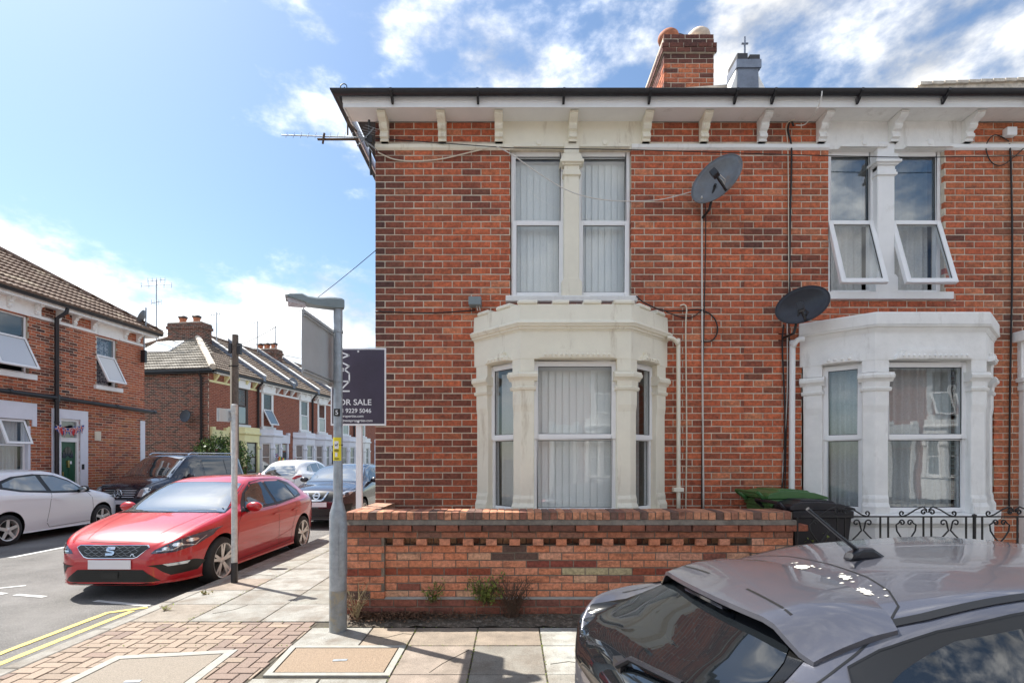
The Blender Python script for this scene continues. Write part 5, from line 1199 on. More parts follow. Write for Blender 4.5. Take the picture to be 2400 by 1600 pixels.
# bunting over the door
def bunting(label, A, B, n, kinds, sag, fl=.2, up=None):
    A, B = Vector(A), Vector(B); t = thing('bunting', label, 'bunting', tuple(A)); d = B-A
    P = [d*(k/12)-Vector((0, 0, sag*4*(k/12)*(1-k/12))) for k in range(13)]; build('string', MB().tube(P, .005, 4), 'cable_white', t)
    dn = d.normalized()
    for i in range(n):
        k = (i+.5)/n; p = d*k-Vector((0, 0, sag*4*k*(1-k))); w_ = fl*.5
        kd = kinds[i % len(kinds)]
        M = Matrix.Translation(p) @ Matrix((dn, Vector((-dn.y, dn.x, 0)), Vector((0, 0, 1)))).transposed().to_4x4() @ Matrix.Rotation(((i*37) % 11-5)*.06, 4, 'Y')
        if kd == 'union':
            f = build('flag', MB().add([(-w_, 0, 0), (w_, 0, 0), (0, 0, -fl)], [(0, 1, 2)]), 'flag_blue', t, fix=False); f.matrix_local = M
            s = build('flag_cross', MB().add([(-w_*.9, -.003, -.05), (w_*.9, -.003, -.05), (w_*.8, -.003, -.085), (-w_*.8, -.003, -.085)], [(0, 1, 2, 3)]).add([(-.03, -.003, 0), (.03, -.003, 0), (.02, -.003, -fl*.9), (-.02, -.003, -fl*.9)], [(0, 1, 2, 3)]), 'flag_white', f, fix=False)
            s = build('flag_cross', MB().add([(-w_*.9, -.006, -.06), (w_*.9, -.006, -.06), (w_*.8, -.006, -.076), (-w_*.8, -.006, -.076)], [(0, 1, 2, 3)]).add([(-.014, -.006, 0), (.014, -.006, 0), (.01, -.006, -fl*.9), (-.01, -.006, -fl*.9)], [(0, 1, 2, 3)]), 'flag_red', f, fix=False)
        elif kd == 'rainbow':
            cols = ['flag_red', 'flag_orange', 'flag_yellow', 'flag_green', 'flag_blue']
            for c_, m_ in enumerate(cols):
                x0 = -w_+2*w_*c_/5; f = build('flag_stripe', MB().add([(x0, 0, 0), (x0+2*w_/5, 0, 0), (x0+2*w_/5, 0, -fl*1.4), (x0, 0, -fl*1.4)], [(0, 1, 2, 3)]), m_, t, fix=False); f.matrix_local = M
        else:
            f = build('flag', MB().add([(-w_, 0, 0), (w_, 0, 0), (0, 0, -fl)], [(0, 1, 2)]), kd, t, fix=False); f.matrix_local = M
def lw_(u, v, out): 
    s = ls(u, out); n = Vector((math.sin(rzL), -math.cos(rzL), 0)); p = org+Vector((math.cos(rzL), math.sin(rzL), 0))*s+n*out; return Vector((p.x, p.y, EYE+(HZ-v)/F*p.y))
bunting('string of small union flag bunting across the green door', lw_(128, 975, .2), lw_(190, 975, .12), 7, ['union', 'flag_red', 'union'], .10, .24)
# dish on the mast at the left house corner
DM = thing('satellite_dish', 'grey satellite dish high on a pole at the far corner of the green door house', 'satellite dish', tuple(lw_(331, 780, .15)))
build('mast', MB().tube([(0, 0, -.55), (0, 0, .1), (.05, 0, .25), (.06, 0, 1.05)], .022, 7), 'galvanised', DM, smooth=True)
a = build('reflector', MB().lathe([(0, -.05), (.12, -.04), (.22, -.01), (.27, .02), (.26, .025), (.12, -.03), (0, -.04)], 24), 'dish_grey', DM, (-.08, 0, .72), rot=(0, R(-68), R(20)), smooth=True)
build('arm', MB().tube([(-.1, 0, .6), (-.35, -.05, .50), (-.48, -.05, .56)], .016, 6).box(-.54, -.42, -.09, -.01, .54, .6), 'black_plastic', DM)
build('junction_box', MB().box(-.08, .06, -.05, .05, -.75, -.35), 'black_plastic', DM)
# ================================================================== far terrace beyond the cross street
GX, GY = -14.2, 24.0; rzG = R(90)-math.atan(.156)
gd = Vector((math.cos(rzG), math.sin(rzG), 0)); gin = Vector((-gd.y, gd.x, 0))
def far_house(name, label, loc, rz, W, cfg):
    t = thing(name, label, 'house', loc, rz, cfg.get('group'))
    br_ = cfg.get('brick', 'brick_wall_texture'); wm = cfg.get('white', 'white_paint'); D = 7.6
    build('wall', MB().box(.0, W, 0, .25, 0, 5.62).box(W-.2, W, .25, D, 0, 5.62).box(0, .2, .25, D, 0, 5.62).box(.2, W-.2, D-.2, D, 0, 5.62), br_, t, fix=False)
    build('fascia', MB().box(-.02, W+.02, -.30, -.28, 5.62, 5.74).box(-.02, W+.02, -.28, 0, 5.63, 5.66), wm, t)
    build('gutter', MB().box(-.02, W+.02, -.40, -.30, 5.68, 5.78), 'black_plastic', t, bevel=.02)
    build('string_course', MB().box(0, W, -.03, .0, 5.22, 5.32), cfg.get('trim', wm), t)
    fst = None; n = cfg.get('nc', 4)
    for k in range(n):
        x = W*(k+.5)/n
        if fst is None: fst = build('corbel', MB().prism([(0, 0), (-.06, .0), (-.26, .26), (-.26, .3), (0, .3)], -.06, .06, 'x'), cfg.get('trim', wm), t, (x, 0, 5.32))
        else: linked(fst, t, (x, 0, 5.32))
    # upper window
    for wx, ww, fm, op in cfg['wins']:
        z0, h = 3.35, 1.85
        build('lintel', MB().box(wx-.16, wx+ww+.16, -.10, .0, z0+h, 5.62).prism([(wx-.12, z0+h-.001), (wx-.2, 5.60), (wx+ww+.2, 5.60), (wx+ww+.12, z0+h-.001)], -.14, -.1, 'y'), wm, t)
        build('reveal', MB().box(wx-.12, wx, -.03, .0, z0, z0+h).box(wx+ww, wx+ww+.12, -.03, 0, z0, z0+h), fm if fm == 'brown_frame' else wm, t)
        window(t, (wx, -.03, z0), 0, ww, h, .95, 'low', op, 'car_glass_light', frame=fm, glass2='car_glass_light', dep=.05)
        build('sill', MB().box(wx-.2, wx+ww+.2, -.14, 0, z0-.14, z0), wm, t)
    # bay and door
    bx0, bx1, bm_ = cfg['bay']; fmb = cfg.get('bayframe', 'upvc'); c = .5; P = [(bx0, 0), (bx0+c, -c*1.1), (bx1-c, -c*1.1), (bx1, 0)]
    if cfg.get('flat'): P = [(bx0, 0), (bx0+.01, -.4), (bx1-.01, -.4), (bx1, 0)]
    build('bay_base', MB().sweep(P, [(-.15, 0), (0, 0), (0, .8), (.05, .85), (-.15, .9)]), bm_, t)
    build('bay_head', MB().sweep(P, [(-.15, 2.45), (0, 2.45), (0, 2.8), (.09, 2.86), (.09, 2.93), (.02, 2.97), (.02, 3.2), (-.15, 3.2)]).prism(P, 2.9, 2.95, 'z'), bm_, t, bevel=.01)
    pv = [Vector(p) for p in P]
    for a, b in zip(pv, pv[1:]):
        L_ = (b-a).length
        if L_ < .45: continue
        d = (b-a).normalized(); rz2 = math.atan2(d.y, d.x); nin = Vector((-d.y, d.x)); o = a+d*.16+nin*.06
        window(t, (o.x, o.y, .9), rz2, L_-.32, 1.55, .8, 'none', 0, 'car_glass_light', frame=fmb, dep=.06)
    for i, p in enumerate(pv):
        a = [p+(pv[i-1]-p).normalized()*.15] if i else []; b = [p+(pv[i+1]-p).normalized()*.15] if i < 3 else []
        build('column', MB().sweep(a+[p]+b, [(-.14, .88), (.01, .88), (.01, 2.1), (.05, 2.16), (.05, 2.24), (.0, 2.26), (0, 2.45), (-.14, 2.45)]), bm_, t)
    if 'door' in cfg:
        x0, x1 = cfg['door']; pm = cfg.get('doorm', 'slate_dark')
        build('porch', MB().box(x0-.14, x0, -.1, 0, 0, 2.5).box(x1, x1+.14, -.1, 0, 0, 2.5).box(x0-.2, x1+.2, -.14, 0, 2.5, 2.98).box(x0-.2, x0-.0, -.16, 0, 2.98, 3.12).box(x1, x1+.2, -.16, 0, 2.98, 3.12), bm_, t)
        build('door', MB().box(x0, x1, -.02, .0, 0, 2.0), pm, t); build('transom_light', MB().box(x0+.05, x1-.05, -.03, 0, 2.08, 2.45), 'car_glass_light', t)
    if 'pipe' in cfg: build('downpipe', MB().tube([(cfg['pipe'], -.36, 5.7), (cfg['pipe'], -.1, 5.4), (cfg['pipe'], -.1, 0)], .06, 8), 'black_plastic', t, smooth=True)
    dp = 3.8; rise = 2.72; zt_ = 5.80
    tn = lambda x, h, r: lerp3((.15, .11, .085), (.24, .19, .15), r.random())
    hip = cfg.get('hip', 0)
    roof_tiles(t, [(-.0-hip*.28, -.42, zt_), (W, -.42, zt_), (W, dp, zt_+rise), (hip*3.55, dp, zt_+rise)], 15, .3, tn, limit=0)
    if hip:
        tn2 = lambda x, h, r: lerp3((.22, .20, .165), (.40, .37, .32), r.random())
        roof_tiles(t, [(-.28, 2*dp+.42, zt_), (-.28, -.42, zt_), (3.55, dp, zt_+rise), (3.55, dp, zt_+rise)], 15, .3, tn2, limit=300)
        build('hip_tiles', MB().tube([(-.30, -.44, zt_+.06), (3.55, dp, zt_+rise+.1)], .15, 8), 'pale_tile', t, smooth=True)
        build('hip_tiles', MB().tube([(-.30, 2*dp+.44, zt_+.06), (3.55, dp, zt_+rise+.1)], .12, 8), 'ridge_brown', t, smooth=True)
        build('side_gutter', MB().box(-.40, -.30, -.4, 2*dp, 5.66, 5.76).box(-.3, 0, -.4, 2*dp, 5.6, 5.64), 'black_plastic', t)
    build('ridge_tiles', MB().tube([(hip*3.55, dp, zt_+rise+.05), (W, dp, zt_+rise+.05)], .10, 7), 'ridge_brown', t, smooth=True)
    build('roof_back', MB().add([(hip*3.4, dp, zt_+rise-.02), (W, dp, zt_+rise-.02), (W, 2*dp+.4, zt_), (-.2*hip, 2*dp+.4, zt_)], [(0, 1, 2, 3)]), 'slate_dark', t, fix=False)
    if cfg.get('party', 1):
        build('party_wall', MB().prism([(-.45, zt_-.05), (-.45, zt_+.22), (dp, zt_+rise+.28), (dp, zt_+rise)], W-.12, W+.10, 'x'), 'lead', t)
        build('verge_strip', MB().prism([(-.47, zt_+.22), (-.47, zt_+.27), (dp, zt_+rise+.33), (dp, zt_+rise+.28)], W-.14, W+.12, 'x'), 'white_plaster', t)
    return t
def gloc(s): return tuple(Vector((GX, GY, 0))+gd*s)
HW = [3.5, 2.75, 2.75, 2.75, 3.0, 3.0, 3.2, 3.4]
labs = ['end terrace with hipped roof, dark brick side wall and pale yellow bay', 'red brick house with white bay and rainbow bunting, next to the yellow bay', 'red brick terrace house, second with a white bay after the yellow one', 'red brick terrace house with white bay half hidden by the lamp post', 'small far terrace house behind the sale board', 'small far terrace house glimpsed under the sale board', 'farthest terrace house but one down the street', 'farthest terrace house down the street']
cfgs = [dict(wins=[(1.75, .85, 'brown_frame', 0)], bay=(1.25, 3.4, 'yellow_paint'), bayframe='brown_frame', trim='yellow_paint', hip=1, door=(.25, .95), doorm='brown_frame', pipe=3.45, flat=0, nc=5),
        dict(wins=[(.45, .8, 'upvc', R(28))], bay=(.1, 1.9, 'lilac_white'), door=(2.05, 2.6), doorm='slate_dark'),
        dict(wins=[(1.35, .8, 'upvc', 0)], bay=(.55, 2.6, 'lilac_white'), pipe=2.6),
        dict(wins=[(.7, .8, 'upvc', 0)], bay=(.1, 1.9, 'lilac_white'), door=(2.1, 2.6)),
        dict(wins=[(1.2, .9, 'upvc', 0)], bay=(.7, 2.8, 'lilac_white'), pipe=2.9), dict(wins=[(.9, .9, 'upvc', 0)], bay=(.3, 2.2, 'white_paint')), dict(wins=[(1.2, .9, 'upvc', 0)], bay=(.7, 2.8, 'lilac_white')), dict(wins=[(.9, .9, 'upvc', 0)], bay=(.3, 2.2, 'white_paint'))]
s = 0; FH = []
for W_, c_, lb in zip(HW, cfgs, labs):
    c_['group'] = 'terraced houses down the side street'; FH.append(far_house('terraced_house', lb, gloc(s), rzG, W_, c_)); s += W_
# brick flank of the end house, faces the cross street
def tone_fl(x, z, r):
    t = r.random()
    if t < .42: return lerp3((.065, .035, .03), (.13, .06, .045), r.random())
    return lerp3((.28, .09, .055), (.20, .07, .05), r.random())
Tf = Matrix.Translation((-.06, 7.6, 0)) @ Matrix.Rotation(R(-90), 4, 'Z')
bricks(FH[0], 0, 7.6, 0, 5.60, [], tone_fl, Tf, course=.077, limit=300, back=.05, backname='flank_mortar')
build('downpipe', MB().tube([(-.32, .35, 5.7), (-.14, .30, 5.4), (-.14, .30, 0)], .055, 8), 'black_plastic', FH[0], smooth=True)
# skylight on the hip slope
q0 = Vector((-.28, -.42, 5.8)); ap = Vector((3.55, 3.8, 8.52)); slope = Vector((3.83, 0, 2.72)).normalized(); base = Vector((-.28, 3.8, 5.8))
M = Matrix((Vector((0, -1, 0)), slope, Vector((0, -1, 0)).cross(slope))).transposed().to_4x4()
sk = build('skylight', MB().box(-.80, .80, 0, 1.25, .03, .12), 'upvc', FH[0]); sk.matrix_local = Matrix.Translation(base+slope*2.0+Vector((0, .35, 0))) @ M
build('skylight_pane', MB().box(-.70, .70, .1, 1.15, .12, .13), 'skylight_glass', sk)
# chimneys of the far row
def stack(label, s, back, w_, d_, z0, z1, pots, m='brick_sooty_texture'):
    z1 -= .55
    t = thing('chimney', label, 'chimney', tuple(Vector(gloc(s))+gin*back+Vector((0, 0, z0))), rzG, 'chimneys of the far terrace')
    h = z1-z0; build('stack', MB().box(0, w_, 0, d_, 0, h-.3), m, t, fix=False); build('corbelled_top', MB().box(-.06, w_+.06, -.06, d_+.06, h-.3, h-.15).box(-.02, w_+.02, -.02, d_+.02, h-.15, h), m, t, fix=False)
    build('flaunching', MB().box(-.0, w_, 0, d_, h, h+.05), 'pale_tile', t)
    n = pots
    for k in range(n):
        y = d_*(k+.7)/(n+.4); o = build('chimney_pot', MB().lathe([(.17, 0), (.18, .05), (.16, .22), (.19, .26), (.19, .3), (.14, .3), (.14, .1)], 12, (w_/2, y, h+.03)), 'terracotta', t, smooth=True)
        build('cowl', MB().ell((w_/2, y, h+.40), (.24, .24, .10), 12, 6), 'flue_grey', o, smooth=True)
stack('large dark chimney with two terracotta pots above the hipped roof', 2.6, 2.6, .75, 2.0, 6.6, 9.35, 2)
stack('red brick chimney with a crenellated top right of the telegraph pole', 9.0, 2.6, .75, 1.7, 6.6, 9.30, 3)
stack('partly hidden red chimney just left of the lamp post sign', 14.75, 2.6, .75, 1.7, 6.6, 9.20, 3)
def aerial(label, s, back, z0, z1, arms):
    t = thing('tv_aerial', label, 'aerial', tuple(Vector(gloc(s))+gin*back+Vector((0, 0, z0)))); h = z1-z0
    q = MB().tube([(0, 0, 0), (0, 0, h)], .025, 6); build('mast', q, 'galvanised', t)
    q = MB()
    for hh_, L_ in arms:
        q.tube([(-L_/2, 0, h*hh_), (L_/2, 0, h*hh_+.1)], .02, 5)
        for k in range(5): x = -L_/2+L_*k/4; q.tube([(x, 0, h*hh_-.09), (x, 0, h*hh_+.18)], .013, 4)
    build('boom', q, 'galvanised', t); return t
aerial('tall twin armed aerial left of the dark chimney', 2.2, 4.9, 7.8, 11.0, ((.98, .9), (.90, 1.6), (.62, .5)))
aerial('short aerial on the right side of the dark chimney', 3.6, 2.5, 7.6, 9.6, ((.92, .6),))
aerial('aerial beside the crenellated red chimney', 8.6, 3.6, 7.5, 10.5, ((.95, .8),))
aerial('second aerial right beside the crenellated red chimney', 9.3, 2.8, 7.5, 10.3, ((.95, .7),))
# dishes on the row
for lb, s_, z_, m_ in (('small dark dish on the eaves of the second far house', 6.3, 5.9, 'dish_grey'), ('small pale dish on the eaves behind the sale board post', 12.6, 5.9, 'galvanised')):
    t = thing('satellite_dish', lb, 'satellite dish', tuple(Vector(gloc(s_))-gin*.35+Vector((0, 0, z_))), rzG)
    build('reflector', MB().lathe([(0, -.05), (.2, -.03), (.3, .02), (.29, .03), (0, -.03)], 20), m_, t, (0, 0, .2), rot=(R(60), R(-40), 0), smooth=True); build('arm', MB().tube([(0, .2, -.5), (0, .05, .1)], .02, 6), 'galvanised', t)
t = thing('satellite_dish', 'black dish on the dark brick side wall near its pipe', 'satellite dish', tuple(Vector(gloc(-.2))+gin*1.0+Vector((0, 0, 3.6))))
build('reflector', MB().lathe([(0, -.05), (.2, -.03), (.3, .02), (.29, .03), (0, -.03)], 20), 'dish_black', t, (0, -.1, 0), rot=(R(75), R(-60), 0), smooth=True); build('arm', MB().tube([(0, .1, -.1), (-.35, -.2, -.2)], .02, 6), 'galvanised', t)
def gw(s, out, z): return Vector(gloc(s))-gin*out+Vector((0, 0, z))
bunting('rainbow flag bunting hung in front of the white bay beside the yellow one', gw(3.7, .9, 2.0), gw(5.0, .9, 1.65), 4, ['union', 'rainbow', 'rainbow'], .15, .32)
bunting('small red and white bunting beside the door of the same house', gw(5.2, .9, 1.6), gw(6.4, .5, 1.9), 5, ['flag_red', 'flag_white', 'flag_green'], .15, .3)
# front yard walls, gateposts, bush, bins of the far row
for lb, s_, L_ in (('low brick yard wall in front of the yellow bay', .6, 2.4), ('low brick yard wall beyond the white car', 6.4, 4.0)):
    t = thing('yard_wall', lb, 'wall', tuple(gw(s_, 1.5, 0)), rzG); build('wall_body', MB().box(0, L_, 0, .22, 0, .85), 'brick_flank_texture', t, fix=False); build('coping', MB().box(-.02, L_+.02, -.03, .25, .85, .92), 'kerb_stone', t)
    for x in (-.4, L_): build('gatepost', MB().box(x, x+.38, -.05, .3, 0, 1.15).box(x-.03, x+.41, -.08, .33, 1.15, 1.24), 'brick_flank_texture', t)
bin_('dark green wheelie bin by the yard wall of the yellow bay', tuple(gw(3.6, 1.1, 0)), rzG, 'bin_green', 'far bins')
o = thing('garden_screen', 'grey panel and pale blue cloth in front of the first white bay', 'screen', tuple(gw(4.3, 1.7, 0)), rzG)
build('panel', MB().box(0, 1.7, 0, .06, 0, 1.25), 'grey_plastic', o); build('cloth', MB().box(1.3, 1.9, -.08, -.05, .5, 1.35), 'glass_cloud_white' if False else 'lamp_clear', o)
t = thing('bush', 'rounded green bush against the corner of the far brick house', 'bush', tuple(gw(-.5, 1.0, .15)))
qa, qb = MB(), MB(); r = random.Random(33)
for i in range(5200):
    a, b = r.uniform(0, 6.283), math.acos(r.uniform(-.7, 1)); rad = .75+.25*r.random(); n_ = 1+.14*math.sin(a*5+b*4)+.1*math.sin(a*9-b*7)
    p = Vector((1.25*math.sin(b)*math.cos(a)*rad*n_, 1.0*math.sin(b)*math.sin(a)*rad*n_, 1.35+1.15*math.cos(b)*rad*n_)); s_ = r.uniform(.04, .085)
    M = Matrix.Translation(p) @ Matrix.Rotation(r.uniform(0, 6.3), 4, 'Z') @ Matrix.Rotation(r.uniform(-1.4, 1.4), 4, 'X')
    (qa if r.random() < .5 else qb).add([(0, -s_, 0), (s_*.5, 0, 0), (0, s_, 0), (-s_*.5, 0, 0)], [(0, 1, 2, 3)], M)
build('foliage', qa, 'leaf_light', t, fix=False, kind='stuff'); build('inner_foliage', qb, 'leaf_dark', t, fix=False, kind='stuff'); build('trunk', MB().tube([(0, 0, 0), (.05, 0, .8), (.1, .1, 1.5)], .05, 6), 'stem_brown', t)
# ================================================================== terrace on the opposite side of the main road (behind the viewer, seen in reflections)
for k in range(8):
    far_house('terraced_house', 'red brick terrace house with white bay behind the viewpoint, house %s along' % ['one', 'two', 'three', 'four', 'five', 'six', 'seven', 'eight'][k], (24.3-k*4.6, -9.4, 0), R(180), 4.6,
              dict(wins=[(.9, .75, 'upvc', R(20)), (1.85, .75, 'upvc', R(20))], bay=(.7, 2.9, 'white_plaster'), door=(3.4, 4.2), group='terraced houses on the opposite side'))
# ================================================================== vehicles
def pchip(tab):
    xs = np.array([t[0] for t in tab], float); ys = np.array([t[1] for t in tab], float); h = np.diff(xs); d = np.diff(ys)/h; m = np.zeros(len(xs))
    for i in range(1, len(xs)-1):
        if d[i-1]*d[i] > 0: w1, w2 = 2*h[i]+h[i-1], h[i]+2*h[i-1]; m[i] = (w1+w2)/(w1/d[i-1]+w2/d[i])
    m[0] = d[0]; m[-1] = d[-1]
    def f(x):
        x = min(max(x, xs[0]), xs[-1]); i = min(int(np.searchsorted(xs, x, 'right'))-1, len(xs)-2); t = (x-xs[i])/h[i]
        return float((2*t**3-3*t**2+1)*ys[i]+(t**3-2*t**2+t)*h[i]*m[i]+(-2*t**3+3*t**2)*ys[i+1]+(t**3-t**2)*h[i]*m[i+1])
    return f
def crom(P, n):
    out = []
    for i in range(len(P)-1):
        a, b, c, d = P[max(i-1, 0)], P[i], P[i+1], P[min(i+2, len(P)-1)]
        for k in range(n):
            t = k/n; out.append(tuple(.5*((2*b[j])+(c[j]-a[j])*t+(2*a[j]-5*b[j]+4*c[j]-d[j])*t*t+(3*b[j]-a[j]-3*c[j]+d[j])*t**3) for j in (0, 1)))
    out.append(P[-1]); return out
def car_body(parent, sp, paint):
    f = {k: pchip(v) for k, v in sp['tab'].items()}; Lc = sp['L']
    st = sorted(set([0, .01, .03, .06, .1, .15, .2, .27, .35, .45, .55]+[Lc-x for x in (0, .01, .03, .06, .1, .15, .2, .27, .35, .45)]+list(np.arange(.55, Lc-.5, .085))))
    rows = []
    for y in st:
        w_, zb = f['w'](y), f['zb'](y); zt = f['zt'](y); zs = f['zs'](y); zw = f['zw'](y); wb = f['wb'](y); zr, wr = f['zr'](y), f['wr'](y)
        zm = zb+(zs-zb)*.42
        P = [(0, zb), (w_*.86, zb), (w_*.955, zb+.045), (w_*.99, zm), (w_, zb+(zs-zb)*.72), (w_*.985, zs), (wb, zw), ((wb*.45+wr*.55), (zw*.45+zr*.55)+sp.get('bul', .0)), (wr, zr), (wr*.62, zr+(zt-zr)*.72), (wr*.3, zr+(zt-zr)*.95), (0, zt)]
        C = crom(P, 4); rows.append([(x, y, z) for x, z in C])
    n = len(rows[0]); mb = MB(); vs = []; ring = 2*n-2
    for r in rows: vs += r+[(-x, y, z) for x, y, z in r[1:-1]][::-1]
    fs = [(i*ring+k, i*ring+(k+1) % ring, (i+1)*ring+(k+1) % ring, (i+1)*ring+k) for i in range(len(rows)-1) for k in range(ring)]
    fs += [tuple(range(ring)), tuple(range((len(rows)-1)*ring, len(rows)*ring))]
    me = bpy.data.meshes.new('body'); me.from_pydata(vs, [], fs)
    bm = bmesh.new(); bm.from_mesh(me); bmesh.ops.remove_doubles(bm, verts=bm.verts, dist=1e-5); bmesh.ops.recalc_face_normals(bm, faces=bm.faces)
    bvh = BVHTree.FromBMesh(bm); bm.to_mesh(me); bm.free()
    o = bpy.data.objects.new('body', me); COL.objects.link(o); cuts = []
    for ya in sp['axles']:
        for s in (-1, 1):
            c = MB().lathe([(0, -.30), (sp['ra'], -.30), (sp['ra'], .30), (0, .30)], 40, (s*sp['hw'], ya, sp['rw']+.01), 'x')
            mc = bpy.data.meshes.new('c'); mc.from_pydata([tuple(v) for v in c.v], [], c.f); b2 = bmesh.new(); b2.from_mesh(mc); bmesh.ops.remove_doubles(b2, verts=b2.verts, dist=1e-5); bmesh.ops.recalc_face_normals(b2, faces=b2.faces); b2.to_mesh(mc); b2.free()
            co = bpy.data.objects.new('c', mc); COL.objects.link(co); cuts.append(co); m_ = o.modifiers.new('b', 'BOOLEAN'); m_.operation = 'DIFFERENCE'; m_.object = co; m_.solver = 'EXACT'
    dg = bpy.context.evaluated_depsgraph_get(); dg.update(); m2 = bpy.data.meshes.new_from_object(o.evaluated_get(dg))
    bpy.data.objects.remove(o)
    for c in cuts: bpy.data.objects.remove(c)
    m2.materials.clear(); m2.materials.append(MT[paint]); m2.materials.append(MT['trim_black'])
    for p in m2.polygons:
        c = p.center; dark = False
        for ya in sp['axles']:
            if math.hypot(c.y-ya, c.z-sp['rw']-.01) < sp['ra']-.004+.0*1 and abs(c.x) < sp['hw']: dark = True
            elif abs(math.hypot(c.y-ya, c.z-sp['rw']-.01)-sp['ra']) < .012 and abs(p.normal.x) < .3: dark = True
        if c.z < sp.get('zdark', .24) and abs(p.normal.z) > .5: dark = True
        p.material_index = 1 if dark else 0; p.use_smooth = True
    m2.set_sharp_from_angle(angle=R(38)); m2.name = 'body'
    o = bpy.data.objects.new('body', m2); place(o, parent); return o, bvh
def ray(bvh, ax, u, v):
    if ax == 'f': o, d = (u, -3, v), (0, 1, 0)
    elif ax == 'r': o, d = (u, 9, v), (0, -1, 0)
    elif ax == 's': o, d = (4, u, v), (-1, 0, 0)
    elif ax == 'S': o, d = (-4, u, v), (1, 0, 0)
    else: o, d = (u, v, 5), (0, 0, -1)
    h = bvh.ray_cast(Vector(o), Vector(d)); return (h[0], h[1]) if h[0] is not None else (None, None)
def shell(bvh, ax, poly, off, res=.06, smooth_in=0):
    D = []
    for i in range(len(poly)):
        a, b = Vector(poly[i]), Vector(poly[(i+1) % len(poly)]); n = max(1, int((b-a).length/res)); D += [a+(b-a)*k/n for k in range(n)]
    xs = [p.x for p in D]; ys = [p.y for p in D]; pts = [Vector(p) for p in D]
    def ins(x, y):
        c = False; j = len(D)-1
        for i in range(len(D)):
            if (D[i].y > y) != (D[j].y > y) and x < (D[j].x-D[i].x)*(y-D[i].y)/(D[j].y-D[i].y)+D[i].x: c = not c
            j = i
        return c
    x = min(xs)+res*.5
    while x < max(xs):
        y = min(ys)+res*.5
        while y < max(ys):
            if ins(x, y) and min((Vector((x, y))-p).length for p in D) > res*.45: pts.append(Vector((x, y)))
            y += res
        x += res
    r = delaunay_2d_cdt(pts, [], [list(range(len(D)))], 1, 1e-6); vs, fs = r[0], r[2]
    q = MB(); V = []; last = None
    for p in vs:
        h, n = ray(bvh, ax, p.x, p.y)
        if h is None:
            # miss at the outline: pull the point towards the shape's centre
            c = Vector((sum(xs)/len(xs), sum(ys)/len(ys)))
            for t in (.05, .1, .15, .2, .3, .4, .6):
                pp = p.lerp(c, t); h, n = ray(bvh, ax, pp.x, pp.y)
                if h is not None: break
        V.append(h+n*off if h is not None else Vector((0, 1, .5)))
    q.add(V, [tuple(f) for f in fs]); return q
def sh(parent, bvh, name, ax, poly, m, off=.004, res=.06, both=False, label=None):
    if both:
        objs = []
        for s in (1, -1):
            if ax in 'sS': objs.append(sh(parent, bvh, name, 's' if s == 1 else 'S', poly, m, off, res, label=label))
            else: objs.append(sh(parent, bvh, name, ax, [(p[0]*s, p[1]) for p in poly], m, off, res, label=label))
        return objs
    q = shell(bvh, ax, poly, off, res); me_o = build(name, q, m, parent, fix=False, smooth='all', label=label)
    # orient faces outwards
    me = me_o.data; bm = bmesh.new(); bm.from_mesh(me)
    ref = {'f': Vector((0, -1, .2)), 'r': Vector((0, 1, .2)), 's': Vector((1, 0, .1)), 'S': Vector((-1, 0, .1)), 't': Vector((0, 0, 1))}[ax]
    for f_ in bm.faces:
        f_.normal_update()
        if f_.normal.dot(ref) < 0: f_.normal_flip()
    bm.to_mesh(me); bm.free(); return me_o
def rib(parent, bvh, name, ax, pts, wd, m, off=.0025, both=False, closed=False, label=None):
    if both:
        if ax == 's': rib(parent, bvh, name, 's', pts, wd, m, off, False, closed, label); rib(parent, bvh, name, 'S', pts, wd, m, off, False, closed, label)
        else: rib(parent, bvh, name, ax, pts, wd, m, off, False, closed, label); rib(parent, bvh, name, ax, [(-p[0], p[1]) for p in pts], wd, m, off, False, closed, label)
        return
    P = [Vector(p) for p in pts]+([Vector(pts[0])] if closed else []); D = []
    for a, b in zip(P, P[1:]):
        n = max(1, int((b-a).length/.04)); D += [a+(b-a)*k/n for k in range(n)]
    D.append(P[-1]); V = []; F_ = []; prev = None
    for i, p in enumerate(D):
        h, nn = ray(bvh, ax, p.x, p.y)
        if h is None: prev = None; continue
        d = (D[min(i+1, len(D)-1)]-D[max(i-1, 0)]).normalized()
        d3 = {'f': Vector((d.x, 0, d.y)), 'r': Vector((d.x, 0, d.y)), 's': Vector((0, d.x, d.y)), 'S': Vector((0, d.x, d.y)), 't': Vector((d.x, d.y, 0))}[ax]
        sd = nn.cross(d3).normalized(); V += [h+sd*wd/2+nn*off, h-sd*wd/2+nn*off]
        if prev is not None: k = len(V)-4; F_.append((k, k+1, k+3, k+2))
        prev = 1
    if F_: build(name, MB().add(V, F_), m, parent, smooth='all', fix=False, label=label)
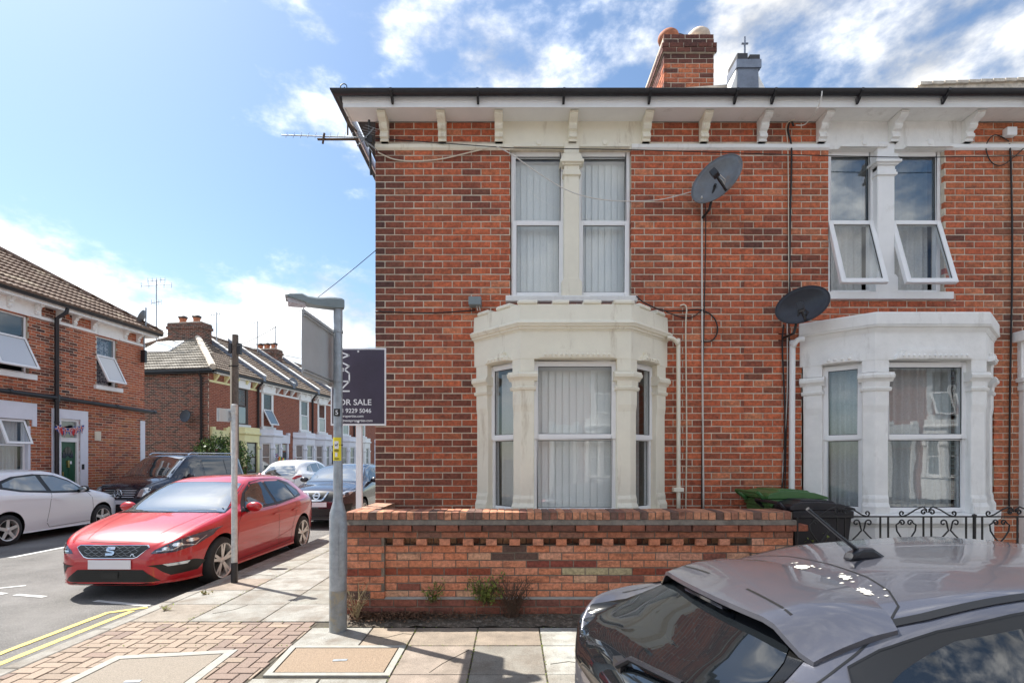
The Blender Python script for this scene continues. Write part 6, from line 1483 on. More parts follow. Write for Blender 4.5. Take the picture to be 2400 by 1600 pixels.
def wheel(parent, x, y, r, rr, wd, spokes=5, twin=True, m='rim_silver'):
    s = 1 if x > 0 else -1
    w_ = build('wheel', MB().lathe([(rr, -wd/2), (r-.03, -wd/2), (r-.006, -wd/2+.02), (r, -wd/2+.05), (r, wd/2-.05), (r-.006, wd/2-.02), (r-.03, wd/2), (rr, wd/2)], 40, (0, 0, 0), 'x', closed=True), 'tyre', parent, (x-s*wd/2, y, r), smooth=True)
    q = MB().lathe([(rr+.004, s*wd/2*1.0), (rr+.004, s*(wd/2+.003)), (rr-.012, s*(wd/2-.004)), (rr-.02, s*(wd/2-.03)), (rr-.02, -s*wd/2*.6), (rr, -s*wd/2*.6)], 40, (0, 0, 0), 'x')
    for k in range(spokes):
        for da_ in ((-.16, .16) if twin else (0,)):
            a = 2*math.pi*k/spokes+.3; a2 = a+da_; x1_, x0_ = s*(wd/2-.008), s*(wd/2-.012)
            p0 = Vector((0, math.cos(a)*.035, math.sin(a)*.035)); p1 = Vector((0, math.cos(a2)*(rr-.01), math.sin(a2)*(rr-.01))); d = (p1-p0).normalized(); sd = Vector((0, -d.z, d.y)); w0, w1 = (.022, .019) if twin else (.036, .03)
            vs = []
            for xx in (x0_, x1_-s*.0): vs += [Vector((xx-s*.012, 0, 0))+p0-sd*w0, Vector((xx-s*.012, 0, 0))+p0+sd*w0, Vector((xx, 0, 0))+p1+sd*w1, Vector((xx, 0, 0))+p1-sd*w1]
            q.add(vs, [(0, 1, 2, 3), (7, 6, 5, 4), (0, 4, 5, 1), (1, 5, 6, 2), (2, 6, 7, 3), (3, 7, 4, 0)])
    q.lathe([(0, s*(wd/2-.012)), (.03, s*(wd/2-.013)), (.045, s*(wd/2-.02)), (.05, s*(wd/2-.05))], 18, (0, 0, 0), 'x')
    build('rim', q, m, w_, smooth=True)
    build('brake_disc', MB().lathe([(0, s*(wd/2-.07)), (rr-.05, s*(wd/2-.07)), (rr-.05, s*(wd/2-.09)), (rr-.021, s*(wd/2-.10))], 24, (0, 0, 0), 'x'), 'trim_black', w_, smooth=True)
    return w_
def mirror(parent, x, y, z, paint, s):
    q = MB(); q.ell((s*.10, 0, .03), (.12, .065, .075), 16, 10)
    o = build('wing_mirror', q, paint, parent, (x, y, z), smooth=True)
    build('stalk', MB().prism([(-.02, -.06), (.05, -.03), (.06, .02), (-.02, .02)], -.03, .04, 'y', Matrix.Scale(s, 4, Vector((1, 0, 0)))), 'trim_black', o)
    build('mirror_glass', MB().ell((s*.11, .052, .03), (.095, .018, .058), 14, 8), 'car_glass_sky', o, smooth=True)
def std_tab(L, W, H, z=dict()):
    k = L/4.28; w_ = W/1.80; h = H/1.45
    T = dict(
        w=[(0, .46), (.03, .56), (.10, .66), (.25, .755), (.5, .84), (.9, .895), (3.3, .90), (3.75, .885), (4.05, .83), (4.2, .74), (4.28, .56)],
        zb=[(0, .21), (.05, .185), (.3, .18), (.9, .18), (3.4, .18), (4.0, .22), (4.22, .28), (4.28, .34)],
        zs=[(0, .48), (.04, .56), (.15, .63), (.4, .70), (.9, .78), (1.6, .84), (2.6, .89), (3.6, .94), (4.05, .93), (4.2, .80), (4.28, .60)],
        zw=[(0, .49), (.04, .60), (.15, .69), (.4, .79), (.9, .90), (1.3, .955), (1.8, .935), (2.6, .955), (3.5, 1.01), (3.95, 1.04), (4.12, .98), (4.22, .84), (4.28, .62)],
        wb=[(0, .42), (.04, .53), (.1, .62), (.25, .71), (.5, .765), (.9, .80), (1.2, .815), (1.8, .845), (3.2, .845), (3.7, .80), (4.0, .74), (4.15, .66), (4.28, .50)],
        wr=[(0, .33), (.1, .50), (.3, .57), (.9, .62), (1.15, .66), (1.5, .66), (1.95, .585), (2.4, .58), (3.2, .555), (3.75, .51), (3.95, .53), (4.1, .52), (4.28, .38)],
        zr=[(0, .50), (.04, .625), (.15, .715), (.4, .81), (.9, .925), (1.15, .975), (1.5, 1.14), (1.95, 1.335), (2.4, 1.39), (3.1, 1.385), (3.7, 1.325), (3.9, 1.25), (4.05, 1.10), (4.18, .90), (4.28, .63)],
        zt=[(0, .51), (.04, .64), (.15, .735), (.4, .83), (.9, .945), (1.12, .99), (1.5, 1.19), (1.95, 1.385), (2.4, 1.45), (3.1, 1.445), (3.75, 1.385), (3.9, 1.30), (4.05, 1.13), (4.18, .92), (4.28, .64)])
    T.update(z)
    return {a: [(x*k, y*(w_ if a in ('w', 'wb', 'wr') else h)) for x, y in b] for a, b in T.items()}
def text_free_plate(parent, bvh, ax, x0, x1, z0, z1, m, off=.012):
    h, n = ray(bvh, ax, (x0+x1)/2, (z0+z1)/2); s = -1 if ax == 'f' else 1
    return build('number_plate', MB().box(x0, x1, -.006, .006, z0, z1), m, parent, (0, h.y+s*off, 0), bevel=.002)
# ---------------------------------------------------------------- red hatchback
RC = thing('parked_car', 'glossy red five door hatchback parked at the kerb facing the viewer', 'car', (-4.88, 6.22, -.12), R(-.5))
sp = dict(L=4.28, tab=std_tab(4.28, 1.80, 1.45), axles=(.86, 3.50), ra=.365, rw=.325, hw=.90)
o, bv = car_body(RC, sp, 'paint_red')
# windscreen and frames
ws = [(-.74, 1.13), (-.45, 1.06), (0, 1.03), (.45, 1.06), (.74, 1.13), (.66, 1.5), (.575, 1.90), (.3, 1.86), (0, 1.85), (-.3, 1.86), (-.575, 1.90), (-.66, 1.5)]
sh(RC, bv, 'windscreen_surround', 't', [(x*1.045, y-.035 if y < 1.3 else y+.02) for x, y in ws], 'frit', .002, .08)
sh(RC, bv, 'windscreen', 't', ws, 'car_glass_sky', .005, .07)
for a, b in (((-.62, 1.13), (-.02, 1.07)), ((.10, 1.09), (.62, 1.16))): rib(RC, bv, 'wiper', 't', [a, b], .016, 'trim_black', .016)
sg = [(1.42, .945), (1.75, 1.19), (2.10, 1.335), (2.5, 1.365), (3.0, 1.35), (3.42, 1.27), (3.62, 1.14), (3.56, 1.045), (2.6, .965)]
sh(RC, bv, 'window_surround', 's', [(2.5+(y-2.5)*1.03, 1.15+(z-1.15)*1.09) for y, z in sg], 'trim_black', .002, .07, True)
for g_ in ([(1.55, .965), (1.80, 1.19), (2.11, 1.315), (2.42, 1.34), (2.47, .98)], [(2.56, .985), (2.51, 1.34), (3.0, 1.325), (3.20, 1.27), (3.24, 1.02)], [(3.29, 1.03), (3.25, 1.26), (3.41, 1.22), (3.55, 1.12), (3.52, 1.065)]):
    sh(RC, bv, 'side_window', 's', g_, 'car_glass', .005, .07, True)
# door gaps
for g_ in ([(1.28, .26), (1.20, .5), (1.26, .80), (1.42, .93)], [(2.50, .97), (2.50, .6), (2.53, .28)], [(3.22, 1.02), (3.20, .8), (3.05, .55), (3.0, .30)], [(1.28, .255), (3.0, .285)]): rib(RC, bv, 'door_gap', 's', g_, .008, 'trim_black', .0015, True)
rib(RC, bv, 'bonnet_gap', 't', [(.72, 1.10), (.735, .6), (.70, .32), (.60, .17), (.30, .095), (0, .08), (-.30, .095), (-.60, .17), (-.70, .32), (-.735, .6), (-.72, 1.10)], .007, 'trim_black', .0015)
for y in (2.30, 3.02): 
    for ax in 'sS': rib(RC, bv, 'door_handle', ax, [(y, .80), (y+.20, .815)], .032, 'paint_red', .022)
# grille
gr = [(-.42, .665), (.42, .665), (.45, .64), (.33, .525), (.28, .51), (-.28, .51), (-.33, .525), (-.45, .64)]
sh(RC, bv, 'grille_rim', 'f', gr, 'chrome', .006, .04); g2 = [(x*.968, .59+(z-.59)*.89) for x, z in gr]; sh(RC, bv, 'grille', 'f', g2, 'grille_black', .012, .04)
for k, z in enumerate((.545, .575, .605, .635)):
    hw_ = .31+.30*(z-.53); dx = .0
    pts = []; n = 14
    for i in range(n+1): pts.append((-hw_+2*hw_*i/n, z+(.010 if (i+k) % 2 else -.010)))
    rib(RC, bv, 'grille_bar', 'f', pts, .0035, 'galvanised', .016)
# badge: block shaped S
em = [(-.052, .545), (.030, .545), (.052, .565), (.052, .585), (.034, .598), (-.022, .606), (-.022, .614), (.052, .614), (.046, .640), (-.034, .640), (-.054, .622), (-.054, .602), (-.034, .590), (.022, .580), (.022, .571), (-.056, .571)]
sh(RC, bv, 'badge', 'f', em, 'chrome', .026, .03)
rib(RC, bv, 'grille_letters', 'f', [(.25, .535), (.26, .56), (.285, .56), (.28, .548), (.30, .535)], .008, 'chrome', .02)
# lamps
hl = [(.475, .565), (.51, .605), (.66, .685), (.80, .76), (.872, .80), (.865, .71), (.81, .62), (.70, .57), (.6, .565)]
sh(RC, bv, 'headlight', 'f', hl, 'lamp_dark', .004, .04, True)
rib(RC, bv, 'light_strip', 'f', [(.535, .59), (.68, .60), (.73, .645), (.80, .625), (.84, .72)], .014, 'lamp_clear', .009, both=True)
for cx_, cz in ((.70, .655), (.78, .69), (.62, .615)): sh(RC, bv, 'light_reflector', 'f', [(cx_+.035*math.cos(a), cz+.022*math.sin(a)) for a in np.linspace(0, 6.28, 9)[:-1]], 'chrome', .007, .03, True)
# lower bumper
sh(RC, bv, 'lower_intake', 'f', [(-.40, .375), (.40, .375), (.58, .235), (.50, .225), (-.50, .225), (-.58, .235)], 'grille_black', .005, .05)
for z in (.25, .275, .30, .325, .35): rib(RC, bv, 'intake_bar', 'f', [(-.52+(z-.24)*1.0, z), (.52-(z-.24)*1.0, z)], .006, 'trim_black', .010)
sh(RC, bv, 'radar_panel', 'f', [(-.10, .27), (.10, .27), (.10, .345), (-.10, .345)], 'trim_black', .014, .05)
sh(RC, bv, 'side_intake', 'f', [(.44, .425), (.80, .445), (.84, .40), (.80, .30), (.66, .29), (.60, .34), (.54, .40)], 'grille_black', .004, .04, True)
sh(RC, bv, 'fog_light', 'f', [(.60, .435), (.78, .44), (.76, .405), (.64, .405)], 'lamp_clear', .009, .04, True)
rib(RC, bv, 'lip', 'f', [(-.72, .225), (-.5, .20), (0, .195), (.5, .20), (.72, .225)], .02, 'paint_red', .012)
text_free_plate(RC, bv, 'f', -.26, .26, .385, .495, 'plate_blank', .014)
for s in (-1, 1): mirror(RC, s*.86, 1.55, .97, 'paint_red', s)
rib(RC, bv, 'bonnet_crease', 't', [(.40, .15), (.50, .6), (.56, 1.05)], .012, 'paint_red', .005, both=True)
rib(RC, bv, 'side_crease', 's', [(.95, .77), (2.0, .80), (3.3, .855), (4.0, .89)], .014, 'paint_red', .006, both=True)
rib(RC, bv, 'sill_crease', 's', [(1.4, .33), (2.2, .36), (2.9, .45), (3.1, .50)], .012, 'paint_red', .006, both=True)
build('aerial_fin', MB().prism([(3.5, 0), (3.66, 0), (3.66, .055), (3.62, .06)], -.015, .015, 'x'), 'paint_red', RC, (0, 0, 1.385))
sh(RC, bv, 'tail_light', 's', [(3.98, .80), (4.16, .82), (4.12, .92), (4.0, .95)], 'lamp_red', .004, .05, True)
for ya in sp['axles']:
    for s in (-1, 1): wheel(RC, s*.895, ya, .325, .235, .22, 5, True)
# ---------------------------------------------------------------- dark crossover behind it
QC = thing('parked_car', 'dark crossover with a V shaped grille bar parked behind the red car', 'car', (-4.80, 12.55, -.12), R(-1))
tq = {k: [(y, v) for y, v in t] for k, t in std_tab(4.38, 1.84, 1.60).items()}
tq['zt'] = [(0, .70), (.04, .80), (.15, .92), (.4, 1.0), (.9, 1.08), (1.12, 1.13), (1.5, 1.34), (1.95, 1.54), (2.5, 1.60), (3.3, 1.58), (3.9, 1.5), (4.1, 1.3), (4.25, 1.05), (4.38, .8)]
tq['zr'] = [(y, v-.03-(.03 if y > 1.4 else 0)) for y, v in tq['zt']]
tq['zw'] = [(0, .66), (.04, .76), (.15, .86), (.4, .93), (.9, 1.02), (1.3, 1.07), (2.6, 1.09), (3.6, 1.15), (4.1, 1.12), (4.25, .95), (4.38, .75)]
tq['zs'] = [(0, .62), (.04, .70), (.15, .78), (.4, .84), (.9, .92), (2.6, 1.0), (3.6, 1.05), (4.1, 1.0), (4.25, .85), (4.38, .7)]
sq = dict(L=4.38, tab=tq, axles=(.9, 3.55), ra=.40, rw=.34, hw=.92)
o, bv = car_body(QC, sq, 'paint_darkblue')
ws = [(-.76, 1.18), (-.4, 1.12), (0, 1.10), (.4, 1.12), (.76, 1.18), (.60, 1.93), (.3, 1.89), (0, 1.88), (-.3, 1.89), (-.60, 1.93)]
sh(QC, bv, 'windscreen', 't', ws, 'car_glass_sky', .005, .08)
for g_ in ([(1.6, 1.09), (1.95, 1.33), (2.45, 1.47), (2.5, 1.12)], [(2.58, 1.13), (2.54, 1.47), (3.2, 1.45), (3.5, 1.30), (3.5, 1.18)]): sh(QC, bv, 'side_window', 's', g_, 'car_glass', .005, .08, True)
sh(QC, bv, 'grille', 'f', [(-.46, .90), (.46, .90), (.36, .68), (-.36, .68)], 'grille_black', .005, .05)
rib(QC, bv, 'grille_bar', 'f', [(-.26, .90), (-.17, .73), (-.12, .70), (.12, .70), (.17, .73), (.26, .90)], .04, 'chrome', .014)
sh(QC, bv, 'badge', 'f', [(.085*math.cos(a), .80+.085*math.sin(a)) for a in np.linspace(0, 6.28, 17)[:-1]], 'chrome', .03, .04)
sh(QC, bv, 'badge_centre', 'f', [(.055*math.cos(a), .80+.055*math.sin(a)) for a in np.linspace(0, 6.28, 17)[:-1]], 'grille_black', .034, .04)
rib(QC, bv, 'badge_bar', 'f', [(-.10, .80), (.10, .80)], .03, 'chrome', .038)
sh(QC, bv, 'headlight', 'f', [(.47, .76), (.60, .76), (.74, .82), (.82, .93), (.66, .92), (.50, .86)], 'lamp_clear', .004, .04, True)
for cx_ in (.56, .70): sh(QC, bv, 'light_reflector', 'f', [(cx_+.04*math.cos(a), .83+.04*math.sin(a)) for a in np.linspace(0, 6.28, 11)[:-1]], 'lamp_dark', .008, .03, True)
sh(QC, bv, 'lower_intake', 'f', [(-.5, .50), (.5, .50), (.60, .34), (-.60, .34)], 'grille_black', .005, .06)
sh(QC, bv, 'lower_trim', 'f', [(-.70, .32), (.70, .32), (.66, .26), (-.66, .26)], 'trim_black', .006, .06)
sh(QC, bv, 'corner_intake', 'f', [(.60, .60), (.80, .62), (.76, .42), (.66, .42)], 'grille_black', .004, .05, True)
pl = text_free_plate(QC, bv, 'f', -.26, .26, .545, .655, 'plate_blank', .016); build('blue_band', MB().box(-.259, -.215, -.0085, -.0065, .547, .653), 'plate_blue', pl)
for s in (-1, 1): mirror(QC, s*.88, 1.62, 1.12, 'paint_darkblue', s)
rib(QC, bv, 'roof_rail', 't', [(.54, 2.1), (.55, 2.8), (.52, 3.7)], .03, 'trim_black', .03, both=True)
for ya in sq['axles']:
    for s in (-1, 1): wheel(QC, s*.91, ya, .34, .235, .22, 5, True)
# ---------------------------------------------------------------- white 3 door hatchback, side on at the left
WC = thing('parked_car', 'white three door hatchback parked across the road at the left edge, seen from its side', 'car', (-10.86, 13.30, -.12), R(180))
tw = std_tab(3.80, 1.72, 1.50)
sw_ = dict(L=3.80, tab=tw, axles=(.77, 3.12), ra=.355, rw=.31, hw=.86)
o, bv = car_body(WC, sw_, 'paint_white')
kW = 3.80/4.05
def sW(ax, P): return [(p[0]*kW, p[1]) if ax in 'sS' else ((p[0], p[1]*kW) if ax == 't' else p) for p in P]
def shW(p, b_, n_, ax, P, *a_, **k_): return sh(p, b_, n_, ax, sW(ax, P), *a_, **k_)
def ribW(p, b_, n_, ax, P, *a_, **k_): return rib(p, b_, n_, ax, sW(ax, P), *a_, **k_)
shW(WC, bv, 'windscreen', 't', [(-.66, 1.09), (0, 1.0), (.66, 1.09), (.54, 1.80), (0, 1.76), (-.54, 1.80)], 'car_glass_sky', .005, .08)
sg = [(1.15, .95), (1.35, 1.06), (1.65, 1.235), (2.0, 1.35), (2.5, 1.385), (3.0, 1.345), (3.35, 1.24), (3.40, 1.13), (3.0, 1.05), (2.2, .985)]
shW(WC, bv, 'window_surround', 's', [(2.3+(y-2.3)*1.015, 1.17+(z-1.17)*1.06) for y, z in sg], 'trim_black', .002, .07, True)
for g_ in ([(1.42, 1.0), (1.50, 1.12), (1.68, 1.222), (2.0, 1.33), (2.33, 1.36), (2.24, 1.02)], [(2.36, 1.035), (2.45, 1.36), (2.95, 1.325), (3.27, 1.22), (3.30, 1.15), (2.95, 1.075)]): shW(WC, bv, 'side_window', 's', g_, 'car_glass_light', .005, .07, True)
ribW(WC, bv, 'door_gap', 's', [(1.18, .28), (1.13, .5), (1.16, .82), (1.30, .96)], .009, 'trim_black', .0015, True); ribW(WC, bv, 'door_gap', 's', [(2.26, 1.02), (2.34, .8), (2.42, .35), (2.34, .25), (1.2, .27)], .009, 'trim_black', .0015, True)
ribW(WC, bv, 'side_crease', 's', [(.9, .82), (2.2, .865), (3.4, .90)], .02, 'paint_white', .009, True); ribW(WC, bv, 'sill_crease', 's', [(1.2, .38), (2.5, .36)], .02, 'paint_white', .008, True)
for ax in 'sS': ribW(WC, bv, 'door_handle', ax, [(2.05, .83), (2.24, .845)], .035, 'paint_white', .022)
shW(WC, bv, 'headlight', 'f', [(.48, .60), (.62, .62), (.78, .80), (.70, .80), (.55, .70)], 'lamp_clear', .004, .05, True)
shW(WC, bv, 'grille', 'f', [(-.45, .45), (.45, .45), (.5, .28), (-.5, .28)], 'grille_black', .005, .06)
for s in (-1, 1): mirror(WC, s*.83, 1.42, 1.0, 'trim_black', s)
shW(WC, bv, 'tail_light', 's', [(3.66, .86), (3.90, .84), (3.80, 1.08), (3.70, 1.10)], 'lamp_red', .004, .05, True)
for ya in sw_['axles']:
    for s in (-1, 1): wheel(WC, s*.855, ya, .305, .21, .20, 5, False)
# ---------------------------------------------------------------- black people carrier
VC = thing('parked_van', 'black people carrier with star badge on a slatted grille and silver roof rails', 'van', (-10.72, 13.95, -.12), R(-6))
VC.scale = (.97, .92, .975)
tv = dict(
    w=[(0, .62), (.04, .74), (.15, .86), (.4, .93), (.9, .95), (4.3, .95), (4.6, .93), (4.75, .80)],
    zb=[(0, .34), (.05, .26), (.3, .22), (4.5, .24), (4.75, .32)],
    zs=[(0, .62), (.05, .74), (.2, .86), (.5, .95), (1.0, 1.05), (4.5, 1.10), (4.75, 1.0)],
    zw=[(0, .66), (.05, .80), (.2, .95), (.5, 1.04), (.9, 1.12), (1.3, 1.18), (4.5, 1.25), (4.7, 1.2), (4.75, 1.1)],
    wb=[(0, .56), (.05, .69), (.15, .80), (.4, .86), (.9, .88), (1.5, .90), (4.4, .90), (4.75, .75)],
    wr=[(0, .42), (.1, .62), (.4, .70), (.9, .74), (1.7, .70), (2.2, .70), (4.3, .70), (4.75, .60)],
    zr=[(0, .68), (.05, .85), (.2, 1.02), (.5, 1.11), (.85, 1.19), (1.3, 1.48), (1.85, 1.80), (2.3, 1.86), (4.3, 1.85), (4.6, 1.75), (4.75, 1.3)],
    zt=[(0, .70), (.05, .88), (.2, 1.05), (.5, 1.15), (.82, 1.22), (1.3, 1.53), (1.85, 1.87), (2.3, 1.93), (4.3, 1.92), (4.62, 1.82), (4.75, 1.35)])
sv = dict(L=4.75, tab=tv, axles=(.95, 3.95), ra=.38, rw=.33, hw=.95)
o, bv = car_body(VC, sv, 'paint_black')
sh(VC, bv, 'windscreen', 't', [(-.80, .95), (0, .86), (.80, .95), (.68, 1.80), (0, 1.76), (-.68, 1.80)], 'car_glass_sky', .005, .08)
for g_ in ([(1.45, 1.24), (1.95, 1.68), (2.15, 1.72), (2.3, 1.72), (2.3, 1.24)], [(2.42, 1.26), (2.42, 1.74), (3.5, 1.74), (3.5, 1.27)], [(3.56, 1.27), (3.56, 1.74), (4.3, 1.72), (4.4, 1.30)]): sh(VC, bv, 'side_window', 's', g_, 'car_glass', .005, .08, True)
sh(VC, bv, 'grille', 'f', [(-.52, .92), (.52, .92), (.44, .66), (-.44, .66)], 'grille_black', .006, .05)
for z in (.70, .76, .82, .88): rib(VC, bv, 'grille_bar', 'f', [(-.47-(z-.7)*.2, z), (0, z), (.47+(z-.7)*.2, z)], .018, 'chrome', .014)
h, _ = ray(bv, 'f', 0, .80)
q = MB(); n = 28; q.tube([(.115*math.cos(2*math.pi*k/n), 0, .115*math.sin(2*math.pi*k/n)) for k in range(n+1)], .010, 6)
for a in (90, 210, 330):
    a = R(a); b = R(30); q.prism([(.113*math.cos(a), .113*math.sin(a)), (.016*math.cos(a+1.05), .016*math.sin(a+1.05)), (0, 0), (.016*math.cos(a-1.05), .016*math.sin(a-1.05))], -.008, .008, 'y')
build('badge', q, 'chrome', VC, (0, h.y-.05, .80), smooth=True)
sh(VC, bv, 'headlight', 'f', [(.55, .72), (.68, .70), (.84, .86), (.82, .98), (.60, .92)], 'lamp_clear', .004, .05, True)
sh(VC, bv, 'lower_intake', 'f', [(-.6, .46), (.6, .46), (.62, .34), (-.62, .34)], 'grille_black', .005, .06)
text_free_plate(VC, bv, 'f', -.26, .26, .50, .61, 'plate_blank', .016)
for s in (-1, 1): mirror(VC, s*.93, 1.55, 1.22, 'paint_black', s)
q = MB()
for s in (-1, 1): q.tube([(s*.66, 1.9, 1.88), (s*.66, 2.05, 1.95), (s*.66, 4.1, 1.96), (s*.66, 4.3, 1.88)], .018, 7)
build('roof_rail', q, 'chrome', VC, smooth=True)
for y in (2.36, 3.53): rib(VC, bv, 'door_gap', 's', [(y, 1.75), (y, .3)], .01, 'trim_black', .002, True)
rib(VC, bv, 'wiper', 't', [(-.6, .98), (0, .93)], .02, 'trim_black', .02); rib(VC, bv, 'wiper', 't', [(.05, .93), (.6, .98)], .02, 'trim_black', .02)
for ya in sv['axles']:
    for s in (-1, 1): wheel(VC, s*.945, ya, .33, .22, .22, 5, True)
# ---------------------------------------------------------------- white SUV further down, rear view
UC = thing('parked_car', 'white car seen from behind with a yellow rear plate and red tail lights', 'car', (-8.55, 23.5, -.12), R(178))
tu = std_tab(4.45, 1.86, 1.70); su = dict(L=4.45, tab=tu, axles=(.9, 3.62), ra=.40, rw=.35, hw=.93)
o, bv = car_body(UC, su, 'paint_white')
sh(UC, bv, 'rear_window', 'r', [(-.50, 1.10), (.50, 1.10), (.62, 1.20), (.46, 1.46), (-.46, 1.46), (-.62, 1.20)], 'car_glass_sky', .005, .06)
for g_ in ([(1.7, 1.15), (2.05, 1.45), (2.5, 1.56), (2.55, 1.17)], [(2.62, 1.18), (2.58, 1.56), (3.2, 1.52), (3.3, 1.22)], [(3.36, 1.23), (3.27, 1.50), (3.55, 1.42), (3.75, 1.28)]): sh(UC, bv, 'side_window', 's', g_, 'car_glass_light', .005, .07, True)
sh(UC, bv, 'tail_light', 'r', [(.48, .98), (.62, .96), (.82, 1.06), (.80, 1.12), (.62, 1.10)], 'lamp_red', .006, .05, True)
text_free_plate(UC, bv, 'r', -.27, .27, .80, .93, 'plate_yellow', .014)
sh(UC, bv, 'rear_bumper_trim', 'r', [(-.66, .34), (.66, .34), (.70, .52), (-.70, .52)], 'trim_black', .006, .06)
rib(UC, bv, 'boot_gap', 'r', [(-.60, 1.0), (-.58, .72), (.58, .72), (.60, 1.0)], .012, 'trim_black', .003)
rib(UC, bv, 'wiper', 'r', [(-.05, 1.12), (.28, 1.17)], .02, 'trim_black', .02)
for s in (-1, 1): mirror(UC, s*.90, 1.6, 1.15, 'paint_white', s)
for ya in su['axles']:
    for s in (-1, 1): wheel(UC, s*.92, ya, .35, .23, .22, 5, False)
# ---------------------------------------------------------------- grey car close to the viewer
GLn = 4.30
th = R(99)
# rear centre of the car in world coordinates
rc_ = Vector((.36, 1.97)); head = Vector((math.sin(th), -math.cos(th)))
gloc_ = rc_+head*GLn
GC = thing('parked_car', 'grey violet hatchback close to the viewer with roof spoiler, antenna and bird droppings', 'car', (gloc_.x, gloc_.y, -.12), th)
tg = dict(
    w=[(0, .50), (.03, .62), (.10, .735), (.25, .82), (.5, .875), (.9, .90), (3.3, .905), (3.75, .89), (4.0, .85), (4.15, .78), (4.24, .66), (4.30, .48)],
    zb=[(0, .30), (.05, .24), (.3, .20), (.9, .19), (3.4, .19), (4.0, .22), (4.25, .28), (4.30, .34)],
    zs=[(0, .48), (.04, .56), (.15, .63), (.4, .70), (.9, .76), (1.6, .82), (2.6, .86), (3.6, .92), (4.1, .94), (4.22, .90), (4.30, .78)],
    zw=[(0, .49), (.04, .60), (.15, .69), (.4, .79), (.9, .88), (1.3, .92), (1.8, .90), (2.6, .92), (3.4, .99), (3.9, 1.05), (4.12, 1.03), (4.24, .95), (4.30, .82)],
    wb=[(0, .42), (.04, .53), (.1, .62), (.25, .71), (.5, .765), (.9, .80), (1.2, .815), (1.8, .845), (3.2, .85), (3.7, .82), (4.0, .76), (4.15, .68), (4.24, .58), (4.30, .42)],
    wr=[(0, .33), (.1, .50), (.3, .57), (.9, .62), (1.15, .66), (1.5, .66), (1.95, .60), (2.4, .60), (3.1, .585), (3.6, .55), (3.8, .54), (4.0, .55), (4.15, .55), (4.24, .50), (4.30, .34)],
    zr=[(0, .50), (.04, .625), (.15, .715), (.4, .79), (.9, .89), (1.15, .94), (1.5, 1.10), (1.95, 1.26), (2.4, 1.315), (3.0, 1.30), (3.55, 1.22), (3.75, 1.17), (3.9, 1.10), (4.05, 1.01), (4.15, .97), (4.24, .92), (4.30, .83)],
    zt=[(0, .51), (.04, .64), (.15, .735), (.4, .81), (.9, .91), (1.12, .955), (1.5, 1.14), (1.95, 1.31), (2.4, 1.365), (3.0, 1.35), (3.6, 1.27), (3.75, 1.235), (3.9, 1.15), (4.05, 1.04), (4.15, .99), (4.24, .93), (4.30, .84)])
sgc = dict(L=GLn, tab=tg, axles=(.88, 3.52), ra=.365, rw=.32, hw=.90)
for k_ in ('w', 'wb', 'wr'): tg[k_] = [(y, v*.885) for y, v in tg[k_]]
for k_ in ('zr', 'zt'): tg[k_] = [(y, v-.03*min(1, max(0, (y-1.2)/.8))*max(0, min(1, (4.15-y)/.3))) for y, v in tg[k_]]
sgc['hw'] = .80
o, bv = car_body(GC, sgc, 'paint_grey')
# rear screen, tinted, with black border
rs_ = [(-.44, 3.76), (0, 3.78), (.44, 3.76), (.48, 3.92), (.50, 4.05), (.44, 4.14), (.25, 4.175), (0, 4.185), (-.25, 4.175), (-.44, 4.14), (-.50, 4.05), (-.48, 3.92)]
rs_ = [(-.40, 1.175), (-.2, 1.19), (0, 1.195), (.2, 1.19), (.40, 1.175), (.485, 1.10), (.555, 1.0), (.60, .90), (.595, .84), (.54, .80), (.3, .785), (0, .78), (-.3, .785), (-.54, .80), (-.595, .84), (-.60, .90), (-.555, 1.0), (-.485, 1.10)]
sh(GC, bv, 'screen_border', 'r', rs_, 'frit', .003, .03)
sh(GC, bv, 'rear_screen', 'r', [(x*.94, .98+(z-.98)*.9) for x, z in rs_], 'car_glass', .006, .03)
# side glass
sg = [(1.35, .93), (1.6, 1.08), (1.95, 1.20), (2.4, 1.245), (2.9, 1.24), (3.15, 1.215), (3.4, 1.178), (3.6, 1.138), (3.72, 1.105), (3.78, 1.072), (3.72, 1.052), (3.4, 1.015), (2.6, .95), (1.8, .92)]
sh(GC, bv, 'window_surround', 's', [(2.6+(y-2.6)*1.03, 1.09+(z-1.09)*1.10) for y, z in sg], 'trim_black', .002, .05, True)
rib(GC, bv, 'window_trim', 's', [(2.6+(y-2.6)*1.03, 1.09+(z-1.09)*1.12) for y, z in sg], .007, 'grille_black', .003, True, True)
for g_ in ([(1.5, .955), (1.68, 1.08), (1.98, 1.19), (2.36, 1.24), (2.40, .965)], [(2.48, .965), (2.44, 1.24), (2.9, 1.235), (3.10, 1.21), (3.13, 1.0)], [(3.20, 1.015), (3.17, 1.195), (3.4, 1.165), (3.68, 1.085), (3.4, 1.03)]): sh(GC, bv, 'side_window', 's', g_, 'car_glass', .006, .05, True)
# roof ditch strips and gaps
rib(GC, bv, 'roof_strip', 't', [(.515, 1.95), (.52, 2.6), (.505, 3.1), (.490, 3.42), (.475, 3.56)], .030, 'trim_black', .004, both=True)
gap = [(.60, 4.0), (.57, 3.86), (.53, 3.70), (.48, 3.54), (.42, 3.44), (.33, 3.385), (.2, 3.35), (0, 3.335)]; gap += [(-x, y) for x, y in gap[-2::-1]]
rib(GC, bv, 'tailgate_gap', 't', gap, .007, 'trim_black', .0015)
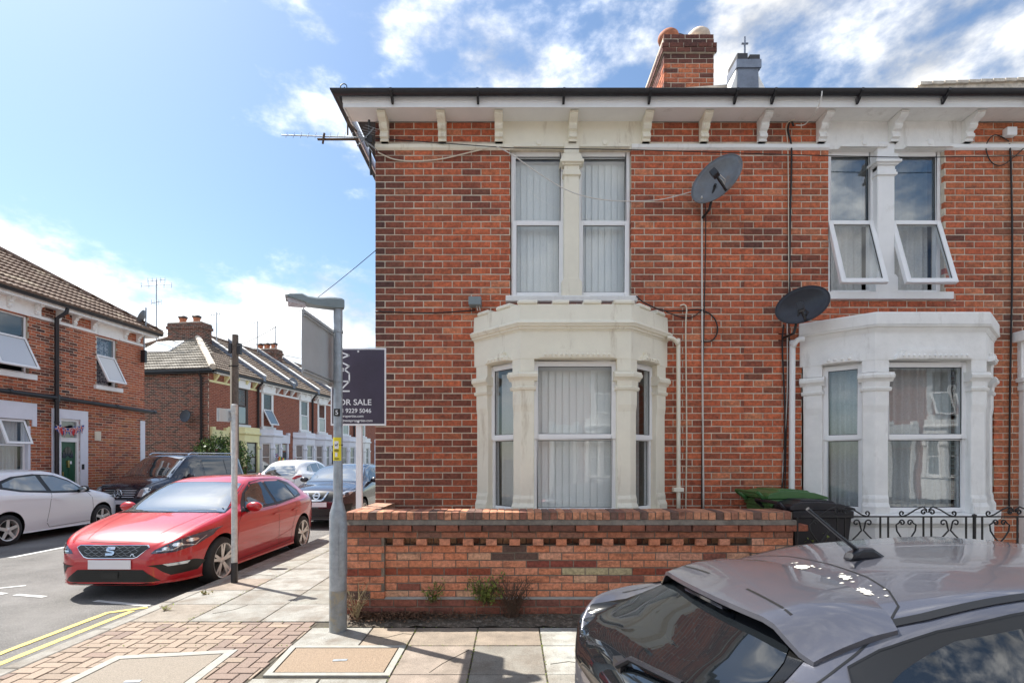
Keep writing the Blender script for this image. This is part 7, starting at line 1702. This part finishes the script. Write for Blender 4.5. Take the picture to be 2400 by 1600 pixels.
# spoiler: a raised blade over the top of the rear screen
stn = np.linspace(-1, 1, 25); vs = []; prof_n = 9
for t_i in stn:
    a = abs(t_i); x = .515*t_i; y_tr = 3.91-.08*a**2.2; y_ld = 3.44+.10*a**3; drop = .015*a**2+.03*max(0, a-.7)/.3*a
    def top(y): 
        hh_ = bv.ray_cast(Vector((x*.93, y, 3)), Vector((0, 0, -1)))[0]; return hh_.z if hh_ is not None else 1.1
    z0 = top(y_ld)-.004; zt_ = 1.205-drop; 
    zc = lambda k: z0+(zt_-z0)*k
    bl_ = min(1, max(0, (a-.70)/.30)); bl_ = bl_*bl_*(3-2*bl_)
    ring = [(y_ld, z0-.02), (y_ld, z0+.001), (y_ld+(y_tr-y_ld)*.33, zc(.18)+.018), (y_ld+(y_tr-y_ld)*.66, zc(.55)+.020), (y_tr-.03, zc(.94)+.008), (y_tr, zt_), (y_tr+.002, zt_-.018), (y_tr-.03, zt_-.028), (y_ld+(y_tr-y_ld)*.55, z0-.09)]
    ring = [(y, z*(1-bl_)+(min(z, top(y)+(.004 if 0 < k < 6 else -.01)))*bl_) for k, (y, z) in enumerate(ring)]
    vs += [(x, y, z) for y, z in ring]
n = len(stn); q = MB().add(vs, [(i*prof_n+k, i*prof_n+(k+1) % prof_n, (i+1)*prof_n+(k+1) % prof_n, (i+1)*prof_n+k) for i in range(n-1) for k in range(prof_n)]+[tuple(range(prof_n)), tuple(range((n-1)*prof_n, n*prof_n))])
spo = build('spoiler', q, 'paint_grey', GC, smooth=True)
bm_s = bmesh.new(); bm_s.from_mesh(spo.data); bvs = BVHTree.FromBMesh(bm_s); bm_s.free()
for cx_ in (-.25, .25): rib(GC, bvs, 'spoiler_slit', 't', [(cx_-.13, 3.80), (cx_+.11, 3.80)], .010, 'trim_black', .0015)
build('brake_light', MB().box(-.14, .14, 3.86, 3.90, 1.165, 1.177), 'lamp_dark', GC)
# antenna
h, _ = ray(bv, 't', 0, 3.16)
an = build('antenna_base', MB().prism([(3.06, -.01), (3.26, -.01), (3.24, .022), (3.19, .042), (3.14, .040)], -.026, .026, 'x'), 'black_plastic', GC, (0, 0, h.z), bevel=.014)
build('antenna_rod', MB().tube([(0, 3.20, .03), (0, 3.29, .095), (0, 3.43, .205)], [.010, .0075, .0065], 8).tube([(0, 3.418, .195), (0, 3.434, .208)], .0085, 8), 'black_plastic', an, smooth=True)
# bird droppings
def splat(x, y, r_, seed):
    rr = random.Random(seed); P = [(x+r_*(1+rr.uniform(-.45, .5))*math.cos(a), y+r_*.75*(1+rr.uniform(-.45, .5))*math.sin(a)) for a in np.linspace(0, 6.28, 22)[:-1]]
    sh(GC, bv, 'bird_dropping', 't', P, 'dropping', .003, .02)
    for k in range(7):
        a = rr.uniform(0, 6.28); d = r_*rr.uniform(1.2, 2.6); cx2, cy2, s2 = x+d*math.cos(a), y+d*math.sin(a), rr.uniform(.0015, .005)
        sh(GC, bv, 'bird_dropping', 't', [(cx2-s2, cy2-s2), (cx2+s2, cy2-s2), (cx2+s2, cy2+s2*2), (cx2-s2, cy2+s2)], 'dropping', .0025, .03)
splat(-.30, 3.45, .026, 1); splat(-.17, 3.41, .024, 2); splat(.03, 3.44, .030, 3)
# rear wiper
build('rear_wiper', MB().tube([(-.02, 4.26, .93), (-.10, 4.24, .985), (-.36, 4.17, 1.0)], .012, 6).box(-.05, .03, 4.21, 4.26, .91, .95), 'black_plastic', GC, smooth=True)
sh(GC, bv, 'tail_light', 's', [(3.92, .84), (4.18, .84), (4.12, 1.0), (3.98, 1.04)], 'lamp_red', .004, .04, True)
rib(GC, bv, 'door_gap', 's', [(2.42, .95), (2.42, .3)], .008, 'trim_black', .002, True); rib(GC, bv, 'door_gap', 's', [(3.14, 1.0), (3.12, .7), (2.98, .5), (2.95, .3)], .008, 'trim_black', .002, True)
sh(GC, bv, 'windscreen', 't', [(-.72, 1.13), (0, 1.03), (.72, 1.13), (.57, 1.88), (0, 1.84), (-.57, 1.88)], 'car_glass_sky', .005, .08)
sh(GC, bv, 'headlight', 'f', [(.52, .58), (.70, .62), (.80, .74), (.6, .68)], 'lamp_clear', .004, .05, True)
sh(GC, bv, 'grille', 'f', [(-.4, .5), (.4, .5), (.45, .3), (-.45, .3)], 'grille_black', .004, .06)
for s in (-1, 1): mirror(GC, s*.86, 1.5, .95, 'paint_grey', s)
for ya in sgc['axles']:
    for s in (-1, 1): wheel(GC, s*.895, ya, .32, .22, .2, 5, True)
